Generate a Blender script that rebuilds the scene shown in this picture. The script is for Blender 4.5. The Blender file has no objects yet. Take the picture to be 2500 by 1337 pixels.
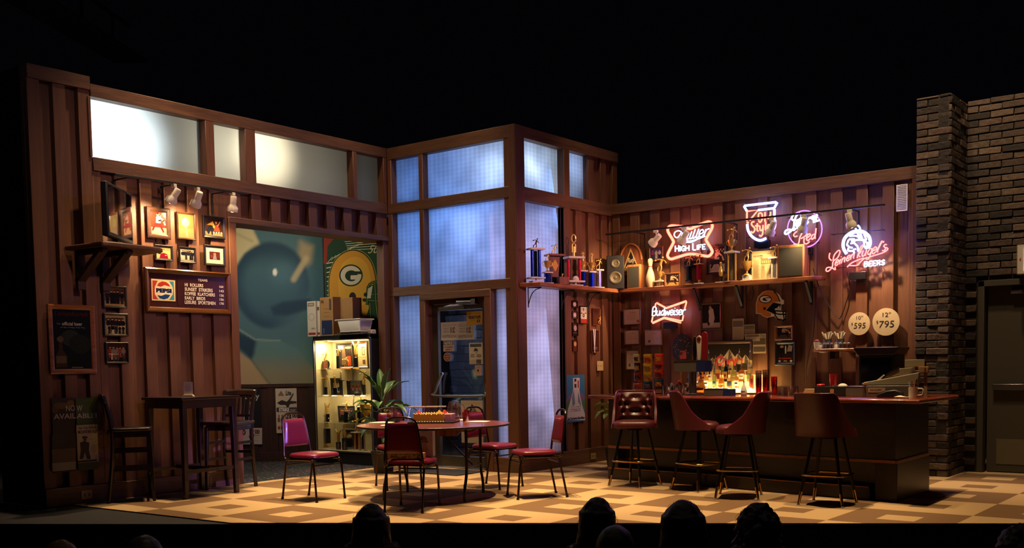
import bpy, bmesh, math, random
from math import sin, cos, pi, radians
from mathutils import Vector, Matrix, noise
random.seed(7)
S = bpy.context.scene
C = S.collection

# ------------------------------------------------------------------ camera, world, exposure
CF, CPX, CPY, YAW, TILT, ROLL, CH = 2527.4, 1250.0, 1048.74, .6609, -.0617, -.0166, 1.36
fwd = Vector((-sin(YAW)*cos(TILT), cos(YAW)*cos(TILT), sin(TILT)))
_r = Vector((cos(YAW), sin(YAW), 0)); _u = _r.cross(fwd)
rgt = cos(ROLL)*_r+sin(ROLL)*_u; up = -sin(ROLL)*_r+cos(ROLL)*_u
cam = bpy.data.objects.new('camera', bpy.data.cameras.new('camera')); C.objects.link(cam)
cam.matrix_world = Matrix(((rgt.x, up.x, -fwd.x, 0), (rgt.y, up.y, -fwd.y, 0), (rgt.z, up.z, -fwd.z, CH), (0, 0, 0, 1)))
cam.data.sensor_width = 36; cam.data.lens = CF/2500*36
cam.data.shift_y = (CPY-668.5)/2500
cam.data.clip_start = .1; cam.data.clip_end = 200
S.camera = cam
w = bpy.data.worlds.new('theatre_dark'); S.world = w; w.use_nodes = True
w.node_tree.nodes['Background'].inputs[0].default_value = (.0008, .0008, .0013, 1)
w.node_tree.nodes['Background'].inputs[1].default_value = 1.0
S.view_settings.view_transform = 'Standard'; S.view_settings.look = 'None'
S.view_settings.exposure = 0.0; S.view_settings.gamma = 1.0; S.view_settings.use_curve_mapping = False
S.cycles.max_bounces = 6; S.cycles.transparent_max_bounces = 16; S.cycles.sample_clamp_indirect = 4
S.cycles.caustics_reflective = False; S.cycles.caustics_refractive = False

# a pixel of the photograph -> the point where its ray meets a horizontal or wall plane
def ray(x, y): return fwd+rgt*((x-CPX)/CF)-up*((y-CPY)/CF)
def FZ(x, y, z=0.0):
    d = ray(x, y); return Vector((0, 0, CH))+d*((z-CH)/d.z)
def FX(x, y, X):
    d = ray(x, y); return Vector((0, 0, CH))+d*(X/d.x)
def FY(x, y, Y):
    d = ray(x, y); return Vector((0, 0, CH))+d*(Y/d.y)

def spot(name, loc, tgt, watt, col, ang, blend=.5, size=.08):
    l = bpy.data.lights.new(name, 'SPOT'); l.energy = watt; l.color = col; l.spot_size = radians(ang); l.spot_blend = blend
    l.shadow_soft_size = size
    o = bpy.data.objects.new(name, l); C.objects.link(o); o.location = loc
    o.rotation_euler = (Vector(tgt)-Vector(loc)).to_track_quat('-Z', 'Y').to_euler(); return o
def area(name, loc, tgt, watt, col, sx, sy):
    l = bpy.data.lights.new(name, 'AREA'); l.energy = watt; l.color = col; l.shape = 'RECTANGLE'; l.size = sx; l.size_y = sy
    o = bpy.data.objects.new(name, l); C.objects.link(o); o.location = loc
    o.rotation_euler = (Vector(tgt)-Vector(loc)).to_track_quat('-Z', 'Y').to_euler(); return o
def point(name, loc, watt, col, size=.05):
    l = bpy.data.lights.new(name, 'POINT'); l.energy = watt; l.color = col; l.shadow_soft_size = size
    o = bpy.data.objects.new(name, l); C.objects.link(o); o.location = loc; return o

AMB = (1, .66, .34); WRM = (1, .70, .42); PUR = (.42, .25, 1)
# stage rig overhead: warm top lights that pool on the floor
for x, y, tx, tY, wt, an in ((-9.3, 7.2, -9.1, 6.6, 1500, 34), (-7.4, 8.5, -7.35, 8.1, 2500, 36), (-6.4, 7.6, -6.3, 7.5, 1500, 34), (-5.0, 9.0, -4.9, 9.0, 1900, 38), (-3.2, 9.4, -3.2, 9.7, 1500, 40), (-8.6, 9.6, -8.5, 9.0, 1300, 34)):
    spot('top_light', (x, y, 8.2), (tx, tY, 0), wt*1.22, AMB, an, .6, .08)
# steep washes down the walls
for p, q, wt in (((-8.95, 6.9, 7.2), (-10.1, 7.1, 2.6), 560), ((-8.95, 8.9, 7.2), (-10.1, 9.0, 2.8), 380), ((-9.1, 9.1, 7.2), (-9.1, 10.3, 2.8), 300), ((-6.9, 11.2, 7.0), (-6.8, 12.5, 2.2), 420), ((-5.0, 11.2, 7.0), (-4.9, 12.5, 2.0), 420), ((-2.9, 11.4, 7.4), (-3.0, 13.0, 2.6), 620), ((-3.6, 11.0, 7.2), (-3.55, 12.4, 2.4), 300)):
    spot('wall_wash', p, q, wt, WRM, 58, .9, .12)
spot('front_light', (-.3, 5.2, 6.2), (-10.1, 6.9, 2.7), 1000, (1, .58, .30), 25, .9, .25)
spot('front_light', (0.5, 2.5, 6.5), (-5.8, 12.5, 3.1), 400, (1, .62, .36), 23, .9, .25)
spot('side_light_pink', (0.2, 8.3, 4.2), (-7.9, 11.5, 2.5), 1900, (1, .40, .34), 20, .8, .15)
spot('side_light_purple', (0.8, 7.0, 4.6), (-9.6, 8.6, 2.6), 420, PUR, 40, .9, .2)
spot('chair_special', (-1.0, 5.8, 2.8), (-8.5, 7.25, .75), 2600, PUR, 7.5, .7, .05)
spot('board_special', (-1.0, 5.0, 4.0), (-10.1, 7.5, 2.25), 260, PUR, 7, .9, .05)
spot('audience_glow', (-3.6, 5.6, 7.5), (-3.0, 4.8, 0), 90, (1, .80, .62), 60, .9, .3)
# lamps close behind the frosted clerestory panes
spot('window_light', (-11.7, 6.30, 3.70), (-10.28, 6.34, 3.82), 270, (.80, .93, 1), 58, 1, .1)
point('window_light', (-11.2, 6.7, 3.9), 3, (.75, .9, 1), .1)
point('window_light', (-10.85, 7.80, 3.95), 13, (1, .90, .66), .12)
spot('window_light', (-11.4, 8.30, 4.05), (-10.28, 8.36, 4.02), 100, (1, .86, .58), 56, 1, .1)
point('window_light', (-11.1, 9.0, 3.9), 5, (1, .86, .62), .12)

# ------------------------------------------------------------------ materials
def lin(c):
    if isinstance(c, str):
        c = [int(c[i:i+2], 16)/255 for i in (0, 2, 4)]
        return tuple(x/12.92 if x <= .04045 else ((x+.055)/1.055)**2.4 for x in c)
    return tuple(c[:3])
def nodes(m):
    m.use_nodes = True; nt = m.node_tree; return nt, nt.nodes['Principled BSDF']
def mat(name, col, rough=.5, metal=0, bump=0, bscale=80, var=0, vscale=6, coat=0, trans=0, emit=None, es=1, stretch=None, spec=.5, alpha=1):
    m = bpy.data.materials.new(name); nt, b = nodes(m); c = lin(col); N = nt.nodes; L = nt.links
    b.inputs['Base Color'].default_value = (*c, 1); b.inputs['Roughness'].default_value = rough
    b.inputs['Metallic'].default_value = metal; b.inputs['Coat Weight'].default_value = coat
    b.inputs['Specular IOR Level'].default_value = spec
    b.inputs['Transmission Weight'].default_value = trans; b.inputs['Alpha'].default_value = alpha
    if emit is not None:
        b.inputs['Emission Color'].default_value = (*lin(emit), 1); b.inputs['Emission Strength'].default_value = es
    tc = N.new('ShaderNodeTexCoord'); mp = N.new('ShaderNodeMapping'); L.new(tc.outputs['Object'], mp.inputs[0])
    if stretch: mp.inputs['Scale'].default_value = stretch
    nz = N.new('ShaderNodeTexNoise'); nz.inputs['Scale'].default_value = vscale; nz.inputs['Detail'].default_value = 4
    L.new(mp.outputs[0], nz.inputs[0])
    v = var or .06
    rp = N.new('ShaderNodeMix'); rp.data_type = 'RGBA'
    rp.inputs[6].default_value = (*[x*(1-v) for x in c], 1); rp.inputs[7].default_value = (*[min(1, x*(1+v)) for x in c], 1)
    L.new(nz.outputs[0], rp.inputs[0]); L.new(rp.outputs[2], b.inputs['Base Color'])
    if bump:
        n2 = N.new('ShaderNodeTexNoise'); n2.inputs['Scale'].default_value = bscale; L.new(mp.outputs[0], n2.inputs[0])
        bp = N.new('ShaderNodeBump'); bp.inputs['Strength'].default_value = bump; bp.inputs['Distance'].default_value = .004
        L.new(n2.outputs[0], bp.inputs['Height']); L.new(bp.outputs[0], b.inputs['Normal'])
    return m
def wood(name, c1, c2, axis='z', rough=.45, coat=0, grain=1.0):
    m = bpy.data.materials.new(name); nt, b = nodes(m); N = nt.nodes; L = nt.links
    tc = N.new('ShaderNodeTexCoord'); mp = N.new('ShaderNodeMapping'); L.new(tc.outputs['Object'], mp.inputs[0])
    s = [9, 9, 9]; s['xyz'.index(axis)] = .55
    mp.inputs['Scale'].default_value = s
    n1 = N.new('ShaderNodeTexNoise'); n1.inputs['Scale'].default_value = 1.6; n1.inputs['Detail'].default_value = 5; n1.inputs['Distortion'].default_value = .6
    n2 = N.new('ShaderNodeTexNoise'); n2.inputs['Scale'].default_value = 9; n2.inputs['Detail'].default_value = 6; n2.inputs['Distortion'].default_value = .3
    L.new(mp.outputs[0], n1.inputs[0]); L.new(mp.outputs[0], n2.inputs[0])
    mx = N.new('ShaderNodeMath'); mx.operation = 'ADD'; L.new(n1.outputs[0], mx.inputs[0]); L.new(n2.outputs[0], mx.inputs[1])
    rp = N.new('ShaderNodeMapRange'); rp.inputs[1].default_value = .72; rp.inputs[2].default_value = 1.25; L.new(mx.outputs[0], rp.inputs[0])
    mc = N.new('ShaderNodeMix'); mc.data_type = 'RGBA'; mc.inputs[6].default_value = (*lin(c1), 1); mc.inputs[7].default_value = (*lin(c2), 1)
    L.new(rp.outputs[0], mc.inputs[0]); L.new(mc.outputs[2], b.inputs['Base Color'])
    b.inputs['Roughness'].default_value = rough; b.inputs['Coat Weight'].default_value = coat
    bp = N.new('ShaderNodeBump'); bp.inputs['Strength'].default_value = .25*grain; bp.inputs['Distance'].default_value = .003
    L.new(n2.outputs[0], bp.inputs['Height']); L.new(bp.outputs[0], b.inputs['Normal'])
    return m
def printmat(name, rough, coat=0, emit=0):
    m = bpy.data.materials.new(name); nt, b = nodes(m)
    a = nt.nodes.new('ShaderNodeVertexColor'); a.layer_name = 'Col'; nt.links.new(a.outputs[0], b.inputs['Base Color'])
    b.inputs['Roughness'].default_value = rough; b.inputs['Coat Weight'].default_value = coat
    return m
def thin_glass(name, tint=(1, 1, 1), rough=.02, fac=.09):
    m = bpy.data.materials.new(name); m.use_nodes = True; nt = m.node_tree; N = nt.nodes; L = nt.links
    N.remove(N['Principled BSDF']); t = N.new('ShaderNodeBsdfTransparent'); t.inputs[0].default_value = (*tint, 1)
    g = N.new('ShaderNodeBsdfGlossy'); g.inputs['Roughness'].default_value = rough
    lw = N.new('ShaderNodeLayerWeight'); lw.inputs[0].default_value = .25
    mr = N.new('ShaderNodeMapRange'); mr.inputs[3].default_value = fac; mr.inputs[4].default_value = min(1, fac*6); L.new(lw.outputs['Facing'], mr.inputs[0])
    x = N.new('ShaderNodeMixShader'); L.new(mr.outputs[0], x.inputs[0]); L.new(t.outputs[0], x.inputs[1]); L.new(g.outputs[0], x.inputs[2])
    L.new(x.outputs[0], N['Material Output'].inputs[0]); return m
def frosted(name, col, beads=True, axis='y'):
    m = bpy.data.materials.new(name); m.use_nodes = True; nt = m.node_tree; N = nt.nodes; L = nt.links
    N.remove(N['Principled BSDF'])
    tc = N.new('ShaderNodeTexCoord'); sp = N.new('ShaderNodeSeparateXYZ'); L.new(tc.outputs['Object'], sp.inputs[0])
    tl = N.new('ShaderNodeBsdfTranslucent'); df = N.new('ShaderNodeBsdfDiffuse'); df.inputs[0].default_value = (.10, .11, .12, 1)
    c = lin(col); tl.inputs[0].default_value = (*c, 1)
    if beads:                     # pressed pattern: columns of little lenses
        def wv(ch, per, ph=0):
            mu = N.new('ShaderNodeMath'); mu.operation = 'MULTIPLY'; mu.inputs[1].default_value = 2*pi/per; L.new(sp.outputs[ch], mu.inputs[0])
            sn = N.new('ShaderNodeMath'); sn.operation = 'SINE'; L.new(mu.outputs[0], sn.inputs[0]); return sn
        a = wv('X' if axis == 'x' else 'Y', .078); b_ = wv('Z', .055)
        ad = N.new('ShaderNodeMath'); ad.operation = 'ADD'; hf = N.new('ShaderNodeMath'); hf.operation = 'MULTIPLY'; hf.inputs[1].default_value = .45; L.new(b_.outputs[0], hf.inputs[0])
        L.new(a.outputs[0], ad.inputs[0]); L.new(hf.outputs[0], ad.inputs[1])
        nz = N.new('ShaderNodeTexNoise'); nz.inputs['Scale'].default_value = 1.7; L.new(tc.outputs['Object'], nz.inputs[0])
        mr = N.new('ShaderNodeMapRange'); mr.inputs[1].default_value = -2; mr.inputs[2].default_value = 2; mr.inputs[3].default_value = .78; mr.inputs[4].default_value = 1.10
        L.new(ad.outputs[0], mr.inputs[0])
        mm = N.new('ShaderNodeMath'); mm.operation = 'MULTIPLY'; L.new(mr.outputs[0], mm.inputs[0])
        m3 = N.new('ShaderNodeMapRange'); m3.inputs[1].default_value = .3; m3.inputs[2].default_value = .7; m3.inputs[3].default_value = .55; m3.inputs[4].default_value = 1.25
        L.new(nz.outputs[0], m3.inputs[0]); L.new(m3.outputs[0], mm.inputs[1])
        vm = N.new('ShaderNodeVectorMath'); vm.operation = 'SCALE'; vm.inputs[0].default_value = c; L.new(mm.outputs[0], vm.inputs['Scale'])
        L.new(vm.outputs[0], tl.inputs[0])
    x = N.new('ShaderNodeMixShader'); x.inputs[0].default_value = .25; L.new(tl.outputs[0], x.inputs[1]); L.new(df.outputs[0], x.inputs[2])
    g = N.new('ShaderNodeBsdfGlossy'); g.inputs['Roughness'].default_value = .25
    y = N.new('ShaderNodeMixShader'); y.inputs[0].default_value = .04; L.new(x.outputs[0], y.inputs[1]); L.new(g.outputs[0], y.inputs[2])
    L.new(y.outputs[0], N['Material Output'].inputs[0]); return m
def glow(name, col, strength):
    m = bpy.data.materials.new(name); m.use_nodes = True; nt = m.node_tree; N = nt.nodes
    N.remove(N['Principled BSDF']); e = N.new('ShaderNodeEmission'); e.inputs[0].default_value = (*lin(col), 1); e.inputs[1].default_value = strength
    nt.links.new(e.outputs[0], N['Material Output'].inputs[0]); return m
M = {}
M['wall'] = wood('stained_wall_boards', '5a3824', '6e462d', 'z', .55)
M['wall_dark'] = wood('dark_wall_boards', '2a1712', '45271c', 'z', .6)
M['rail_x'] = wood('stained_rail_x', '4a3222', '6c4a32', 'x', .5); M['rail_y'] = wood('stained_rail_y', '4a3222', '6c4a32', 'y', .5)
M['shelf_x'] = wood('shelf_board_x', '5c3018', '9a5a30', 'x', .4); M['shelf_y'] = wood('shelf_board_y', '5c3018', '9a5a30', 'y', .4)
M['bar_body'] = wood('bar_body_wood', '150907', '27110b', 'x', .38); M['bar_top'] = wood('bar_top_wood', '5e2416', '8d4128', 'x', .22, .5)
M['blackwood'] = wood('black_brown_wood', '140a08', '28130e', 'z', .35, .2)
M['tabletop'] = wood('table_laminate', '54231a', '7d3c2a', 'x', .3, .2)
M['plaque'] = wood('walnut_plaque', '4a2415', '8a5030', 'z', .4)
M['oak'] = wood('orange_oak', '7a4320', 'b87440', 'z', .4)
M['black'] = mat('black_paint', '0b0a0a', .6); M['blackmetal'] = mat('black_metal', '14110f', .35, .6)
M['bronze'] = mat('bronze_tube', '3a2b1f', .32, .85); M['brass'] = mat('brass', 'b88a45', .22, 1)
M['gold'] = mat('gold_plastic', 'e0b45c', .28, .65); M['chrome'] = mat('chrome', 'c8c8cc', .18, .8); M['steel'] = mat('brushed_steel', '9a9a9c', .35, 1)
M['marble'] = mat('white_marble', 'd8d0c0', .3, var=.2, vscale=20)
M['vinyl'] = mat('red_vinyl', '661628', .32, bump=.12, bscale=160, coat=.15); M['vinyl_d'] = mat('oxblood_vinyl', '4e191c', .40, bump=.15, bscale=120, coat=.1)
M['white'] = mat('white_plastic', 'd8d4c8', .45); M['cream'] = mat('cream_plastic', 'c8b890', .5); M['beige'] = mat('beige_plastic', '9a8f74', .55)
M['canwhite'] = mat('white_enamel', 'ddd4c2', .4); M['grey'] = mat('grey_metal', '6c6a62', .4, .3); M['blue'] = mat('blue_enamel', '18306e', .35)
M['cardboard'] = mat('cardboard', 'a8804e', .8, var=.1); M['carton_white'] = mat('white_carton', 'cfc8b8', .7)
M['print'] = printmat('printed_paper', .6); M['gloss'] = printmat('glossy_print', .22, .3); M['canvas'] = printmat('painted_canvas', .8)
M['glass'] = thin_glass('clear_glass'); M['pictureglass'] = thin_glass('picture_glass', fac=.03)
M['redglass'] = thin_glass('red_plastic', (.95, .12, .18), .1, .12); M['plasticclear'] = thin_glass('clear_plastic', (.88, .85, .85), .12, .22)
M['amberglass'] = thin_glass('amber_glass', (.99, .94, .82), .05, .12); M['greenglass'] = thin_glass('green_glass', (.72, .88, .72), .05, .15)
M['brownglass'] = thin_glass('brown_glass', (.80, .56, .36), .05, .14); M['darkglass'] = mat('dark_bottle', '0c1018', .1, coat=.5)
M['leaf'] = mat('plant_leaf', '3f6a2c', .42, var=.35, vscale=14); M['leaf2'] = mat('variegated_leaf', '6f8f3c', .45, var=.4, vscale=30)
M['soil'] = mat('potting_soil', '1c120c', .9); M['darkpot'] = mat('dark_pot', '17130f', .5)
M['rubber'] = mat('rubber', '0d0d0d', .7); M['door'] = mat('bronze_door_metal', '56503f', .42, .3); M['door_grey'] = mat('grey_painted_door', '4b4538', .6)
M['red_metal'] = mat('red_metallic_column', 'b01430', .2, .8); M['blue_metal'] = mat('blue_metallic_column', '2040a0', .2, .8)
M['silver_check'] = mat('silver_column', 'b8b0b0', .25, .8, var=.5, vscale=90)
M['paper'] = mat('paper', 'd8d0c0', .7); M['redcup'] = mat('red_plastic_cup', 'b01c28', .35)
M['tubeglass_off'] = mat('black_tube', '101014', .3)
M['cord'] = mat('black_cord', '0c0a0a', .5)

# ------------------------------------------------------------------ mesh helpers
class MB:
    def __init__(s): s.v = []; s.f = []; s.m = []; s.c = []
    def add(s, vs, fs, mi=0, col=None):
        n = len(s.v); s.v += [tuple(v) for v in vs]
        for f in fs: s.f.append([n+i for i in f]); s.m.append(mi); s.c.append(col)
        return s
    def box(s, x0, x1, y0, y1, z0, z1, mi=0, col=None):
        return s.add([(x, y, z) for z in (z0, z1) for y in (y0, y1) for x in (x0, x1)],
                     [(0, 2, 3, 1), (4, 5, 7, 6), (0, 1, 5, 4), (2, 6, 7, 3), (0, 4, 6, 2), (1, 3, 7, 5)], mi, col)
    def beam(s, p0, p1, wx, wy, mi=0, upv=(0, 0, 1), col=None, t=1):
        p0 = Vector(p0); p1 = Vector(p1); d = (p1-p0).normalized(); u = Vector(upv)
        if abs(d.dot(u)) > .98: u = Vector((0, 1, 0))
        a = d.cross(u).normalized(); b = a.cross(d)
        vs = []
        for p, k in ((p0, 1), (p1, t)):
            for i, j in ((-1, -1), (1, -1), (1, 1), (-1, 1)): vs.append(p+a*i*wx/2*k+b*j*wy/2*k)
        return s.add(vs, [(0, 3, 2, 1), (4, 5, 6, 7), (0, 1, 5, 4), (1, 2, 6, 5), (2, 3, 7, 6), (3, 0, 4, 7)], mi, col)
    def tube(s, pts, r, n=8, closed=False, mi=0, cap=True, col=None):
        P = [Vector(p) for p in pts]; k = len(P)
        if k < 2: return s
        rr = r if isinstance(r, (list, tuple)) else [r]*k
        T = []
        for i in range(k):
            a = P[i-1] if (i > 0 or closed) else P[i]; b = P[(i+1) % k] if (i < k-1 or closed) else P[i]
            d = (b-a); T.append(d.normalized() if d.length > 1e-9 else Vector((0, 0, 1)))
        u = T[0].orthogonal().normalized(); vs = []
        for i in range(k):
            u = (u-T[i]*u.dot(T[i])); u = u.normalized() if u.length > 1e-6 else T[i].orthogonal().normalized()
            w_ = T[i].cross(u)
            for j in range(n):
                a = 2*pi*j/n; vs.append(P[i]+(u*cos(a)+w_*sin(a))*rr[i])
        fs = []
        for i in range(k if closed else k-1):
            for j in range(n):
                a = i*n+j; b = i*n+(j+1) % n; c = ((i+1) % k)*n+(j+1) % n; d = ((i+1) % k)*n+j
                fs.append((a, b, c, d))
        if cap and not closed: fs += [tuple(range(n-1, -1, -1)), tuple(range((k-1)*n, k*n))]
        return s.add(vs, fs, mi, col)
    def cyl(s, p0, p1, r0, r1=None, n=14, mi=0, col=None): return s.tube([p0, p1], [r0, r0 if r1 is None else r1], n, mi=mi, col=col)
    def lathe(s, prof, c=(0, 0, 0), n=20, mi=0, col=None, axis='z', sy=1):
        vs = []; fs = []; k = len(prof)
        for r, h in prof:
            for j in range(n):
                a = 2*pi*j/n; x, y = max(r, 1e-4)*cos(a), max(r, 1e-4)*sin(a)*sy
                p = (x, y, h) if axis == 'z' else ((h, x, y) if axis == 'x' else (x, h, -y))
                vs.append((c[0]+p[0], c[1]+p[1], c[2]+p[2]))
        for i in range(k-1):
            for j in range(n): fs.append((i*n+j, i*n+(j+1) % n, (i+1)*n+(j+1) % n, (i+1)*n+j))
        fs += [tuple(range(n-1, -1, -1)), tuple(range((k-1)*n, k*n))]
        return s.add(vs, fs, mi, col)
    def ball(s, c, r, n=14, m=8, mi=0, col=None):
        r = r if isinstance(r, (tuple, list)) else (r, r, r); vs = []; fs = []
        for i in range(m+1):
            t = pi*i/m
            for j in range(n):
                a = 2*pi*j/n; k = max(sin(t), 1e-3)
                vs.append((c[0]+r[0]*k*cos(a), c[1]+r[1]*k*sin(a), c[2]-r[2]*cos(t)))
        for i in range(m):
            for j in range(n): fs.append((i*n+j, i*n+(j+1) % n, (i+1)*n+(j+1) % n, (i+1)*n+j))
        fs += [tuple(range(n-1, -1, -1)), tuple(range(m*n, (m+1)*n))]
        return s.add(vs, fs, mi, col)
    def prism(s, pts, o, u, v, d, mi=0, col=None):     # outline pts (a,b) in plane o+a*u+b*v, pushed by vector d
        o, u, v, d = map(Vector, (o, u, v, d)); n = len(pts)
        A = [o+u*a+v*b for a, b in pts]; B = [p+d for p in A]
        return s.add(A+B, [tuple(range(n)), tuple(range(2*n-1, n-1, -1))]+[(i, i+n, (i+1) % n+n, (i+1) % n) for i in range(n)], mi, col)
    def grid(s, fn, nu, nv, mi=0, thick=None, col=None):
        vs = [fn(i/nu, j/nv) for j in range(nv+1) for i in range(nu+1)]
        fs = [(j*(nu+1)+i, j*(nu+1)+i+1, (j+1)*(nu+1)+i+1, (j+1)*(nu+1)+i) for j in range(nv) for i in range(nu)]
        return s.add(vs, fs, mi, col)
    def build(s, name, mats, parent=None, loc=None, rz=None, smooth=35, bevel=0, seg=2, solid=0, sub=0, cat=None, label=None, group=None, kind=None, fix=True):
        me = bpy.data.meshes.new(name); me.from_pydata(s.v, [], s.f)
        if not isinstance(mats, (list, tuple)): mats = [mats]
        for m in mats: me.materials.append(M[m] if isinstance(m, str) else m)
        me.polygons.foreach_set('material_index', s.m)
        if any(c is not None for c in s.c):
            at = me.color_attributes.new('Col', 'FLOAT_COLOR', 'CORNER'); d = []
            for p, c in zip(me.polygons, s.c):
                if c is not None and len(c) and isinstance(c[0], (tuple, list)):
                    for q in c: d += [*q, 1.0]
                else:
                    q = c or (1, 1, 1); d += [*q[:3], 1.0]*p.loop_total
            at.data.foreach_set('color', d)
        if fix:
            bm = bmesh.new(); bm.from_mesh(me); bmesh.ops.recalc_face_normals(bm, faces=bm.faces); bm.to_mesh(me); bm.free()
        if smooth:
            me.polygons.foreach_set('use_smooth', [True]*len(me.polygons)); me.set_sharp_from_angle(angle=radians(smooth))
        o = bpy.data.objects.new(name, me); C.objects.link(o)
        if parent: o.parent = parent
        if loc is not None: o.location = loc
        if rz is not None: o.rotation_euler = (0, 0, rz)
        if bevel:
            b = o.modifiers.new('edge', 'BEVEL'); b.width = bevel; b.segments = seg; b.limit_method = 'ANGLE'; b.angle_limit = radians(40)
        if solid: q = o.modifiers.new('thickness', 'SOLIDIFY'); q.thickness = solid; q.offset = 0
        if sub: q = o.modifiers.new('sub', 'SUBSURF'); q.levels = sub; q.render_levels = sub
        tag(o, label, cat, group, kind)
        return o
def tag(o, label=None, cat=None, group=None, kind=None):
    if label: o['label'] = label
    if cat: o['category'] = cat
    if group: o['group'] = group
    if kind: o['kind'] = kind
    return o
def thing(name, label, cat, loc=(0, 0, 0), rz=0, group=None):
    o = bpy.data.objects.new(name, None); C.objects.link(o); o.location = loc; o.rotation_euler = (0, 0, rz); o.empty_display_size = .1
    return tag(o, label, cat, group)
def copy_tree(o, parent=None):
    c = o.copy(); C.objects.link(c); c.parent = parent
    for ch in list(o.children): copy_tree(ch, c)
    return c
def dup(o, loc, rz=None, label=None, scale=None):
    c = copy_tree(o); c.location = loc
    if rz is not None: c.rotation_euler = (0, 0, rz)
    if label: c['label'] = label
    if scale: c.scale = (scale,)*3 if not isinstance(scale, tuple) else scale
    return c
def struct(mb, name, mats, **k): return mb.build(name, mats, kind='structure', **k)
def catmull(P, k=5, closed=False):
    P = [Vector(p) for p in P]; n = len(P); out = []
    if n < 3: return P
    for i in range(n if closed else n-1):
        p1, p2 = P[i], P[(i+1) % n]
        p0 = P[i-1] if (i > 0 or closed) else p1*2-p2
        p3 = P[(i+2) % n] if (i+2 < n or closed) else p2*2-p1
        for j in range(k):
            t = j/k; out.append(.5*((2*p1)+(p2-p0)*t+(2*p0-5*p1+4*p2-p3)*t*t+(3*p1-p0-3*p2+p3)*t**3))
    if not closed: out.append(P[-1])
    return out
_tx = {}
def glyph(body, bold=0.0, shear=0.0):
    k = (body, bold, shear)
    if k not in _tx:
        cu = bpy.data.curves.new('t', 'FONT'); cu.body = body; cu.offset = bold; cu.shear = shear; cu.resolution_u = 3; cu.fill_mode = 'FRONT'
        o = bpy.data.objects.new('t', cu); me = bpy.data.meshes.new_from_object(o)
        vs = [(v.co.x, v.co.y) for v in me.vertices]; fs = [tuple(p.vertices) for p in me.polygons]
        bpy.data.objects.remove(o); bpy.data.curves.remove(cu); bpy.data.meshes.remove(me)
        x0 = min(v[0] for v in vs); x1 = max(v[0] for v in vs); y0 = min(v[1] for v in vs); y1 = max(v[1] for v in vs)
        _tx[k] = ([((x-x0)/(x1-x0), (y-y0)/(y1-y0)) for x, y in vs], fs, (x1-x0)/(y1-y0))
    return _tx[k]
# Flat printed matter: coloured shapes laid on a sheet. u to the right, v up, 0..1 of the sheet; the sheet faces local -y
class Art:
    def __init__(s, w, h, bg='d8d0c0', y=0.0, x0=None, z0=None, th=.002):
        s.w, s.h, s.y, s.n = w, h, y, 0; s.x0 = -w/2 if x0 is None else x0; s.z0 = -h/2 if z0 is None else z0; s.mb = MB()
        if bg: s.mb.box(s.x0, s.x0+w, y, y+th, s.z0, s.z0+h, 0, lin(bg))
    def P(s, u, v): return (s.x0+u*s.w, s.y-.0004-.00012*s.n, s.z0+v*s.h)
    def poly(s, pts, col):
        s.n += 1; s.mb.add([s.P(u, v) for u, v in pts], [tuple(range(len(pts)))], 0, lin(col)); return s
    def rect(s, u0, v0, u1, v1, col): return s.poly([(u0, v0), (u1, v0), (u1, v1), (u0, v1)], col)
    def ell(s, u, v, ru, rv, col, n=18, rot=0, a0=0, a1=2*pi):
        A = s.h/s.w; return s.poly([(u+(cos(a0+(a1-a0)*i/n)*ru*cos(rot)-sin(a0+(a1-a0)*i/n)*rv*A*sin(rot)), v+(cos(a0+(a1-a0)*i/n)*ru/A*sin(rot)+sin(a0+(a1-a0)*i/n)*rv*cos(rot))) for i in range(n)], col)
    def line(s, pts, wd, col):      # wd in metres
        s.n += 1; Q = [Vector((u*s.w, v*s.h, 0)) for u, v in pts]
        for i in range(len(Q)-1):
            d = Q[i+1]-Q[i]
            if d.length < 1e-7: continue
            d.normalize(); q = Vector((-d.y, d.x, 0))*wd/2; e = d*wd*.3
            s.mb.add([s.P(p.x/s.w, p.y/s.h) for p in (Q[i]-e-q, Q[i+1]+e-q, Q[i+1]+e+q, Q[i]-e+q)], [(0, 1, 2, 3)], 0, lin(col))
        return s
    def text(s, body, u0, v0, u1, v1, col, bold=0.0, shear=0, mirror=False):
        s.n += 1; vs, fs, _ = glyph(body, bold, shear)
        s.mb.add([s.P((u1-(u1-u0)*x) if mirror else u0+(u1-u0)*x, v0+(v1-v0)*y) for x, y in vs], fs, 0, lin(col)); return s
    def lines(s, u0, v0, u1, v1, n, col, wd=.4, seed=1):   # tiny unreadable print shown as bars
        rr = random.Random(seed); hh = (v1-v0)/n
        for i in range(n):
            v = v1-(i+1)*hh; uu = u1-(u1-u0)*rr.random()*.25; s.rect(u0, v+hh*(1-wd)/2, uu, v+hh*(1+wd)/2, col)
        return s
    def person(s, u, v, h, top='222222', legs='111111', skin='b98a68', wdt=.16, hair='2a1a10'):
        A = s.h/s.w; k = h*A
        s.rect(u-wdt*k*.42, v, u+wdt*k*.42, v+h*.5, legs); s.ell(u, v+h*.62, wdt*k*.62, h*.2, top)
        s.ell(u, v+h*.9, .065*k*1.2, h*.085, skin); s.ell(u, v+h*.945, .065*k*1.25, h*.05, hair); return s
    def build(s, name, m='print', parent=None, **k): return s.mb.build(name, m, parent, smooth=0, fix=False, **k)

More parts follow.
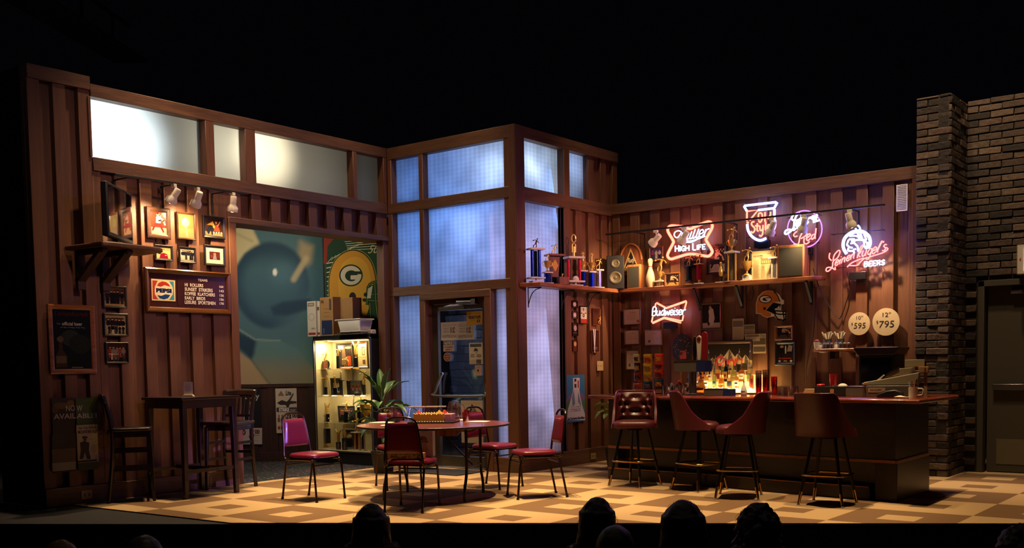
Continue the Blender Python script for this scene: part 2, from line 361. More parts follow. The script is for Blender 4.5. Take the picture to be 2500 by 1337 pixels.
# ------------------------------------------------------------------ the set: floor, walls, panes
XL, YE, XT, YB, YM, YR = -10.159, 10.36, -7.935, 12.573, 11.62, 13.13   # left wall, entrance wall, trophy wall, bar wall, mural wall, brick wall
WL, WE, WT, WB = ('X', XL), ('Y', YE), ('X', XT), ('Y', YB)
def wb(mb, W, a0, a1, z0, z1, d0, d1, mi=0):
    if W[0] == 'X': mb.box(W[1]+d0, W[1]+d1, a0, a1, z0, z1, mi)
    else: mb.box(a0, a1, W[1]-d1, W[1]-d0, z0, z1, mi)
SA, SB = Vector((-9.534, 4.567, 0)), Vector((-1.868, 9.23, 0)); SD = (SB-SA).normalized(); SN = Vector((-SD.y, SD.x, 0))
def sp(t, d, z=0): p = SA+SD*t+SN*d; return (p.x, p.y, z)
# stage deck, black, with a thin carpet laid on it
mb = MB(); P = [sp(-6, 0), sp(16, 0), sp(16, 12), sp(-6, 12)]
mb.prism([(p[0], p[1]) for p in P], (0, 0, -.012), (1, 0, 0), (0, 1, 0), (0, 0, -.9))
struct(mb, 'floor', mat('stage_deck_black', '16161a', .7, var=.3, vscale=3))
def carpetmat():
    m = bpy.data.materials.new('checker_carpet'); nt, b = nodes(m); N = nt.nodes; L = nt.links
    tc = N.new('ShaderNodeTexCoord'); sx = N.new('ShaderNodeSeparateXYZ'); L.new(tc.outputs['Object'], sx.inputs[0])
    def mth(op, a, b_=None, c_=None):
        n = N.new('ShaderNodeMath'); n.operation = op
        for i, q in enumerate((a, b_, c_)):
            if q is None: continue
            if isinstance(q, (int, float)): n.inputs[i].default_value = q
            else: L.new(q, n.inputs[i])
        return n.outputs[0]
    u = mth('DIVIDE', mth('ADD', sx.outputs[0], 9.06), .963); v = mth('DIVIDE', mth('ADD', sx.outputs[1], -5.93), .882)
    fu = mth('FLOOR', u); fv = mth('FLOOR', v)
    par = mth('FLOORED_MODULO', mth('ADD', fu, fv), 2.0)
    cu = mth('ABSOLUTE', mth('SUBTRACT', mth('SUBTRACT', u, fu), .5)); cv = mth('ABSOLUTE', mth('SUBTRACT', mth('SUBTRACT', v, fv), .5))
    ins = mth('LESS_THAN', mth('MAXIMUM', cu, cv), .165)
    sel = mth('ABSOLUTE', mth('SUBTRACT', par, ins))
    nz = N.new('ShaderNodeTexNoise'); nz.inputs['Scale'].default_value = 260; L.new(tc.outputs['Object'], nz.inputs[0])
    mx = N.new('ShaderNodeMix'); mx.data_type = 'RGBA'; mx.inputs[6].default_value = (*lin('c4a67a'), 1); mx.inputs[7].default_value = (*lin('82664a'), 1); L.new(sel, mx.inputs[0])
    m2 = N.new('ShaderNodeMix'); m2.data_type = 'RGBA'; m2.blend_type = 'MULTIPLY'; m2.inputs[0].default_value = .35
    L.new(mx.outputs[2], m2.inputs[6]); L.new(nz.outputs[0], m2.inputs[7]); L.new(m2.outputs[2], b.inputs['Base Color'])
    b.inputs['Roughness'].default_value = .95; b.inputs['Specular IOR Level'].default_value = .1
    bp = N.new('ShaderNodeBump'); bp.inputs['Strength'].default_value = .3; bp.inputs['Distance'].default_value = .002; L.new(nz.outputs[0], bp.inputs['Height']); L.new(bp.outputs[0], b.inputs['Normal'])
    return m
cl = FZ(565, 1275)
mb = MB(); e0 = sp((cl-SA).dot(SD), .004); e1 = sp(14, .004)
mb.prism([(XL-.05, 5.62), (e0[0], e0[1]), (e1[0], e1[1]), (2.0, 15), (XL-.05, 15)], (0, 0, 0), (1, 0, 0), (0, 1, 0), (0, 0, -.0118))
tag(mb.build('checkered_carpet', carpetmat()), 'tan and brown carpet of big checks with small inset squares covering the stage floor', 'carpet', kind='structure')
def arcade():
    m = bpy.data.materials.new('speckled_dark_carpet'); nt, b = nodes(m); N = nt.nodes; L = nt.links
    tc = N.new('ShaderNodeTexCoord'); vo = N.new('ShaderNodeTexVoronoi'); vo.inputs['Scale'].default_value = 11; L.new(tc.outputs['Object'], vo.inputs[0])
    lt = N.new('ShaderNodeMath'); lt.operation = 'LESS_THAN'; lt.inputs[1].default_value = .26; L.new(vo.outputs['Distance'], lt.inputs[0])
    mp = N.new('ShaderNodeMapping'); mp.inputs['Rotation'].default_value = (0, 0, .6); mp.inputs['Scale'].default_value = (1, 2.6, 1); L.new(tc.outputs['Object'], mp.inputs[0]); L.new(mp.outputs[0], vo.inputs[0])
    sc_ = N.new('ShaderNodeSeparateColor'); L.new(vo.outputs['Color'], sc_.inputs[0]); hs = N.new('ShaderNodeValToRGB'); L.new(sc_.outputs[0], hs.inputs[0]); hs.color_ramp.interpolation = 'CONSTANT'
    for i_, (p_, c_) in enumerate(((0, (.34, .05, .12, 1)), (.35, (.03, .20, .16, 1)), (.62, (.22, .20, .18, 1)), (.78, (.02, .06, .2, 1)))):
        e_ = hs.color_ramp.elements[i_] if i_ < 2 else hs.color_ramp.elements.new(p_); e_.position = p_; e_.color = c_
    mx = N.new('ShaderNodeMix'); mx.data_type = 'RGBA'; mx.inputs[6].default_value = (.006, .007, .012, 1); L.new(lt.outputs[0], mx.inputs[0]); L.new(hs.outputs[0], mx.inputs[7])
    L.new(mx.outputs[2], b.inputs['Base Color']); b.inputs['Roughness'].default_value = .95; return m
mb = MB(); mb.box(-16, XL-.02, 7.0, YM, -.0118, .006)
tag(mb.build('speckled_carpet', arcade()), 'black carpet with pink and green speckles in the alcove behind the opening', 'carpet', kind='structure')

# left wall (faces +X)
mb = MB(); B_, RX, RY, DK = 0, 1, 1, 2
def gaps(mb, W, gs, lo, hi, z0, z1, rec=-.068):       # recessed strips at gs inside lo..hi ; boards between them stand proud
    wb(mb, W, lo, hi, z0, z1, -.16, rec, 0)
    edge = lo
    for g0, g1 in gs:
        if g0 > edge: wb(mb, W, edge, g0, z0, z1, rec, -.020, 0)
        edge = g1
    if edge < hi: wb(mb, W, edge, hi, z0, z1, rec, -.020, 0)
gaps(mb, WL, [(5.472, 5.609), (5.743, 5.881)], 5.34, 6.01, .183, 4.297, -.10)
wb(mb, WL, 5.34, 6.01, 4.297, 4.435, -.16, 0, 1); wb(mb, WL, 5.34, 6.01, 0, .183, -.16, .004, 1)
mb.box(XL-.9, XL-.16, 5.34, 5.40, 0, 4.435, 2)
wb(mb, WL, 6.01, 10.36, 4.235, 4.365, -.17, 0, 1)
wb(mb, WL, 6.01, 10.36, 3.472, 3.612, -.17, 0, 1)
for a0, a1 in ((5.98, 6.01), (7.42, 7.539), (7.98, 8.13), (9.73, 9.80), (10.30, 10.36)): wb(mb, WL, a0, a1, 3.612, 4.235, -.17, -.002, 0)
G = [(6.10+.30*k, 6.255+.30*k) for k in range(14)]
gaps(mb, WL, [g for g in G if g[1] < 7.68], 6.01, 7.69, .183, 3.472, -.07)
gaps(mb, WL, [g for g in G if g[0] > 7.75 and g[1] < 10.25], 7.69, 10.36, 3.16, 3.472, -.09)
wb(mb, WL, 6.01, 7.69, 0, .183, -.16, .004, 1)
wb(mb, WL, 7.69, 7.795, 0, 3.16, -.34, .012, 0); wb(mb, WL, 7.70, 10.36, 3.10, 3.165, -.33, .015, 1)
wb(mb, WL, 10.252, 10.36, 0, 3.10, -.13, .0, 0)
struct(mb, 'wall_left', ['wall', 'rail_y', 'black'], bevel=.004, seg=1)

M['pane_plain'] = frosted('frosted_pane', 'f4f4f0', beads=False)
M['pane_blue_x'] = frosted('beaded_pane_x', 'e8ecf4', True, 'x'); M['pane_blue_y'] = frosted('beaded_pane_y', 'e8ecf4', True, 'y')
NW = [0]
def pane(W, a0, a1, z0, z1, d, m):
    NW[0] += 1; mb = MB()
    mb.add([(W[1]+d, a, z) if W[0] == 'X' else (a, W[1]-d, z) for a, z in ((a0, z0), (a1, z0), (a1, z1), (a0, z1))], [(0, 1, 2, 3)])
    return struct(mb, 'window_%d' % NW[0], m, smooth=0)
for a0, a1 in ((6.01, 7.42), (7.539, 7.98), (8.13, 9.73), (9.80, 10.30)): pane(WL, a0, a1, 3.612, 4.235, -.12, 'pane_plain')

# entrance wall (faces -Y)
ex = lambda px, py=430: FY(px, py, YE).x
ez = lambda px, py: FY(px, py, YE).z
mb = MB(); ZR0, ZR1 = 3.612, 3.475      # rail between the two window rows
xa0, xa1, xb0, xb1 = ex(954.3), ex(1021.2), ex(1031.3), ex(1241)
zt = ez(1240.7, 335.4); zmid1 = ez(1241.7, 454); zmid0 = ez(1240, 480.9); zp = ez(1244.6, 678.4); zb = ez(1232, 723-20)
wb(mb, WE, XL, XT-.004, zt, 4.36, -.2, 0, 1)
wb(mb, WE, XL, XT-.004, zmid0, zmid1, -.2, 0, 1); wb(mb, WE, XL, XT-.004, zb, zp, -.2, 0, 1)
for a0, a1 in ((XL, xa0), (xa1, xb0)): wb(mb, WE, a0, a1, 0, zt, -.2, -.003, 0)
wb(mb, WE, xb1, XT-.006, .0, 4.357, -.2, .003, 0)
xd0, xd1 = ex(1039.5, 900), ex(1185, 900); xs1, xr0, xr1 = ex(1201.7, 900), ex(1201.7, 900), ex(1249.5, 900)
xl1 = ex(1027.5, 900)
wb(mb, WE, xl1, xd0, 0, zb, -.2, .003, 0); wb(mb, WE, xd1, xs1-.004, 0, zb-.004, -.19, .005, 0)
zd = ez(1120, 727)
wb(mb, WE, xl1+.006, xs1-.008, zd, zb+.006, -.18, .008, 1)
zs = ez(1232, 1117); wb(mb, WE, xs1, XT-.008, 0, zs, -.19, .006, 1); wb(mb, WE, XL, xl1, 0, zs, -.2, .004, 1)
struct(mb, 'wall_entrance', ['wall', 'rail_x'], bevel=.004, seg=1)
for a in ((xa0, xa1, zmid1, zt), (xb0, xb1, zmid1, zt), (xa0, xa1, zp, zmid0), (xb0, xb1, zp, zmid0), (xa0, xl1, zs, zb), (xs1, xb1+.02, zs, zb)):
    pane(WE, *a, -.11, 'pane_blue_x')

# trophy wall (faces +X)
ty = lambda px, py=560: FX(px, py, XT).y
tz = lambda px, py: FX(px, py, XT).z
mb = MB(); y0 = ty(1279.4, 400); ya = ty(1377, 400); yb_, yc = ty(1391, 400), ty(1439.5, 430)
z1 = tz(1279.4, 336); zm1 = tz(1279.4, 455.2); zm0 = tz(1280.3, 487.5); zs = tz(1300, 1104)
wb(mb, WT, YE+.012, YB+.2, z1, 4.355, -.195, 0, 1); wb(mb, WT, YE+.012, YB+.2, zm0, zm1, -.195, 0, 1)
wb(mb, WT, YE+.006, y0, 0, 4.35, -.19, .003, 0); wb(mb, WT, ya, yb_, 0, z1, -.2, -.003, 0)
G2 = [(ty(1453, 430), ty(1469, 430)), (ty(1483, 430), ty(1498, 430))]
gaps(mb, WT, G2, yc, YB+.2, zm1, z1)
G3 = [(ty(1391.6, 520), ty(1408.7, 520)), (ty(1424, 520), ty(1439.5, 520)), (ty(1454.4, 530), ty(1471.8, 530)), (ty(1485, 530), ty(1491, 530))]
gaps(mb, WT, G3, ya, YB+.2, .183, zm0)
wb(mb, WT, YE+.008, YB+.2, 0, .20, -.185, .006, 1)
struct(mb, 'wall_trophies', ['wall', 'rail_y'], bevel=.004, seg=1)
for a in ((y0, ya, zm1, z1), (yb_, yc, zm1, z1), (y0, ya, .20, zm0)): pane(WT, *a, -.11, 'pane_blue_y')

# bar wall (faces -Y)
bx = lambda px, py=520: FY(px, py, YB).x
bz = lambda px, py: FY(px, py, YB).z
gp = [(165/5.57, 312/5.57), (435/5.57, 583/5.57), (705/5.57, 857/5.57), (985/5.57, 1140/5.57), (1270/5.57, 1440/5.57), (1565/5.57, 1742/5.57)]
G4 = [(bx(1480+a), bx(1480+b)) for a, b in gp]+[(bx(1818, 500), bx(1848, 500))]+[(bx(1860+a/5.57, 470), bx(1860+b/5.57, 470)) for a, b in ((65, 255), (400, 583), (730, 925), (1085, 1275), (1430, 1635), (1790, 1990))]
mb = MB(); zr = bz(1509.6, 522.7); XR = -3.70
gaps(mb, WB, G4, XT, XR+.02, .183, zr, -.068); wb(mb, WB, XT-.02, XR+.02, zr, 3.61, -.16, 0, 1); wb(mb, WB, XT, XR, 0, .183, -.16, .0, 1)
wb(mb, WB, XR-.09, XR+.02, .183, zr, -.16, 0, 0)
struct(mb, 'wall_bar', ['wall', 'rail_x'], bevel=.004, seg=1)

# brickwork: every brick laid for real
def brickmat(name, c1, c2, c3):
    m = bpy.data.materials.new(name); nt, b = nodes(m); N = nt.nodes; L = nt.links
    a = N.new('ShaderNodeVertexColor'); a.layer_name = 'Col'; tc = N.new('ShaderNodeTexCoord')
    nz = N.new('ShaderNodeTexNoise'); nz.inputs['Scale'].default_value = 22; nz.inputs['Detail'].default_value = 6; L.new(tc.outputs['Object'], nz.inputs[0])
    mx = N.new('ShaderNodeMix'); mx.data_type = 'RGBA'; mx.blend_type = 'MULTIPLY'; mx.inputs[0].default_value = .8; L.new(a.outputs[0], mx.inputs[6]); L.new(nz.outputs[0], mx.inputs[7])
    L.new(mx.outputs[2], b.inputs['Base Color']); b.inputs['Roughness'].default_value = .75
    bp = N.new('ShaderNodeBump'); bp.inputs['Strength'].default_value = .7; bp.inputs['Distance'].default_value = .01; L.new(nz.outputs[0], bp.inputs['Height']); L.new(bp.outputs[0], b.inputs['Normal'])
    return m
M['brick'] = brickmat('brown_brick', 0, 0, 0)
def bricks(mb, W, a0, a1, z0, z1, hole=None, cols=('6a5648', '4c4038', '786452', '362c26', '5e4a3e'), L_=.255, H_=.083, seed=1, jit=.012, phase=0):
    rr = random.Random(seed); k = len(mb.f)
    if hole:
        wb(mb, W, a0, hole[0], z0, z1, -.14, -.02); wb(mb, W, hole[0], a1, hole[2], z1, -.14, -.02)
    else: wb(mb, W, a0, a1, z0, z1, -.14, -.02)
    for i in range(k, len(mb.f)): mb.c[i] = lin('2e241d')
    z = z0; row = 0
    while z < z1-.02:
        a = a0-(L_/2 if (row+phase) % 2 else 0)
        while a < a1-.01:
            b0, b1 = max(a, a0)+.003, min(a+L_, a1)-.006
            if b1-b0 > .03 and not (hole and b1 > hole[0] and b0 < hole[1] and z < hole[2]):
                c = lin(rr.choice(cols)); q = .7+.6*rr.random(); c = tuple(x*q for x in c)
                d = rr.uniform(-jit, jit)*.6; n = len(mb.v); zz = min(z+H_-.012, z1)
                wb(mb, W, b0, b1, z, zz, -.03, d+.004)
                for i in range(len(mb.f)-6, len(mb.f)): mb.c[i] = c
                for i in range(n, len(mb.v)):
                    x, y, z_ = mb.v[i]; mb.v[i] = (x+rr.uniform(-1, 1)*jit*.28, y+rr.uniform(-1, 1)*jit*.28, z_+rr.uniform(-1, 1)*jit*.3)
            a += L_
        z += H_; row += 1
mb = MB(); bricks(mb, ('Y', 12.43), -3.705, -3.325, 0, 4.34, seed=3)
bricks(mb, ('X', -3.325), 12.43, YR+.02, 0, 4.34, seed=4, phase=1)
mb.box(-3.69, -3.34, 12.45, 13.2, 4.30, 4.335); mb.c[-6:] = [lin('3a2c24')]*6
bricks(mb, ('Y', YR), -3.33, -1.3, 0, 4.375, hole=(-3.19, -1.3, 2.27), seed=5)
struct(mb, 'wall_brick', 'brick', bevel=.006, seg=2, smooth=40)

# ------------------------------------------------------------------ planes things hang on
class PL:
    def __init__(s, p, a): s.p = Vector(p); s.a = Vector(a).normalized(); s.n = Vector((s.a.y, -s.a.x, 0)); s.rz = math.atan2(s.a.y, s.a.x)
    def pt(s, px, py, off=0):
        d = ray(px, py); o = Vector((0, 0, CH)); t = ((s.p+s.n*off-o).dot(s.n))/d.dot(s.n); return o+d*t
    def at(s, along, z, off=0): q = s.p+s.a*along+s.n*off; return Vector((q.x, q.y, z))
PW = {'L': PL((XL, 0, 0), (0, 1, 0)), 'E': PL((0, YE, 0), (1, 0, 0)), 'T': PL((XT, 0, 0), (0, 1, 0)), 'B': PL((0, YB, 0), (1, 0, 0)),
      'M': PL((-12.0, 10.12, 0), (.79, .613, 0)), 'R': PL((0, YR, 0), (1, 0, 0)), 'D': PL((0, YE+.13, 0), (1, 0, 0)), 'K': PL((0, YE-.10, 0), (1, 0, 0))}
def hang(W, x1, y1, x2, y2, off=0.0):      # a rectangle on a wall: centre, turn, width, height
    p = PW[W]; A = p.pt(x1, y1, off); B = p.pt(x2, y2, off)
    return (A+B)/2, p.rz, abs((B-A).dot(p.a)), abs(A.z-B.z)
class PArt(Art):                           # sheet whose drawing is given in photograph pixels of that wall
    def __init__(s, W, x1, y1, x2, y2, off=0.0, bg='d8d0c0', y=0.0, th=.002):
        s.c, s.rz, w_, h_ = hang(W, x1, y1, x2, y2, off); s.W = PW[W]; s.off = off
        Art.__init__(s, w_, h_, bg, y=y, th=th)
    def uv(s, px, py):
        q = s.W.pt(px, py, s.off)-s.c; return (q.dot(s.W.a)/s.w+.5, q.z/s.h+.5)
    def pp(s, pts, col, k=0, closed=True): 
        q = [s.uv(*p) for p in pts]
        if k: q = [(v.x, v.y) for v in catmull([Vector((a, b, 0)) for a, b in q], k, closed)]
        return s.poly(q, col)
    def pl(s, pts, wd, col, k=0):
        q = [s.uv(*p) for p in pts]
        if k: q = [(v.x, v.y) for v in catmull([Vector((a, b, 0)) for a, b in q], k)]
        return s.line(q, wd, col)
    def pr(s, x0, y0, x1, y1, col): a = s.uv(x0, (y0+y1)/2); b = s.uv(x1, (y0+y1)/2); c = s.uv((x0+x1)/2, y0); d = s.uv((x0+x1)/2, y1); return s.rect(a[0], d[1], b[0], c[1], col)
    def pt(s, body, x0, y0, x1, y1, col, **k): a = s.uv(x0, (y0+y1)/2); b = s.uv(x1, (y0+y1)/2); c = s.uv((x0+x1)/2, y0); d = s.uv((x0+x1)/2, y1); return s.text(body, a[0], d[1], b[0], c[1], col, **k)
    def pe(s, cx, cy, rx, ry, col, n=22): return s.pp([(cx+rx*cos(2*pi*i/n), cy+ry*sin(2*pi*i/n)) for i in range(n)], col)

# ------------------------------------------------------------------ alcove behind the opening
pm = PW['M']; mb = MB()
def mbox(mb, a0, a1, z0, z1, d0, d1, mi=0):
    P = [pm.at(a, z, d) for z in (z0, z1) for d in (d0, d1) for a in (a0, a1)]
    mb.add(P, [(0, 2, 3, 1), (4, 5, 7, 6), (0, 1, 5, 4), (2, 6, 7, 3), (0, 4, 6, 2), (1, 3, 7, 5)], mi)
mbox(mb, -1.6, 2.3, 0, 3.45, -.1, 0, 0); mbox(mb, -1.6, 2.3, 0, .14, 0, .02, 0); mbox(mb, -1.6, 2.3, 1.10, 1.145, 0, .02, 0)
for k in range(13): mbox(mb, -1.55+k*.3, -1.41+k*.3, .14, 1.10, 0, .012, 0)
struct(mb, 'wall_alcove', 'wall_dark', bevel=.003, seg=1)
mb = MB(); mb.box(-13.4, XL-.17, 7.1, 11.6, 3.46, 3.50); struct(mb, 'alcove_light_block', 'black')  # unseen slab added so the clerestory lamps cannot spill into the alcove
mb = MB(); mb.box(-13.5, -13.4, 7.0, 9.0, 0, 3.5); mb.box(-10.24, -10.18, 10.57, 11.6, 0, 3.46); struct(mb, 'wall_alcove_end', 'black')

# painted mural: a soft blue bowling ball. Colour is the painting's own
c0, rz, mw, mh = hang('M', 540, 520, 790, 937)
L0 = pm.pt(790, 700); a1 = (L0-pm.p).dot(pm.a); zB = pm.pt(650, 937).z
mb = MB(); MA0, MA1, MZ0, MZ1 = a1-1.42, a1, zB, 3.44
def sm(x, a, b): t = max(0, min(1, (x-a)/(b-a))); return t*t*(3-2*t)
def mixc(a, b, t): return tuple(p+(q-p)*t for p, q in zip(a, b))
def segd(p, a, b):
    ax, ay = a; bx_, by = b; px, py = p; dx, dy = bx_-ax, by-ay; t = max(0, min(1, ((px-ax)*dx+(py-ay)*dy)/(dx*dx+dy*dy))); return math.hypot(px-ax-dx*t, py-ay-dy*t)
def inpoly(p, P):
    x, y = p; c = False; n = len(P)
    for i in range(n):
        (x1, y1), (x2, y2) = P[i], P[(i+1) % n]
        if (y1 > y) != (y2 > y) and x < (x2-x1)*(y-y1)/(y2-y1)+x1: c = not c
    return c
def psd(p, P):
    d = min(segd(p, P[i], P[(i+1) % len(P)]) for i in range(len(P))); return -d if inpoly(p, P) else d
def mural(px, py):
    teal, deep, cream, tan, navy = map(lin, ('4a6f78', '2c4c5c', 'cfc498', '8f8062', '1d384c'))
    c = mixc(teal, lin('5d8a86'), sm(py, 800, 900)); c = mixc(c, lin('2f5a60'), sm(px, 735, 785)*(1-sm(py, 820, 930)*.5))
    c = mixc(c, cream, 1-sm(psd((px, py), [(560, 530), (616, 546), (638, 598), (600, 616), (576, 650), (560, 640)]), -4, 6))
    c = mixc(c, lin('a89b78'), .5*(1-sm(segd((px, py), (576, 566), (620, 588)), 1, 6)))
    c = mixc(c, mixc(tan, cream, .25), 1-sm(psd((px, py), [(738, 592), (764, 604), (758, 640), (738, 655), (732, 635)]), -8, 14))
    r = math.hypot((px-664)/1.0, (py-696)/1.14); ball = (1-sm(r, 86, 99))*(1-.75*sm(px+py, 1440, 1500))
    bc = mixc(lin('3d6470'), lin('34586a'), sm(py, 650, 820)); bc = mixc(bc, lin('21445a'), sm(r, 55, 92)*(1-sm(px, 600, 700)*.3))
    bc = mixc(bc, lin('1c3c54'), (1-sm(py, 600, 665))*.8); bc = mixc(bc, lin('4a7480'), .6*(1-sm(math.hypot(px-690, py-668), 5, 48)))
    c = mixc(c, bc, ball)
    c = mixc(c, mixc(cream, tan, .4), .85*(1-sm(segd((px, py), (750, 632), (718, 682)), 2, 12))*sm(px, 700, 715))
    c = mixc(c, lin('15384f'), .85*(1-sm(psd((px, py), [(662, 750), (690, 738), (755, 732), (756, 752), (700, 768), (668, 766)]), -4, 8)))
    c = mixc(c, lin('eef0e0'), 1-sm(math.hypot((px-673)/.62, (py-664)), 6, 11))
    low = [(560, 795), (583, 803), (610, 822), (630, 832), (680, 832), (720, 850), (760, 900), (800, 960), (560, 960)]
    lc = mixc(lin('5a8484'), lin('8e8a6c'), sm(py, 845, 925)); lc = mixc(lc, lin('1d3c52'), 1-sm(psd((px, py), [(560, 790), (588, 812), (622, 828), (615, 862), (608, 876), (583, 852), (560, 850)]), -6, 8))
    lc = mixc(lc, lin('b39a72'), 1-sm(psd((px, py), [(560, 855), (583, 858), (608, 878), (652, 945), (560, 960)]), -5, 3))
    c = mixc(c, lc, 1-sm(psd((px, py), low), -3, 3))
    c = mixc(c, lin('9ab0a0'), .6*(1-sm(min(segd((px, py), (583, 803), (620, 828)), segd((px, py), (620, 828), (680, 831))), .8, 3)))
    c = mixc(c, lin('3c4a44'), .5*(1-sm(segd((px, py), (608, 876), (652, 937)), .5, 2.5)))
    return c
nu, nv = 76, 118
PXA = (576-790)/((pm.pt(576, 700)-pm.p).dot(pm.a)-a1); 
def mpt(i, j):
    u, v = i/nu, j/nv; return pm.at(MA0+(MA1-MA0)*u, MZ0+(MZ1-MZ0)*v, .012)
cols = {}
zsc = (937-560)/(pm.pt(650, 560).z-zB)
for j in range(nv+1):
    for i in range(nu+1):
        a = MA0+(MA1-MA0)*i/nu; z = MZ0+(MZ1-MZ0)*j/nv
        cols[i, j] = mural(790+(a-a1)*PXA, 937-(z-zB)*zsc)
mb.add([mpt(i, j) for j in range(nv+1) for i in range(nu+1)], [])
for j in range(nv):
    for i in range(nu):
        mb.f.append([j*(nu+1)+i, j*(nu+1)+i+1, (j+1)*(nu+1)+i+1, (j+1)*(nu+1)+i]); mb.m.append(0); mb.c.append([cols[i, j], cols[i+1, j], cols[i+1, j+1], cols[i, j+1]])
mb.build('mural', 'canvas', smooth=0, fix=False, cat='mural', label='large soft painted mural of a blue bowling ball on the alcove wall', solid=.006)

# painted football helmet beside it
A = PArt('M', 790, 560, 935, 856, off=.012, bg='1d4a2b', y=0, th=.01)
A.pp([(790, 560), (840, 560), (826, 580), (808, 600), (800, 640), (790, 645)], '8a3020')
A.pp([(830, 566), (800, 600), (795, 700), (812, 700), (815, 640), (840, 614), (860, 606), (935, 606), (935, 560), (836, 560)], '17402a')
for i in range(9): A.pl([(797+i*.4, 643+i*11), (812-i*.6, 640+i*11)], .012, 'd8d6b0')
for i in range(11): A.pl([(800+i*8, 640-i*5.2), (812+i*9, 627-i*4.0)], .007, 'cfd2a8')
for i in range(6): A.pl([(840+i*2, 585+i*5), (935, 573+i*6.5)], .008 if i else .018, 'dcd9b4')
A.pt('50', 898, 598, 926, 618, 'cfd2a8', shear=.5)
H0 = [(806, 735), (804, 690), (810, 655), (824, 630), (846, 615), (868, 612), (890, 622), (906, 642), (914, 668), (918, 700), (912, 722), (905, 760), (894, 775), (876, 778), (866, 800), (846, 790), (822, 770), (810, 750)]
A.pp([(850+(x-850)*1.06, 700+(y-700)*1.05) for x, y in H0], '9a9a50', 3); A.pp([(850+(x-850)*1.035, 700+(y-700)*1.03) for x, y in H0], '1a2a18', 3)
A.pp(H0, 'd39a2c', 3); A.pp([(858+(x-850)*.70, 690+(y-700)*.72) for x, y in H0], 'e0ab3c', 3)
A.pe(857, 672, 29, 27, '13301c'); A.pe(857, 672, 25.5, 23.5, 'd8d2b8'); A.pe(858, 673, 15.5, 13.5, '13301c')
A.pp([(862, 662), (884, 662), (884, 669), (862, 669)], '13301c'); A.pp([(856, 672), (882, 671), (880, 677), (874, 688), (866, 690), (868, 682), (856, 682)], 'd8d2b8')
A.pe(861, 725, 8.5, 12, '2a1a10')
A.pp([(895, 700), (918, 692), (935, 692), (935, 856), (914, 840), (896, 800), (884, 778), (894, 772), (903, 745), (894, 742)], '1d4a2b')
for q in ([(890, 720), (935, 716)], [(887, 732), (935, 735)], [(896, 742), (899, 700), (914, 688), (935, 686)], [(903, 740), (906, 780), (918, 812), (935, 822)], [(915, 690), (918, 740), (925, 800)]): A.pl(q, .035, '143020', 3); A.pl(q, .010, '7fa040', 3)
A.pe(893, 719, 5, 5, '143020'); A.pe(890, 732, 4.5, 4.5, '143020')
A.pp([(899, 704), (910, 697), (905, 728), (896, 728)], 'd8d6c0')
A.build('helmet_painting', 'canvas', loc=A.c, rz=A.rz, cat='painting', label='painted yellow football helmet with G emblem on green, above the display case')
t = tag(MB().box(-.01, .01, -.014, 0, -1.3, 1.3).build('trim_1', 'black', loc=pm.at(a1, 2.2), rz=pm.rz), kind='structure')

def poster(W, x1, y1, x2, y2, off, name, label, cat='poster', bg='d8d0c0', group=None):
    A = PArt(W, x1, y1, x2, y2, off=off, bg=bg); A.nm = (name, label, cat, group); return A
def fin(A, m='print'): return A.build(A.nm[0], m, loc=A.c, rz=A.rz, label=A.nm[1], cat=A.nm[2], group=A.nm[3])
A = poster('M', 548, 948, 640, 1084, .024, 'beer_poster', 'black poster reading y Dilly with bottles and 5.00 price, behind the opening jamb', bg='0c0c10')
A.pp([(548, 1044), (640, 1044), (640, 1084), (548, 1084)], 'b8ac98'); A.pt('Dilly Dilly', 556, 960, 633, 978, 'd8d0c0', bold=.01)
A.pr(592, 995, 597, 1040, 'b8b0a0'); A.pr(607, 1000, 618, 1042, '7f7a72'); A.pr(610, 980, 615, 1000, '9a948a'); A.pr(586, 994, 595, 1042, '6a665e')
A.pt('4.00', 566, 1048, 600, 1062, '5a1a1a', bold=.04); A.pt('5', 608, 1048, 621, 1070, '5a1010', bold=.06); A.pt('00', 622, 1048, 634, 1059, '5a1010', bold=.05); A.pt('draft pitchers', 606, 1074, 630, 1077, '777066')
A.pr(620, 1061, 634, 1063, '8a8070'); fin(A)
A = poster('M', 672, 948, 727, 1056, .024, 'lite_poster', 'white Lite Strike poster with 3.00 price and bottles on dark alcove wainscot', bg='c9bda0')
A.pp([(678, 966), (686, 953), (694, 966)], '8a6a54'); A.pt('Lite', 697, 953, 711, 965, '201c18', bold=.04, shear=.2)
A.pp([(676, 983), (688, 976), (700, 980), (706, 974), (716, 958), (717, 962), (709, 978), (724, 979), (724, 984), (708, 986), (703, 998), (697, 988), (684, 988)], '2c2620')
A.pr(675, 994, 725, 1005, '3a332a'); A.pt('STRIKE', 681, 995, 706, 1004, 'e8e0cc', bold=.05); A.pt('COUNT', 708, 998, 722, 1004, 'd8d0b8')
A.pt('$3', 697, 1009, 711, 1030, '1a1410', bold=.06); A.pt('00', 713, 1009, 725, 1019, '1a1410', bold=.04)
for x in (678, 686): A.pr(x, 1020, x+6, 1048, '7a4a2c'); A.pr(x+1.5, 1012, x+4.5, 1021, '7a4a2c'); A.pr(x, 1030, x+6, 1040, 'c8b898')
A.pr(704, 1035, 722, 1037, '6a5a48'); A.pr(704, 1040, 720, 1042, '6a5a48'); fin(A)

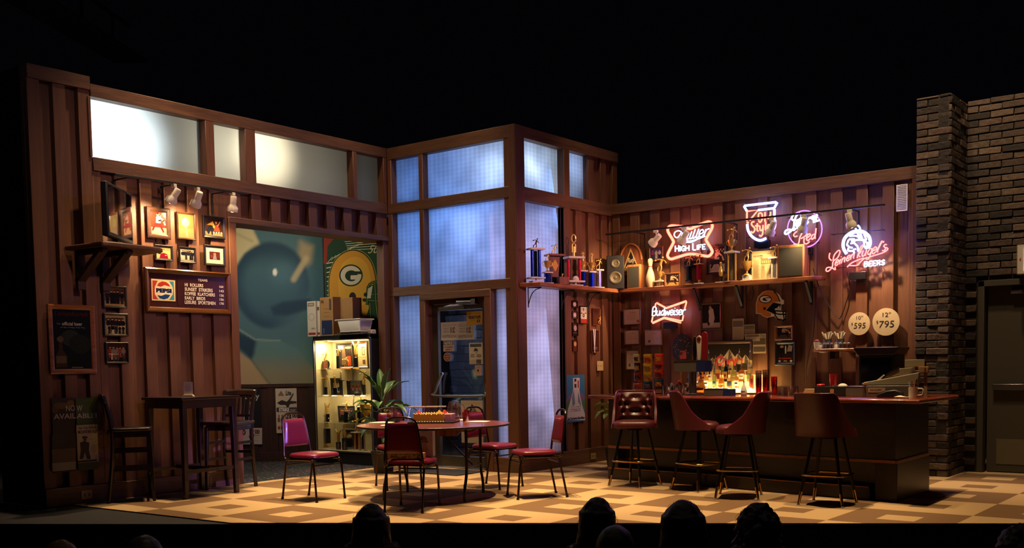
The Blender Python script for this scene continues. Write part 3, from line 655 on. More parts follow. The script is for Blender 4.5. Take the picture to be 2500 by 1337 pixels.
# ------------------------------------------------------------------ entrance: door, papers, exterior brick
mb = MB(); bricks(mb, ('Y', 12.15), -11.2, -9.68, 0, 3.2, cols=('6a7080', '5a6070', '747a88', '4c5260'), L_=.34, H_=.12, seed=12, jit=.01)
struct(mb, 'wall_exterior', 'brick', bevel=.006)
mb = MB(); bricks(mb, ('Y', 13.3), -10.3, -9.0, 0, 3.2, cols=('a07a64', '8a5a48', 'b08a70'), L_=.30, H_=.11, seed=14, jit=.012)
struct(mb, 'wall_exterior_far', 'brick', bevel=.006)
D = PW['D']; dx = lambda px, py=900: D.pt(px, py).x
dz = lambda px, py: D.pt(px, py).z
X0, X1 = dx(1056.5), dx(1186); ZT = dz(1120, 742); gx0, gx1 = dx(1071), dx(1179); gz1 = dz(1120, 756); gz0 = dz(1120, 1113); Yd = YE+.13
t = thing('entrance_door', 'bronze framed glass entrance door with push bar between beaded windows', 'door', ((X0+X1)/2, Yd, 0)); cx = (X0+X1)/2
mb = MB()
for a in ((X0, gx0, .02, ZT), (gx1, X1, .02, ZT), (gx0, gx1, gz1, ZT), (gx0, gx1, .02, gz0)): mb.box(a[0]-cx, a[1]-cx, 0, .05, a[2], a[3])
mb.build('door_frame', 'door', t, bevel=.004)
MB().box(gx0-cx, gx1-cx, .022, .028, gz0, gz1).build('glass_pane', 'glass', t, smooth=0)
pb = D.pt(1120, 966, .06).z; ptz = D.pt(1068, 912, .02).z; a = D.pt(1060, 966, .07).x-cx; b = D.pt(1183, 966, .07).x-cx
mb = MB(); mb.tube(catmull([(a+.10, -.01, ptz), (a+.05, -.03, ptz-.1), (a+.01, -.06, pb+.05), (a+.02, -.075, pb), (b-.02, -.075, pb), (b, -.06, pb+.05), (b, -.03, ptz-.12), (b+.0, -.005, ptz-.02)], 6), .017, 10)
mb.cyl((a+.10, 0, ptz), (a+.10, -.03, ptz), .02); mb.cyl((b, 0, ptz-.02), (b, -.03, ptz-.02), .02)
mb.build('push_bar', 'steel', t)
mb = MB(); q0 = D.pt(1112, 733, .1); q1 = D.pt(1151, 732, .1); mb.cyl((q0.x-cx, -.06, q0.z-.02), (q1.x-cx, -.06, q1.z-.02), .035, n=16); mb.box(q1.x-cx-.02, q1.x-cx+.05, -.1, 0, q1.z-.05, q1.z+.02)
mb.beam((q0.x-cx+.1, -.08, q0.z-.06), (D.pt(1083, 742, .2).x-cx, -.2, q0.z-.08), .03, .012); mb.beam((D.pt(1083, 742, .2).x-cx, -.2, q0.z-.08), (q0.x-cx+.05, -.01, q0.z-.03), .03, .012)
mb.build('door_closer', 'steel', t, bevel=.003)
tag(MB().box(X0-.03, X0-.002, Yd-.05, Yd+.07, 0, ZT+.04).box(X1+.002, X1+.03, Yd-.05, Yd+.07, 0, ZT+.04).box(X0-.03, X1+.03, Yd-.04, Yd+.06, ZT+.002, ZT+.09).build('trim_2', 'wall_dark'), kind='structure')
A = poster('D', 1139, 761, 1178, 791, .004, 'videotape_sign', 'yellow VIDEOTAPE notice taped at top right of the entrance door glass', 'sign', 'c8981c')
A.pt('VIDEOTAPE', 1143, 770, 1173.5, 778, '17130c', bold=.05); A.pe(1168, 783, 4, 4, '17130c'); A.pe(1168, 783, 1.4, 2.4, 'c8981c'); A.pt('THESE PREMISES ARE RECORDED', 1143, 763.5, 1174, 766, '6a5010'); A.pt('at all times', 1147, 781, 1160, 784, '6a5010'); fin(A)
A = poster('D', 1076, 787, 1157, 828, .0005, 'age_notice', 'wide white paper with a mirrored 21 printed twice, taped across the door glass', 'notice', 'b8b09e')
for x in (1080, 1119):
    A.pt('MUST BE AT LEAST', x, 791, x+34, 796, '8a8378', mirror=True); A.pt('21', x+20, 798, x+31, 812, '5f584e', bold=.05, mirror=True)
    A.pt('TO ENTER', x+3, 800, x+18, 804, '8a8378', mirror=True); A.pt('THE BAR', x+3, 807, x+18, 811, '8a8378', mirror=True); A.pt('NO EXCEPTIONS!', x, 817, x+34, 824, '7a7368', bold=.02, mirror=True)
fin(A)
A = poster('D', 1082, 832, 1108, 857, .004, 'drinking_notice', 'small pink NOTICE sticker, no drinking under 21, on door glass', 'notice', 'b39a88')
A.pr(1083, 833, 1107, 842, '1d222c'); A.pt('NOTICE', 1085, 834.5, 1105, 841, 'c8c0b4', bold=.04); A.pt('NO DRINKING', 1084, 845, 1106, 849, '1c1814', bold=.03); A.pt('UNDER 21', 1087, 851, 1103, 855, '1c1814', bold=.03); fin(A)
A = poster('D', 1083, 860, 1101, 882, .004, 'round_sticker', 'small oval red brown sticker below the NOTICE sticker on the door', 'sticker', None)
A.pe(1092, 871, 8.8, 11, 'b09a88'); A.pe(1092, 871, 7.6, 9.8, '6a2016'); A.pt('WE', 1088, 863, 1096, 866, 'c8a890'); A.pt('CARD', 1086, 868, 1098, 872, 'c8a890'); A.pt('HERE', 1087, 874, 1097, 877, 'c8a890'); fin(A)
A = poster('D', 1145, 837, 1179, 888, .004, 'menu_flyer', 'white flyer with black heading and tear-off fringe on the door glass', 'flyer', 'c8c0b0')
A.pr(1148, 839, 1175, 846, '1a1816'); A.pt('Fish Fry Menu Specials', 1150, 840.5, 1174, 844, 'c8c0b0'); A.pp([(1156, 857), (1160, 848), (1166, 852), (1167, 857)], '3a3632'); A.pr(1160, 860, 1166, 861, '55504a')
for i in range(4): A.pr(1149, 864+i*2, 1158, 865+i*2, '77726a'); A.pr(1164, 864+i*2, 1175, 865+i*2, '77726a')
A.pr(1163, 877, 1175, 887, '55504a'); 
for i in range(5): A.pr(1148+i*3, 878, 1148.5+i*3, 888, '77726a')
fin(A)
A = poster('D', 1159, 891, 1176, 916, .004, 'pink_note', 'small pink note with a dark drop mark under the flyer on the door', 'note', 'b8988a'); A.pe(1167, 904, 2, 3.5, '1c1814'); A.pr(1162, 895, 1172, 896, '7a6a60'); fin(A)
A = poster('D', 1125, 977, 1180, 1082, .004, 'door_poster', 'tall cream poster with a black 2018 triangle low on the entrance door glass', 'poster', 'b8ac94')
A.pp([(1143, 1012), (1152, 985), (1170, 1012)], '17130f'); A.pt('2018', 1150, 996, 1166, 1004, 'c8bca4', shear=.3); A.pt('LEAGUE', 1150, 1005, 1166, 1009, 'a89c84'); A.pr(1132, 1024, 1176, 1060, '9a8a72'); A.pp([(1140, 1060), (1148, 1036), (1160, 1030), (1170, 1060)], '6a4a38'); fin(A)
pts = [FZ(1000, 1143), FZ(1070, 1158), FZ(1182, 1149), FZ(1105, 1140)]
MB().box(-9.5, -8.45, 9.72, 10.28, 0, .012).build('door_mat', mat('grey_mat', '2a2a28', .95, bump=.5, bscale=400), bevel=.003, cat='doormat', label='dark grey rubber doormat on the carpet in front of the entrance door')

# right hand stage door and exit sign
t = thing('stage_door', 'grey painted double door with push bar and kick plate in the brick wall', 'door', (-3.19, YR+.10, 0))
mb = MB(); mb.box(.09, .98, 0, .045, .01, 2.20); mb.build('door_leaf', 'door_grey', t, bevel=.003)
mb = MB(); mb.box(0, .07, -.10, .05, 0, 2.27); mb.box(0, 1.9, -.10, .05, 2.20, 2.27); mb.build('door_frame', 'door_grey', t, bevel=.004)
MB().box(1.0, 1.88, 0, .045, .01, 2.20).build('door_leaf', 'door_grey', t, bevel=.003)
MB().box(.20, .95, -.004, 0, .10, .40).build('kick_plate', mat('kick_plate_tan', '6f6650', .5), t)
MB().box(.16, .50, -.05, 0, .98, 1.05).box(.50, .95, -.06, -.02, .975, 1.045).build('push_bar', 'steel', t, bevel=.004)
MB().box(.35, .80, -.07, 0, 2.10, 2.15).build('door_closer', 'grey', t, bevel=.004)
p = PW['R'].pt(2482, 638, .12)
t = thing('exit_sign', 'lit cream EXIT box with a red arrow on the brick wall above the stage door', 'sign', (p.x, YR-.02, 2.475))
MB().box(0, .55, -.10, 0, -.17, .17).build('sign_box', 'beige', t, bevel=.006)
A = Art(.53, .32, 'd8d0c0', y=-.1025, x0=.01, z0=-.16, th=.002)
A.poly([(.03, .5), (.07, .58), (.07, .42)], 'c03020')
A.build('sign_face', 'print', t)
e = MB(); e.box(.08, .50, -.108, -.101, -.13, .13); e.build('sign_panel', glow('exit_panel', 'ffe0d0', 2.2), t, smooth=0)
vs, fs, _ = glyph('EXIT', .03); e = MB(); e.add([(.10+.38*x, -.110, -.10+.2*y) for x, y in vs], fs); e.build('sign_letters', glow('exit_red', 'ff2010', 2.5), t, smooth=0, fix=False)

# light for the alcove, the lobby behind the panes
area('alcove_light', (-11.2, 8.6, 3.35), (-11.7, 9.9, 1.7), 25, (1, .84, .62), .9, .3)
area('pane_light_blue', (-9.0, 11.4, 3.3), (-9.0, 10.3, 3.1), 23, (.17, .38, 1), 2.0, 1.3)
area('pane_light_low', (-9.0, 11.3, 1.3), (-9.1, 10.3, 1.2), 15, (.42, .55, 1), 2.0, 1.6)
spot('pane_light_hot', (-9.0, 11.0, 4.3), (-7.95, 11.2, 3.75), 22, (.62, .80, 1), 70, .9, .2)
area('pane_light_violet', (-8.5, 11.0, 1.8), (-7.9, 11.05, 1.8), 7.5, (1, .60, .80), 1.2, 3.0)
point('pane_light_hot', (-8.35, 10.85, 3.92), 7, (.70, .85, 1), .1)
point('pane_light_hot', (-8.3, 11.75, 4.0), 4, (.45, .62, 1), .1)
spot('pane_light_low', (-9.4, 11.6, 4.2), (-8.6, 10.4, 2.6), 55, (.55, .60, 1), 40, 1, .2)
spot('exterior_light', (-9.2, 11.0, 2.2), (-9.75, 13.3, 1.95), 26, (1, .72, .5), 14, .6)
spot('exterior_light_blue', (-8.4, 10.7, 3.2), (-10.2, 12.1, 1.5), 40, (.35, .50, 1), 50, .8)

# ------------------------------------------------------------------ framed pictures
M['frame_black'] = mat('black_frame', '17120f', .35, coat=.3); M['frame_brown'] = wood('brown_frame', '2e1a0e', '4e301a', 'x', .3, .3); M['frame_oak'] = wood('oak_frame', '6a3818', '9a5c2c', 'x', .35, .3)
M['frame_grey'] = mat('grey_frame', '6f6a66', .4)
def frame_mesh(w, h, fw, d=.022, inner=.35):
    mb = MB()
    def ring(a, b, y0, y1):
        P = []
        for k, y in ((a, y0), (b, y1)):
            P += [(-w/2+k, y, -h/2+k), (w/2-k, y, -h/2+k), (w/2-k, y, h/2-k), (-w/2+k, y, h/2-k)]
        mb.add(P, [(i, (i+1) % 4, (i+1) % 4+4, i+4) for i in range(4)])
    ring(0, 0, 0, -d*.8); ring(0, fw*.25, -d*.8, -d); ring(fw*.25, fw*.75, -d, -d*.75); ring(fw*.75, fw, -d*.75, -d*.45); ring(fw, fw, -d*.45, -.001)
    mb.add([(-w/2, 0, -h/2), (w/2, 0, -h/2), (w/2, 0, h/2), (-w/2, 0, h/2)], [(0, 1, 2, 3)])
    return mb
def framed(W, x1, y1, x2, y2, label, draw, frame='frame_black', fw=.028, off=.0, mat_=None, bg='302820', name='picture_frame', cat='framed picture', group=None, tilt=0, gloss='gloss', dims=None):
    c, rz, w, h = hang(W, x1, y1, x2, y2, off)
    if dims: w, h = dims
    t = thing(name, label, cat, c, rz, group); t.rotation_euler = (0, tilt, rz)
    frame_mesh(w, h, fw).build('frame', frame, t, smooth=20, fix=False)
    A = Art(w-2*fw+.004, h-2*fw+.004, bg, y=-.008, th=.003)
    if mat_:
        m, mc = mat_; A.rect(0, 0, 1, 1, mc); B = Art(w-2*fw-2*m, h-2*fw-2*m, bg, y=-.0095, th=.001); draw(B); A.mb.add(B.mb.v, [], 0)
        k = len(A.mb.v)-len(B.mb.v); A.mb.f += [[i+k for i in f] for f in B.mb.f]; A.mb.m += B.mb.m; A.mb.c += B.mb.c
    else: draw(A)
    A.build('picture', gloss, t); return t
def crowd(n, tops, bg0='3a2418', floor='8a5a34', seed=0, seated=False, top=.9, skin='c09070'):
    def f(A):
        rr = random.Random(seed); A.rect(0, 0, 1, 1, bg0); A.rect(0, 0, 1, .28, floor)
        for k in range(4): A.rect(rr.random()*.8, .5+rr.random()*.3, rr.random()*.2+.8, .55+rr.random()*.4, '4a3020')
        for r_ in range(2 if seated else 1):
            for i in range(n): A.person((i+.5)/n*.86+.07+rr.uniform(-.02, .02), .12-.06*r_ if not r_ else .02, (top-.12-.28*r_)*rr.uniform(.92, 1), rr.choice(tops), rr.choice(('181414', '2a2622', 'b0a890')), skin, .3)
    return f
def bowler(bg0, fl, top, legs, mirror=False, lane=True):
    def f(A):
        A.rect(0, 0, 1, 1, bg0); A.rect(0, 0, 1, .3, fl); q = (lambda u: 1-u) if mirror else (lambda u: u)
        A.poly([(q(.35), .52), (q(.62), .52), (q(.86), .12), (q(.76), .08), (q(.52), .38), (q(.30), .34), (q(.12), .12), (q(.04), .18), (q(.2), .44)], legs)
        A.poly([(q(.32), .5), (q(.62), .5), (q(.66), .74), (q(.52), .84), (q(.36), .78)], top); A.ell(q(.44), .88, .07, .06, 'c89a78'); A.ell(q(.44), .92, .075, .04, '2a1a10')
        A.line([(q(.6), .76), (q(.82), .62), (q(.9), .45)], .02, 'c89a78'); A.line([(q(.38), .74), (q(.52), .6), (q(.6), .62)], .02, 'c89a78'); A.ell(q(.62), .63, .06, .05, '20202a')
        for i in range(5): A.ell(.55+i*.09, .9-(i % 2)*.07, .03, .03, 'c8a080')
    return f
framed('L', 356.3, 502.7, 415.7, 585.3, 'framed photo of a lunging bowler, large at top left above the Pepsi board', bowler('5a2416', 'c49a68', 'd8b898', '5a1a18'), 'frame_brown', .05)
def f(A):
    A.rect(0, 0, 1, 1, '6a5c34'); A.rect(0, 0, 1, .42, '7c6a42'); A.ell(.45, .66, .24, .2, 'a89c68'); A.poly([(.42, .5), (.52, .52), (.6, .1), (.5, .06), (.46, .3)], '9a8a60'); A.line([(.1, .42), (.9, .38)], .006, '6a5a30')
framed('L', 429.3, 515.9, 477.2, 587.7, 'framed faded yellow photo between the two upper photos under the spotlights', f, 'frame_brown', .022)
def f(A):
    A.rect(0, 0, 1, 1, '3a1c12'); A.rect(0, 0, 1, .25, '8a6844'); A.poly([(.1, .6), (.45, .85), (.6, .5), (.55, .4), (.35, .62)], 'c89a3c'); A.poly([(.06, .3), (.3, .62), (.44, .6), (.44, .05), (.36, .05), (.34, .35), (.2, .05)], '141824')
    A.poly([(.5, .3), (.62, .72), (.8, .5), (.85, .25)], '8a3a28'); A.ell(.64, .78, .06, .07, 'b88460'); A.line([(.72, .6), (.86, .85)], .015, 'b88460')
    for i in range(7): A.ell(.5+i*.07, .2, .03, .05, ('c8b8a0', '2a2a30')[i % 2])
framed('L', 492.7, 524.3, 548.2, 584.8, 'framed photo of a crouching man and red dressed woman, top right of the group', f, 'frame_black', .032)
def f(A):
    A.rect(0, 0, 1, 1, 'c8a468'); A.rect(0, .7, 1, 1, 'b8905a'); A.poly([(.2, 0), (.28, .42), (.5, .5), (.74, .42), (.82, 0)], '7a1420'); A.ell(.5, .68, .11, .15, 'c89878'); A.ell(.5, .8, .1, .07, '8a6844'); A.ell(.2, .52, .13, .15, '1a1818'); A.rect(.6, .28, .7, .32, 'd8d0c0')
framed('L', 375.5, 596, 420.9, 637.9, 'framed photo of a man in red holding a black ball, behind the TV shelf tip', f, 'frame_black', .025)
framed('L', 434.1, 600.8, 477.6, 643.9, 'small framed photo of a dark dressed team standing, middle of the lower row', crowd(6, ('15161c', '20222a'), 'c8b890', 'a89878', 3), 'frame_black', .026)
def f(A): A.rect(0, 0, 1, 1, '4a2018'); A.poly([(.3, 0), (.38, .5), (.62, .5), (.7, 0)], '7a7470'); A.ell(.5, .66, .13, .2, 'b86a4c'); A.ell(.2, .4, .1, .2, '6a2c20'); A.ell(.8, .4, .1, .2, '5a241c')
framed('L', 496.3, 596.5, 549.4, 651.1, 'black frame with wide white mat round a small red portrait', f, 'frame_black', .028, mat_=(.045, 'd8c8a4'))
framed('L', 248.2, 696.2, 308.6, 752.7, 'framed team photo of five people, topmost of three beneath the TV shelf', crowd(5, ('141414', '202020'), '6a4424', 'a8844c', 5), 'frame_black', .024)
framed('L', 250.6, 763.5, 312, 821, 'framed team photo with front row kneeling, middle of three beneath the TV shelf', crowd(5, ('101014', '1c1a1a'), 'a08858', '98804c', 6, True), 'frame_black', .024)
framed('L', 255.5, 834.8, 313, 886.4, 'framed photo of a grey shirted team, lowest of three beneath the TV shelf', crowd(5, ('6a6460', '4a3a34', '7a3020'), '3a2018', '2a1a14', 7, True), 'frame_black', .02)
# pepsi team board
c, rz, w, h = hang('L', 349.1, 651.8, 561.6, 767)
t = thing('team_board', 'wooden Pepsi letter board listing TEAMS with scores, under the spotlit photos', 'letter board', c, rz)
frame_mesh(w, h, .055, .045).build('frame', mat('gilt_edge_wood', '5a3414', .25, coat=.4, metal=.2), t, smooth=20, fix=False)
A = PArt('L', 349.1, 651.8, 561.6, 767, off=0, bg='3c1c12', y=-.012)
A.pl([(430.5, 668), (432, 757)], .012, '24100a')
for x in range(20): A.pl([(436, 676+x*4), (552, 690+x*3.6)], .0015, '2c130c')
A.pp([(367, 680), (425.5, 684.5), (426.5, 735.5), (369, 733)], 'd8c890')
A.pp([(370, 684), (383, 685), (376, 700), (376, 718), (384, 731), (371, 730)], 'b03c34'); A.pp([(411, 686.5), (422, 687.5), (423.5, 732.5), (411, 732), (420, 718), (420, 702)], '3f88a0')
A.pe(398, 709, 22.5, 24.5, 'e0d0a0'); A.pe(398, 709, 20.5, 22.5, 'e4d8ac')
A.pp([(381, 697), (386, 690), (394, 686.5), (403, 688), (410, 693), (414, 700), (400, 696), (390, 700)], 'b03428', 0); A.pp([(382, 720), (392, 722), (402, 718), (414, 720), (408, 728), (398, 731), (388, 728)], '1e3f7a')
A.pt('PEPSI', 379, 704, 417, 714.5, '141f4a', bold=.07)
for (s, x0, y0, x1, y1) in (('TEAMS', 481, 681, 504.5, 687), ('HI  ROLLERS', 449, 692, 494, 700), ('SUNSET  STRIKERS', 449, 703, 517, 711.5), ('KOFFEE  KLATCHERS', 449, 714, 522.5, 722), ('EARLY  BIRDS', 449, 724, 499, 732), ('LEISURE  SPORTSMEN', 449, 734.5, 524, 743), ('164', 533.5, 697, 543, 703), ('143', 533.5, 707.5, 544, 713.5), ('126', 534, 718, 544, 724), ('156', 534, 728, 544, 734), ('178', 534, 738, 544, 744)):
    A.pt(s, x0, y0, x1, y1, 'e0d4b8', bold=.025)
A.build('board_face', 'gloss', t)
# beer poster on the pier
def f(A):
    A.rect(0, 0, 1, 1, '10151a'); A.ell(.45, .52, .25, .14, '26302c'); A.ell(.7, .42, .3, .16, '1c2420')
    A.text('Leinenkugels', .05, .86, .95, .97, '4a1414', shear=.3, bold=.02); A.text('official beer', .24, .73, .78, .79, 'a8a49a', bold=.02); A.text('The', .1, .745, .2, .77, '8a867c'); A.text('of the Friday Fish Fry.', .2, .68, .86, .71, '8a867c')
    A.poly([(.04, .03), (.34, .03), (.34, .22), (.24, .32), (.22, .56), (.15, .56), (.13, .32), (.04, .22)], '3a2c22'); A.ell(.18, .5, .09, .05, '5a4c3c'); A.rect(.06, .1, .32, .22, '5c5040'); A.rect(.45, .02, .75, .035, '6a665e')
framed('L', 114, 741.4, 235, 911, 'tall wood framed dark beer poster reading official beer of the Friday Fish Fry', f, 'frame_oak', .05, name='framed_poster', cat='framed poster')
A = poster('L', 125.3, 972, 186, 1149, .002, 'new_beer_poster', 'dark poster with yellow leaves reading NOW AVAILABLE low on the pier, left sheet', bg='20160e')
A.pe(150, 990, 20, 8, '5a4218'); A.pe(172, 984, 9, 8, '6a4a1c'); A.pe(135, 1000, 8, 8, '4a3414'); A.pr(127, 1060, 186, 1100, '2a2014'); A.pr(127, 1095, 185, 1140, '5a4c34'); A.pr(127, 1128, 185, 1148, '8a8478')
A.pt('NO', 161, 989, 183, 1003, 'a8a49c', bold=.015); A.pt('AVAIL', 131, 1009, 185, 1022, 'a8a49c', bold=.015); fin(A)
A = poster('L', 184, 971, 240, 1144, .006, 'ale_poster', 'green poster with a cream Mountain Ale panel low on the pier, right sheet', bg='2c3a1c')
A.pr(186, 972, 238, 1034, '3a4a22'); A.pr(188, 1036, 239, 1128, 'a89a7c'); A.pt('W', 187, 989, 201, 1003, 'a8a49c', bold=.015); A.pt('ABLE!', 187, 1008, 236, 1020, 'a8a49c', bold=.015)
A.pt('Not Your Fathers', 191, 1040, 235, 1046, '2a1c12', shear=.3, bold=.02); A.pt('MOUNTAIN ALE', 190, 1049, 236, 1057, '2a1c12', bold=.04); A.pe(207, 1067, 7, 3, '1a1410'); A.pe(207, 1071, 4, 6, '4a3a2c'); A.pp([(195, 1080), (206, 1076), (218, 1080), (217, 1098), (222, 1120), (212, 1120), (207, 1104), (202, 1120), (194, 1120), (197, 1098)], '2c2018'); A.pe(228, 1095, 7, 12, '9a8c70'); A.pr(190, 1122, 237, 1127, '1a2412'); fin(A)
c, rz, w, h = hang('L', 198, 1198, 225, 1215.6, .004)
A = Art(w, h, 'a08a5c', y=-.006, th=.006); 
for k in (.3, .7): A.ell(k, .5, .09, .22, '6a5a38'); A.rect(k-.04, .45, k-.02, .6, '1a140c'); A.rect(k+.02, .45, k+.04, .6, '1a140c')
A.build('wall_outlet', 'print', loc=c, rz=rz, cat='power outlet', label='cream double power outlet on the baseboard of the left pier')

# ------------------------------------------------------------------ television on its bracket shelf
zsh = 2.66
t = thing('tv_shelf', 'dark wooden bracket shelf with rounded nose carrying the television', 'shelf', (XL, 6.2, zsh))
mb = MB(); out = [(0.0, -.55), (.62, -.50), (.66, -.40), (.56, .20), (.48, .28), (.0, .30)]
mb.prism(out, (0, 0, 0), (1, 0, 0), (0, 1, 0), (0, 0, -.045)); mb.build('board', 'rail_y', t, bevel=.012)
for y in (-.40, -.12):
    mb = MB(); mb.beam((.0, y, -.36), (.48, y, -.05), .05, .09, upv=(0, 1, 0)); mb.box(0.001, .05, y-.045, y+.045, -.44, -.045); mb.box(0, .5, y-.03, y+.03, -.09, -.045)
    mb.build('brace', 'wall_dark', t, bevel=.004)
na, fb = FX(257.6, 505, XL+.62), FX(319, 530, XL+.10); na.z = fb.z = 0; tvd = fb-na; tvw = tvd.length; tc_ = (na+fb)/2
t = thing('television', 'black flat television angled on the bracket shelf high on the left wall', 'television', (tc_.x, tc_.y, zsh), rz=math.atan2(tvd.y, tvd.x))
MB().box(-tvw/2, tvw/2, -.02, .045, .06, .60).build('housing', 'black', t, bevel=.012)
MB().box(-tvw/2+.03, tvw/2-.03, -.022, -.019, .10, .57).build('screen', mat('tv_screen', '07080a', .06, coat=.6), t)
MB().box(-.05, .05, 0, .03, .0, .1).box(-.2, .2, -.08, .10, 0, .014).build('foot', 'black', t, bevel=.004)
# ------------------------------------------------------------------ track lights
def can_light(loc, aim, label, colm='canwhite', power=30, col=(1, .66, .34), ang=125, group='track spotlights', lit=True, s=.88, tilt_side=0):
    t = thing('track_spotlight', label, 'spotlight', loc, 0, group)
    MB().box(-.03, .03, -.018, .018, -.035, 0).build('track_adapter', colm, t, bevel=.003)
    MB().cyl((0, 0, -.035), (0, 0, -.085), .008).build('stem', 'chrome', t)
    d = (Vector(aim)-Vector(loc)).normalized(); c = Vector((0, 0, -.125)); B = MB()
    ax = d; a0 = c-ax*.10*s; q = ax.orthogonal().normalized()
    prof = [(.0, 0), (.036, .0), (.042, .01), (.042, .10), (.044, .11), (.070, .145), (.072, .20), (.066, .20), (.062, .15), (.0, .13)]
    M3 = ax.to_track_quat('Z', 'Y').to_matrix(); n = 20; vs = []; fs = []
    for r, h_ in prof:
        for j in range(n): vs.append(a0+M3@Vector((max(r, .001)*s*cos(2*pi*j/n), max(r, .001)*s*sin(2*pi*j/n), h_*s)))
    for i in range(len(prof)-1):
        for j in range(n): fs.append((i*n+j, i*n+(j+1) % n, (i+1)*n+(j+1) % n, (i+1)*n+j))
    B.add(vs, fs); B.build('lamp_can', colm, t, fix=True)
    if lit:
        e = MB(); k = a0+M3@Vector((0, 0, .175*s)); e.ball(k, .036*s, 12, 6); e.build('bulb', glow('bulb_glow_%d' % len(bpy.data.materials), 'ffd9a0', 6 if power > 12 else 2), t)
        spot('track_lamp_beam', Vector(loc)+k+d*.05, Vector(aim), power, col, ang, 1, .03)
    return t
def track(P0, P1, label, arms):
    t = thing('light_track', label, 'light track', P0); P0 = Vector(P0); d = Vector(P1)-P0
    MB().beam((0, 0, .012), d+Vector((0, 0, .012)), .036, .022).build('rail', 'black', t, bevel=.002)
    for k, off, dr in arms:
        q = d*k; MB().tube([q+Vector((0, 0, .02)), q+Vector(off)+Vector((0, 0, .02)), q+Vector(off)+Vector((0, 0, dr))], .011, 8).build('bracket_arm', 'black', t)
T0, T1 = (XL+.32, 6.05, 3.385), (XL+.32, 7.74, 3.385)
track(T0, T1, 'black lighting track on bracket arms in front of the framed photos', [(.12, (-.33, 0, 0), -.05), (.85, (-.33, 0, 0), -.2), (.45, (-.33, 0, 0), -.05)])
for px, py, am, lb, pw in ((425, 470, (XL, 6.55, 2.85), 'white track spotlight leftmost of three over the framed photos', 75), (482, 476, (XL+.02, 7.05, 2.95), 'white track spotlight in the middle of three over the framed photos', 65), (568, 480, (XL, 7.55, 2.1), 'white track spotlight rightmost of three, by the opening', 65)):
    q = FX(px, py, XL+.32); can_light((XL+.32, q.y, 3.385), am, lb, power=pw)
T0 = PW['B'].pt(1480, 574.3, .40); T1 = PW['B'].pt(2159.8, 502, .40); zt_ = (T0.z+T1.z)/2
track((T0.x, YB-.40, zt_), (T1.x, YB-.40, zt_), 'long black lighting track crossing in front of the neon signs', [(.10, (0, .39, 0), -.18), (.465, (0, .39, 0), -.24), (.885, (0, .39, 0), -.2)])
GR = [(1601, 566, (-7.75, YB-.25, 2.55), 'white track spotlight beside the arched plaque, pointing down left', 60), (1670, 560, (-7.15, YB-.20, 2.4), 'track spotlight hanging before the Miller sign', 75), (1884, 535, (-5.75, YB-.2, 2.4), 'track spotlight hanging before the shield shaped sign', 50), (1962, 528, (-5.2, YB-.2, 2.4), 'track spotlight hanging before the round Red sign', 40), (2075, 515, (-4.15, YB-.05, 1.9), 'track spotlight rightmost on the track, above the headdress sign', 150)]
for px, py, am, lb, pw in GR:
    q = PW['B'].pt(px, py, .40); can_light((q.x, YB-.40, zt_), am, lb, power=pw, ang=90)

# ------------------------------------------------------------------ furniture: pub table and chairs
t = thing('pub_table', 'tall dark square pub table against the left wall', 'table', (-9.775, 6.83, 0), radians(3))
tw = .36
MB().box(-.345, .345, -tw-.03, tw+.03, 1.055, 1.085).build('tabletop', 'blackwood', t, bevel=.005)
mb = MB()
for a in ((-.30, .30, -tw, -tw+.025), (-.30, .30, tw-.025, tw), (-.32, -.295, -tw, tw), (.295, .32, -tw, tw)): mb.box(*a, .965, 1.055)
mb.build('apron', 'blackwood', t)
for sx in (-1, 1):
    for sy in (-1, 1): MB().beam((sx*.285, sy*(tw-.03), 1.055), (sx*.295, sy*(tw-.02), 0), .062, .062, t=.75).build('leg', 'blackwood', t, bevel=.004)
MB().beam((-.29, 0, .30), (.29, 0, .30), .02, .04).box(-.30, -.28, -tw, tw, .27, .31).box(.28, .30, -tw, tw, .27, .31).build('stretcher', 'blackwood', t)
t = thing('menu_card', 'small white menu card in a wooden stand on the pub table', 'table card', (-9.66, 6.72, 1.086), radians(38))
MB().prism([(-.06, 0), (.06, 0), (.045, .022), (-.045, .022)], (0, -.03, 0), (1, 0, 0), (0, 0, 1), (0, .06, 0)).build('stand', 'cream', t, bevel=.002)
A = Art(.095, .14, 'b8a8a8', y=0, z0=.018); A.lines(.12, .1, .9, .9, 9, '8a7c80', .3); A.build('card', 'print', t)
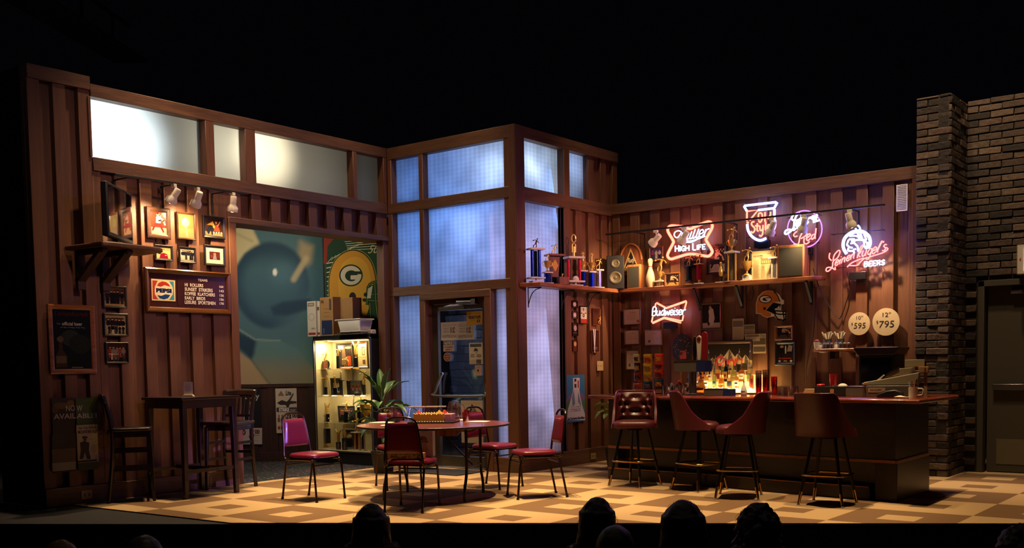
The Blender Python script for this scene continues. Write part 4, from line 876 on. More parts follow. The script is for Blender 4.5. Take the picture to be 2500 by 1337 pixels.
def bar_chair(loc, rz, label):
    t = thing('pub_chair', label, 'chair', loc, rz, 'dark wooden pub chairs')
    mb = MB(); mb.grid(lambda u, v: ((u-.5)*.42, (v-.5)*.42, .762-.016*(1-(2*u-1)**2)*(1-(2*v-1)**2)*1.2), 10, 10); mb.build('seat', 'blackwood', t, solid=.035, bevel=.004)
    MB().box(-.19, .19, -.19, .19, .68, .74).build('seat_frame', 'blackwood', t, bevel=.004)
    for sx in (-1, 1):
        MB().beam((sx*.18, .18, .72), (sx*.185, .21, 0), .042, .042, t=.75).build('leg', 'blackwood', t, bevel=.003)
        MB().tube(catmull([(sx*.185, -.24, 0), (sx*.182, -.19, .45), (sx*.18, -.19, .80), (sx*.19, -.25, 1.12)], 5), .022, 8).build('back_leg', 'blackwood', t)
        MB().box(sx*.18-.012, sx*.18+.012, -.2, .19, .33, .36).box(sx*.18-.012, sx*.18+.012, -.2, .19, .52, .55).build('side_rail', 'blackwood', t)
    MB().box(-.18, .18, .17, .19, .25, .285).build('foot_rail', 'blackwood', t); MB().box(-.15, .15, .189, .194, .255, .28).build('brass_strip', 'brass', t)
    MB().box(-.18, .18, -.20, -.18, .40, .43).build('rear_rail', 'blackwood', t)
    mb = MB(); mb.grid(lambda u, v: ((u-.5)*.42, -.235-.03*v+.03*(1-(2*u-1)**2)*-1, 1.04+.09*v+.012*(1-(2*u-1)**2)), 10, 3); mb.build('crest_rail', 'blackwood', t, solid=.022)
    mb = MB(); mb.box(-.18, .18, -.215, -.19, .82, .85); mb.build('lower_back_rail', 'blackwood', t)
    for k in range(5): x = -.12+k*.06; MB().beam((x, -.205, .84), (x, -.25, 1.06), .034, .012).build('back_slat', 'blackwood', t)
    return t
bar_chair((-9.93, 6.18, 0), radians(-33), 'dark wooden pub chair at the near left side of the pub table, seen side-on')
bar_chair((-9.88, 7.40, 0), radians(180+22), 'dark wooden slat backed pub chair on the far side of the pub table')
# ------------------------------------------------------------------ round folding table
tc = Vector((-7.31, 8.06, 0)); tang = math.atan2(.36, .78); R_ = .80
t = thing('round_table', 'round folding table with red brown laminate top among vinyl chairs', 'table', tc, tang)
MB().lathe([(0, .745), (R_-.004, .745), (R_, .75), (R_, .762), (R_-.004, .766), (0, .766)], n=72).build('tabletop', 'tabletop', t)
mb = MB(); mb.lathe([(R_+.0005, .747), (R_+.002, .75), (R_+.002, .761), (R_+.0005, .764)], n=72); mb.build('edge_band', 'rubber', t)
for sx in (-1, 1): MB().prism([(-.44, .745), (.44, .745), (.34, .66), (-.34, .66)], (-.0+sx*0, sx*.33, 0), (1, 0, 0), (0, 0, 1), (0, .02, 0)).build('apron', 'plaque', t)
for sx in (-1, 1):
    for sy in (-1, 1):
        x = sx*.43; y = sy*.37
        MB().tube(catmull([(x, y*.75, .745), (x, y*.76, .40), (x, y*.80, .25), (x, y*.98, .12), (x, y, 0)], 5), .0155, 10).build('leg', 'bronze', t)
    for z in (.33, .72): MB().cyl((sx*.43, -.29, z), (sx*.43, .29, z), .011).build('crossbar', 'bronze', t)
    MB().beam((sx*.43, 0, .33), (sx*.05, 0, .72), .035, .012).build('brace', 'bronze', t)
# ------------------------------------------------------------------ banquet chairs
def banquet(loc, face, label, g='banquet chairs round the folding table'):
    # chair faces local +y
    t = thing('banquet_chair', label, 'chair', loc, face-pi/2, g)
    mb = MB()
    def seat(u, v):
        a = 2*pi*u; k = [0, .9, 1, 1, .93, .6, 0][min(6, int(round(v*6)))]; z = [.445, .445, .452, .475, .488, .497, .50][min(6, int(round(v*6)))]
        c_, s_ = cos(a), sin(a); e = .5; x = .215*math.copysign(abs(c_)**e, c_)*k*(1+.05*s_); y = .21*math.copysign(abs(s_)**e, s_)*k; return (x, y+.01, z)
    mb.grid(seat, 40, 6); mb.build('seat', 'vinyl', t, smooth=60)
    mb = MB(); mb.box(-.17, .17, -.16, .18, .43, .447); mb.build('seat_pan', 'blackmetal', t)
    F = [(-.185, -.285, 0), (-.185, -.235, .25), (-.185, -.195, .40), (-.19, -.15, .425), (-.19, .15, .43), (-.19, .19, .415), (-.195, .215, .35), (-.20, .25, 0)]
    for s in (-1, 1):
        P = [(x*-s if s > 0 else x, y, z) for x, y, z in F]; P = [(abs(x)*s, y, z) for x, y, z in P]
        MB().tube(catmull(P[:4], 5), .0115, 8).build('rear_leg', 'bronze', t)
        MB().tube(catmull(P[3:], 5), .0115, 8).build('front_leg', 'bronze', t)
        for q in (P[0], P[-1]): MB().cyl((q[0], q[1], 0), (q[0], q[1]*.99, .025), .0145).build('foot_cap', 'rubber', t)
    BK = [(-.19, -.13, .435), (-.19, -.20, .425), (-.19, -.235, .46), (-.175, -.25, .60), (-.15, -.285, .82), (-.12, -.298, .875), (-.06, -.305, .895), (.06, -.305, .895), (.12, -.298, .875), (.15, -.285, .82), (.175, -.25, .60), (.19, -.235, .46), (.19, -.20, .425), (.19, -.13, .435)]
    MB().tube(catmull(BK, 5), .0115, 8).build('back_frame', 'bronze', t)
    mb = MB()
    def bk(u, v, sgn):
        z = .555+.285*v; hw = .178-.040*v; yc = -.245-.035*v; e = 1-(abs(2*u-1))**6; f = 1-(abs(2*v-1))**8
        return ((u-.5)*2*hw, yc+(.026 if sgn > 0 else -.012)*(e*f)**.5, z)
    mb.grid(lambda u, v: bk(u, v, 1), 14, 14); mb.grid(lambda u, v: bk(u, v, -1), 14, 14)
    mb.build('backrest', 'vinyl', t, smooth=50)
    for y in (-.2, .2): MB().cyl((-.19, y, .37), (.19, y, .37), .008).build('crossbar', 'bronze', t)
    return t
def fc(*a): return math.atan2(a[1], a[0])
banquet((-8.28, 7.25, 0), fc(1, .03), 'red vinyl banquet chair with purple-lit back standing apart at the left')
banquet((-6.86, 7.24, 0), fc(-.2, .42), 'red vinyl banquet chair nearest the audience with its back turned')
banquet((-8.23, 8.46, 0), fc(.45, -.26), 'red vinyl banquet chair at the far left of the round table, before the plant')
banquet((-7.31, 9.06, 0), fc(1, -.03), 'red vinyl banquet chair behind the round table near the glass door')
banquet((-6.39, 8.60, 0), fc(-.31, -.42), 'red vinyl banquet chair at the right of the table facing it')
# ------------------------------------------------------------------ things on and by the round table
def on_table(px, py, z=.766): return FZ(px, py, z)
q = on_table(1052, 1031); ck = q
t = thing('cake', 'yellow sheet cake with red and yellow roses and one pink cut end', 'cake', (q.x+.03, q.y-.03, .7745), radians(28))
mb = MB(); mb.grid(lambda u, v: (-.17+.34*u, -.10+.20*v, .085+.004*sin(u*40)*cos(v*26)), 24, 14); mb.box(-.17, .17, -.10, .10, 0, .085); mb.build('sponge', mat('yellow_icing', 'c89a34', .6, bump=.5, bscale=60), t, bevel=.006)
MB().box(.171, .245, -.10, .10, 0, .088).build('cut_end', mat('pink_sponge', 'c08a98', .8, bump=.6, bscale=120), t, bevel=.004)
mb = MB()
for k in range(12):
    for s in (-1, 1): mb.ball((-.16+k*.029, s*.092, .092), .010, 8, 4)
for k in range(12): mb.ball((-.16+k*.029, -.102, .006), .009, 8, 4)
mb.build('icing_border', mat('pale_icing', 'd8c070', .6), t)
for x, y, c in ((-.12, -.05, 'c03a30'), (.10, -.03, 'd0b030'), (.15, .0, 'c03a30')):
    mb = MB()
    for k in range(5): mb.lathe([(.004, 0), (.030-.005*k, .006+.006*k), (.026-.005*k, .016+.006*k), (.01, .01+.006*k)], (x, y, .088), 9)
    mb.build('icing_rose', mat('rose_'+c, c, .5), t)
t = thing('cake_tray', 'black plastic cake tray under the yellow cake', 'tray', (q.x+.03, q.y-.03, .767), radians(28)); t['category'] = 'tray'
mb = MB(); mb.box(-.21, .27, -.14, .14, 0, .006); mb.box(-.22, .28, -.15, -.14, 0, .016); mb.box(-.22, .28, .14, .15, 0, .016); mb.box(-.22, -.21, -.15, .15, 0, .016); mb.box(.27, .28, -.15, .15, 0, .016)
mb.build('tray_base', 'black', t, bevel=.003)
q = on_table(1042, 1027.5)
t = thing('cake_cover', 'clear ribbed plastic cake lid standing on edge behind the cake', 'lid', (q.x, q.y, .767), radians(33))
mb = MB(); mb.grid(lambda u, v: ((u-.5)*(.48-.05*v), .05*v+.004*sin(u*120), .15*v), 60, 6); mb.grid(lambda u, v: ((u-.5)*.43, .05+.09*v, .15+.004*sin(u*90)), 60, 3); mb.build('ribbed_wall', 'plasticclear', t, fix=False)
mb = MB(); mb.tube([(-.21, .05, .153), (.21, .05, .153)], .007)
for k in range(24): mb.ball((-.205+k*.0178, .05, .158), .008, 6, 4)
mb.build('scalloped_rim', mat('clear_rim', 'c8b8b0', .2, coat=.5), t)
def cup(px, py, label, fill=True, h=.13, m='redglass', z=.766, g='red plastic tumblers', loc=None):
    q = loc or on_table(px, py, z); t = thing('tumbler', label, 'cup', (q.x, q.y, z), 0, g)
    MB().lathe([(.0, 0), (.028, 0), (.030, .01), (.040, h), (.0375, h), (.028, .012), (.0, .012)], n=20).build('cup_wall', m, t)
    if fill: MB().lathe([(0, .013), (.028, .013), (.032, h*.45), (0, h*.45)], n=20).build('drink', mat('red_drink', '6a0a14', .2), t)
    return t
cup(1137, 1030, 'red plastic tumbler half full at the right of the pitcher'); cup(1088, 1027.5, 'red plastic tumbler partly hidden behind the pitcher')
q = on_table(1109, 1027.5)
t = thing('pitcher', 'clear ribbed plastic pitcher with a little pink drink left', 'pitcher', (q.x, q.y, .767), radians(20))
def pit(u, v):
    r = .060+.012*sin(v*pi*.8)-.006*v+.0018*sin(u*2*pi*24); return (r*cos(2*pi*u), r*sin(2*pi*u), .20*v)
MB().grid(pit, 96, 8).build('pitcher_wall', 'plasticclear', t, fix=False)
MB().lathe([(0, .003), (.060, .003), (.068, .05), (0, .05)], n=24).build('pink_drink', thin_glass('pink_drink', (.85, .35, .28), .1, .12), t)
MB().lathe([(.050, .20), (.058, .198), (.055, .215), (.02, .225), (0, .225)], n=24).build('lid', 'plasticclear', t)
MB().tube(catmull([(.062, 0, .18), (.11, 0, .17), (.12, 0, .10), (.07, 0, .05)], 5), .008).build('handle', 'plasticclear', t)
q = on_table(958, 1030.5)
t = thing('condiment_caddy', 'black wire caddy holding bottles at the left of the table', 'caddy', (q.x, q.y, .767), radians(25))
MB().box(-.07, .07, -.05, .05, 0, .05).build('tray', 'black', t, bevel=.004); MB().tube([(0, 0, .05), (0, 0, .17), ], .005).tube([(0, -.04, .17), (0, .04, .17)], .006).build('handle', 'chrome', t)
for x, m in ((-.035, 'brownglass'), (.035, 'vinyl_d')): MB().lathe([(0, .01), (.026, .01), (.026, .11), (.012, .13), (.012, .15), (0, .15)], (x, 0, 0), 14).build('bottle', m, t)
def plate_cloth(px, py, label, w=.24, rz=.4, c='paper'):
    q = on_table(px, py); mb = MB(); mb.grid(lambda u, v: ((u-.5)*w, (v-.5)*.16, .004+.006*abs(sin(u*3))*v), 8, 6)
    mb.build('napkin', c, loc=(q.x, q.y, .767), rz=rz, solid=.003, cat='napkin', label=label)
plate_cloth(932, 1032, 'folded paper napkin at the left end of the table top', .26, .5); plate_cloth(956, 1039, 'second paper napkin lying nearer the edge on the left', .22, .7)
plate_cloth(1166, 1030, 'folded paper napkin right of the red tumbler', .24, .35); plate_cloth(1125, 1026, 'paper napkin behind the pitcher', .14, .4)
# gift bags on the front chair and by the door
q = Vector((-6.815, 7.13, .503))
t = thing('patterned_box', 'brown and black patterned box lying on the front banquet chair seat', 'box', (q.x, q.y, .502), radians(25.5))
A = Art(.33, .048, 'b08a48', y=-.062, z0=0)
rr = random.Random(4)
for k in range(60): a = rr.random()*pi; u, v = rr.random()*.94+.03, rr.random()*.84+.08; A.line([(u-.025*cos(a), v-.09*sin(a)), (u+.025*cos(a), v+.09*sin(a))], .005, '20140c')
MB().box(-.168, .168, -.060, .06, 0, .05).build('box_body', 'cardboard', t, bevel=.003); A.build('patterned_side', 'print', t)
q = FZ(1042, 1122, .503)
t = thing('gift_bag', 'tall grey white gift bag with blurred print standing behind the front chair', 'gift bag', (-6.815, 7.37, .503), radians(28))
mb = MB(); P = [(-.10, -.05), (.10, -.05), (.10, .05), (-.10, .05)]
vs = [(x, y, z) for z in (0, .24) for x, y in P]; mb.add(vs, [(0, 1, 2, 3), (0, 1, 5, 4), (1, 2, 6, 5), (2, 3, 7, 6), (3, 0, 4, 7)]); mb.build('bag_body', mat('gift_paper', '9a8c88', .5, var=.35, vscale=9), t, fix=False, smooth=0, solid=.002)
A = Art(.17, .20, None, y=-.0525, z0=.02); A.ell(.5, .72, .28, .16, '5a4440'); A.ell(.45, .75, .08, .05, '2a2020'); A.poly([(.2, .1), (.35, .55), (.7, .6), (.85, .2), (.7, .1)], '7a6a62'); A.ell(.75, .6, .1, .05, '6a3038'); A.build('bag_print', 'print', t)
# ------------------------------------------------------------------ plants
def leafmb(mb, base, direction, length, width, droop, mi=0, twist=0, n=7, fold=.25):
    d = Vector(direction).normalized(); side = d.cross(Vector((0, 0, 1))); side = side.normalized() if side.length > .01 else Vector((1, 0, 0))
    P = Vector(base); vs = []; dd = d.copy()
    for i in range(n+1):
        s = i/n; wd = width*sin(pi*min(1, s*.92+.06))**.8*(1-.2*s); up_ = side.cross(dd).normalized()
        for k in (-1, -.5, 0, .5, 1): vs.append(P+side*wd*k/2+up_*abs(k)*wd*fold+up_*.006*sin(s*18+k*3))
        P = P+dd*length/n; dd = (dd+Vector((0, 0, -droop/n))).normalized()
    mb.add(vs, [(i*5+k, i*5+k+1, (i+1)*5+k+1, (i+1)*5+k) for i in range(n) for k in range(4)], mi)
def plant(loc, label, h, leaves, name='potted_plant', pot=.16, seed=1, m='leaf'):
    rr = random.Random(seed); t = thing(name, label, 'plant', loc)
    MB().lathe([(0, 0), (pot*.75, 0), (pot, pot*1.7), (pot*1.04, pot*1.8), (pot*.95, pot*1.8), (pot*.9, pot*1.6), (0, pot*1.6)], n=28).build('pot', 'darkpot', t)
    MB().lathe([(0, pot*1.62), (pot*.9, pot*1.62), (0, pot*1.66)], n=20).build('soil', 'soil', t)
    MB().tube(catmull([(0, 0, pot*1.5), (.01, .01, h*.5), (0, 0, h*.88)], 5), [.014]*11, 8).build('stem', 'soil', t)
    for (z, az, ln, wd, el, dr) in leaves:
        mb = MB(); a = radians(az); d = Vector((cos(a)*cos(radians(el)), sin(a)*cos(radians(el)), sin(radians(el)))); b = Vector((0, 0, z))+d*.02
        mb.tube([Vector((0, 0, z-.03)), b+d*.10], .005, 6); leafmb(mb, b+d*.09, d+Vector((0, 0, .1)), ln, wd, dr); mb.build('leaf', m, t, smooth=60, fix=False)
    return t
rr = random.Random(11); LV = []
for k in range(7): LV.append((.96, k*51+rr.uniform(-15, 15), rr.uniform(.26, .36), .115, rr.uniform(35, 75), rr.uniform(.5, 1.2)))
for k in range(9): LV.append((.80, k*40+rr.uniform(-15, 15), rr.uniform(.30, .40), .11, rr.uniform(5, 35), rr.uniform(1.0, 1.9)))
for k in range(12): LV.append((.50+.12*rr.random(), k*30+rr.uniform(-15, 15), rr.uniform(.22, .32), .115, rr.uniform(0, 40), rr.uniform(1.0, 2.0)))
q = FZ(952, 1165); plant((-9.55, 9.55, 0), 'leafy corn plant in a dark pot behind the round table, beside the opening', 1.02, LV, seed=2)
LV = []
for k in range(16): LV.append((.55+.3*rr.random(), k*67, rr.uniform(.18, .26), .10, rr.uniform(0, 60), rr.uniform(.8, 1.8)))
plant((-7.12, 11.35, 0), 'variegated plant in a dark pot half hidden behind the left end of the bar', .85, LV, seed=3, m='leaf2', pot=.15)
# wall items low on the trophy wall: outlet, switch
c, rz, w, h = hang('T', 1442, 1106, 1454, 1119, .008); A = Art(w, h, 'a89058', y=-.006, th=.006); A.ell(.3, .5, .1, .2, '6a5a38'); A.ell(.7, .5, .1, .2, '6a5a38'); A.build('wall_outlet', 'print', loc=c, rz=rz, cat='power outlet', label='cream power outlet on the baseboard below the ski poster, near the bar')
c, rz, w, h = hang('T', 1457, 881, 1472, 904, -.008); A = Art(w, h, 'b8a070', y=-.006, th=.006)
for k in (.2, .5, .8): A.rect(k-.04, .4, k+.04, .6, '6a5838')
A.build('light_switch', 'print', loc=c, rz=rz, cat='light switch', label='cream triple light switch plate on the trophy wall by the bar end')

# ------------------------------------------------------------------ trophies and the shelves they stand on
def bowl_fig(h, s=1.0, kind='bowler'):
    mb = MB(); k = h
    def T(P, r): mb.tube(catmull([(x*k*s, y*k, z*k) for x, y, z in P], 4), [q*k for q in r] if isinstance(r, (list, tuple)) else r*k, 8)
    if kind == 'bowler':
        T([(.02, 0, .02), (.10, 0, .22), (.06, 0, .45)], .05); T([(-.22, .05, .06), (-.20, .03, .28), (.02, 0, .45)], .045)
        T([(.03, 0, .42), (.08, 0, .60), (.16, 0, .78)], .085); T([(.15, .06, .76), (.32, .08, .66), (.40, .1, .52)], .03); T([(.14, -.05, .76), (-.08, -.08, .80), (-.26, -.1, .74)], .03)
        mb.ball((.20*k*s, 0, .90*k), .075*k, 10, 6); mb.ball((-.30*k*s, -.1*k, .74*k), .065*k, 10, 6)
    elif kind == 'star':
        T([(0, 0, 0), (0, 0, .25)], .10); T([(0, 0, .22), (0, 0, .55)], .075)
        for a in range(0, 360, 60): mb.beam((0, 0, .72*k), (.22*k*cos(radians(a)), 0, .72*k+.24*k*sin(radians(a))), .1*k, .05*k, upv=(0, 1, 0), t=.3)
        mb.ball((0, 0, .72*k), .12*k, 10, 6)
    elif kind == 'wreath':
        T([(0, 0, 0), (.0, 0, .2), (0, 0, .45)], [.09, .05, .05]*3 if 0 else .06); T([(-.07, 0, .2), (-.08, 0, .5), (-.02, 0, .6)], .04); T([(.07, 0, .2), (.08, 0, .5), (.02, 0, .6)], .04)
        mb.tube([(.10*k*cos(a*pi/9), 0, .80*k+.17*k*sin(a*pi/9)) for a in range(18)], .035*k, 6, closed=True)
    elif kind == 'pin': mb.lathe([(r*k, z*k) for r, z in PINP], n=18)
    elif kind == 'eagle':
        T([(0, 0, 0), (0, 0, .6)], [.1]*5); T([(-.3, 0, .75), (-.12, 0, .5), (0, 0, .55), (.12, 0, .5), (.3, 0, .75)], .05)
    return mb
PINP = [(0, 0), (.085, 0), (.095, .02), (.135, .12), (.158, .27), (.150, .38), (.11, .52), (.070, .64), (.060, .71), (.064, .77), (.080, .84), (.085, .90), (.072, .96), (.04, .99), (0, 1)]
def cupmb(h, handles=True):
    mb = MB().lathe([(0, 0), (.28*h, 0), (.26*h, .05*h), (.08*h, .16*h), (.06*h, .28*h), (.10*h, .34*h), (.24*h, .52*h), (.32*h, .80*h), (.35*h, 1.0*h), (.31*h, 1.0*h), (.22*h, .6*h), (0, .45*h)], n=22)
    if handles:
        for s in (-1, 1): mb.tube(catmull([(s*.33*h, 0, .92*h), (s*.5*h, 0, .88*h), (s*.46*h, 0, .62*h), (s*.2*h, 0, .46*h)], 5), .025*h, 6)
    return mb
def trophy(loc, label, spec, rz=0, g='bowling trophies', cat='trophy', k=1.0, name='trophy'):
    t = thing(name, label, cat, loc, rz, g); z = 0
    for s in spec:
        a, h = s[0], s[1]*k
        if a == 'slab': w = s[2]*k; MB().box(-w/2, w/2, -w*.36, w*.36, z, z+h).build('base' if z < .05 else 'platform', s[3], t, bevel=.002, loc=None)
        elif a == 'disc': w = s[2]*k/2; MB().lathe([(0, z), (w, z), (w*.92, z+h*.6), (w*.5, z+h), (0, z+h)], n=24).build('base', s[3], t)
        elif a == 'col': w = s[2]*k; MB().prism([(w/2*cos(pi*i/4+pi/8), w/2*sin(pi*i/4+pi/8)) for i in range(8)], (0, 0, z), (1, 0, 0), (0, 1, 0), (0, 0, h)).build('column', s[3], t, smooth=0)
        elif a == 'cols':
            for x in (-1, 1): MB().lathe([(0, z), (s[4]*k, z), (s[4]*k, z+h), (0, z+h)], (x*s[2]*k/2, 0, 0), 12).build('column', s[3], t)
            if len(s) > 5: MB().box(-s[2]*k*.22, s[2]*k*.22, 0, .012, z+.01, z+h-.01).build('back_panel', s[5], t)
        elif a == 'wedge': w = s[2]*k; MB().prism([(-w*.33, 0), (w*.33, 0), (w*.5, h), (-w*.5, h)], (0, -.02, z), (1, 0, 0), (0, 0, 1), (0, .05, 0)).build('wedge_body', s[3], t, bevel=.002)
        elif a == 'plate': MB().prism([(0, -.5*h), (.3*h, 0), (0, .5*h), (-.3*h, 0)], (0, -.022, z-h*.75), (1, 0, 0), (0, 0, 1), (0, -.002, 0)).build('brass_plate', 'gold', t); h = 0
        elif a == 'cup': m = cupmb(h); m.v = [(x, y, q+z) for x, y, q in m.v]; m.build('cup', s[2], t)
        elif a == 'ball': MB().ball((0, 0, z+h/2), h/2, 18, 10).build('medallion', s[2], t)
        elif a == 'low': MB().ball((0, -.04, .09), .045, 14, 8).cyl((0, -.04, .02), (0, -.04, .06), .012).build('medallion', s[2], t); h = 0
        elif a in ('bowler', 'star', 'wreath', 'pin', 'eagle'):
            m = bowl_fig(h, s[3] if len(s) > 3 else 1, a); m.v = [(x, y, q+z) for x, y, q in m.v]; m.build('figure', s[2], t, smooth=60)
        z += h
    return t
ZS = 2.395
t = thing('trophy_shelf', 'wooden shelf of trophies on iron scroll brackets along the trophy wall', 'shelf', (XT, YE+.03, ZS))
MB().prism([(0.004, 0), (.06, 0), (.27, .10), (.27, 1.92), (.20, 2.0), (.004, 2.0)], (0, 0, 0), (1, 0, 0), (0, 1, 0), (0, 0, -.05)).build('board', 'shelf_y', t, bevel=.006)
for y in (.18, .92, 1.55):
    MB().tube([(.012, y, -.30), (.012, y, -.052), (.22, y, -.060)], .008, 6).tube(catmull([(.012, y, -.27), (.06, y, -.15), (.12, y, -.09), (.20, y, -.066)], 4), .006, 6).build('bracket', 'black', t)
xe = PW['B'].pt(2008, 690, .12).x
t = thing('bar_shelf', 'long wooden shelf of trophies and speakers along the bar wall', 'shelf', (XT, YB, ZS)); Lx = xe-XT
MB().prism([(.275, -.004), (.275, -.24), (Lx-.08, -.24), (Lx, -.15), (Lx, -.004)], (0, 0, 0), (1, 0, 0), (0, 1, 0), (0, 0, -.045)).build('board', 'shelf_x', t, bevel=.006)
for px in (1702, 1805, 1975):
    x = PW['B'].pt(px, 720, .1).x-XT; MB().box(x-.015, x+.015, -.03, -.006, -.34, -.046).beam((x, -.02, -.30), (x, -.20, -.055), .03, .03, upv=(1, 0, 0)).build('bracket', 'black', t)
def onT(px, off=.14): q = FX(px, 695, XT+off); return (XT+off, q.y, ZS+.001)
def onB(px, off=.13): q = PW['B'].pt(px, 690, off); return (q.x, YB-off, ZS+.001)
RT = pi/2-.45
trophy(onT(1309), 'tall trophy with blue and black columns and dark bowler, leftmost on the window shelf', [('slab', .022, .15, 'marble'), ('cup', .03, 'gold'), ('slab', .018, .20, 'marble'), ('cols', .34, .10, 'blue_metal', .022, 'darkglass'), ('slab', .022, .20, 'marble'), ('bowler', .13, 'bronze')], RT)
trophy(onT(1337), 'short blue column trophy with stacked cups, second on the window shelf', [('slab', .016, .13, 'marble'), ('col', .12, .09, 'blue_metal'), ('slab', .016, .12, 'marble'), ('cup', .14, 'gold'), ('bowler', .10, 'gold')], RT)
trophy(onT(1354, .10), 'dark wooden wedge trophy topped by a pale bowler figure behind the wooden block', [('slab', .10, .12, 'darkglass'), ('wedge', .27, .15, 'plaque'), ('plate', .16), ('slab', .025, .22, 'plaque'), ('bowler', .14, 'gold')], RT)
trophy(onT(1373, .215), 'small wooden block trophy with two tiny gold figures', [('slab', .095, .14, 'plaque'), ('bowler', .05, 'gold')], RT)
trophy(onT(1402), 'big twin column trophy with gold wreath and white medallion on the window shelf', [('slab', .02, .20, 'marble'), ('cup', .03, 'gold'), ('slab', .022, .24, 'marble'), ('cols', .29, .17, 'red_metal', .020), ('low', 0, 'white'), ('slab', .025, .24, 'marble'), ('wreath', .30, 'gold')], RT)
trophy(onT(1424), 'blue column trophy with gold star figure, left one of the star pair', [('slab', .014, .11, 'marble'), ('col', .19, .08, 'blue_metal'), ('slab', .02, .11, 'marble'), ('cup', .12, 'gold'), ('star', .14, 'gold')], RT)
trophy(onT(1445), 'blue column trophy with gold star figure, right one of the star pair', [('slab', .014, .11, 'marble'), ('col', .19, .08, 'blue_metal'), ('slab', .02, .11, 'marble'), ('cup', .12, 'gold'), ('star', .14, 'gold')], RT)
trophy(onT(1462, .18), 'checked silver column trophy with gold bowler beside the black speaker', [('slab', .014, .13, 'marble'), ('col', .22, .07, 'silver_check'), ('slab', .02, .12, 'marble'), ('bowler', .15, 'gold')], RT)
def speaker(loc, rz, w, d, h, body, label, two=True):
    t = thing('loudspeaker', label, 'speaker', loc, rz)
    MB().box(-w/2, w/2, -d/2, d/2, 0, h).build('cabinet', body, t, bevel=.006)
    if two:
        MB().box(-w/2+.008, w/2-.008, -d/2-.004, -d/2, .008, h-.008).build('baffle', 'black', t)
        for z, r in ((h*.34, w*.36), (h*.76, w*.24)):
            MB().lathe([(0, -.010), (r*.22, -.008), (r*.30, -.001), (r*.72, -.008), (r*.80, -.014), (r*.90, -.012), (r, -.002), (r, .002), (0, .002)], (0, -d/2-.004, z), 28, axis='y').build('driver_cone', mat('cone_%d' % int(z*1000), '5a5238', .5), t)
            MB().tube([(r*.98*cos(a*pi/14), -d/2-.008, z+r*.98*sin(a*pi/14)) for a in range(28)], .004, 6, closed=True).build('driver_ring', 'steel', t)
    else: MB().box(-w/2+.022, w/2-.022, -d/2-.006, -d/2, .022, h-.03).build('grille', mat('grille_cloth', '2c2a20', .9, bump=.5, bscale=500), t)
    return t
q = onB(1497, .16); speaker((XT+.21, YB-.235, ZS), radians(30), .24, .18, .46, 'black', 'black two way loudspeaker in the corner where the two shelves meet')
q = onB(1552, .10); speaker((q[0], q[1], ZS), radians(8), .20, .14, .33, 'oak', 'small wooden speaker with dark grille below the arched plaque', False)
q = onB(1937, .13); speaker((q[0], q[1], ZS), radians(4), .34, .20, .40, 'oak', 'larger wooden speaker with dark grille at the right end of the shelf', False)
# arched wooden plaque
c, rz, w, h = hang('B', 1514, 597, 1570, 668, .02)
t = thing('arched_plaque', 'arched wooden plaque with a black triangle and white script, behind the speakers', 'plaque', c, rz)
def arch(a, b): return [(-a, -b)]+[(a*cos(pi-pi*i/20), -b*.1+(b*1.1)*sin(pi*i/20)) for i in range(21)]+[(a, -b)]
MB().prism(arch(w/2, h/2), (0, 0, 0), (1, 0, 0), (0, 0, 1), (0, -.02, 0)).build('plaque_board', 'plaque', t)
MB().tube([(x, -.02, z) for x, z in arch(w/2-.012, h/2-.01)[1:-1]], .014, 8).build('arch_rim', 'oak', t)
A = Art(w, h, None, y=-.0215); A.poly([(.5, .86), (.14, .12), (.88, .12)], 'c89c5c'); A.poly([(.5, .76), (.22, .20), (.80, .20)], '14100c'); A.text('Rudy', .36, .34, .68, .54, 'd8c8a0', shear=.4); A.rect(.28, .215, .74, .27, 'b08a48'); A.build('triangle_emblem', 'print', t)
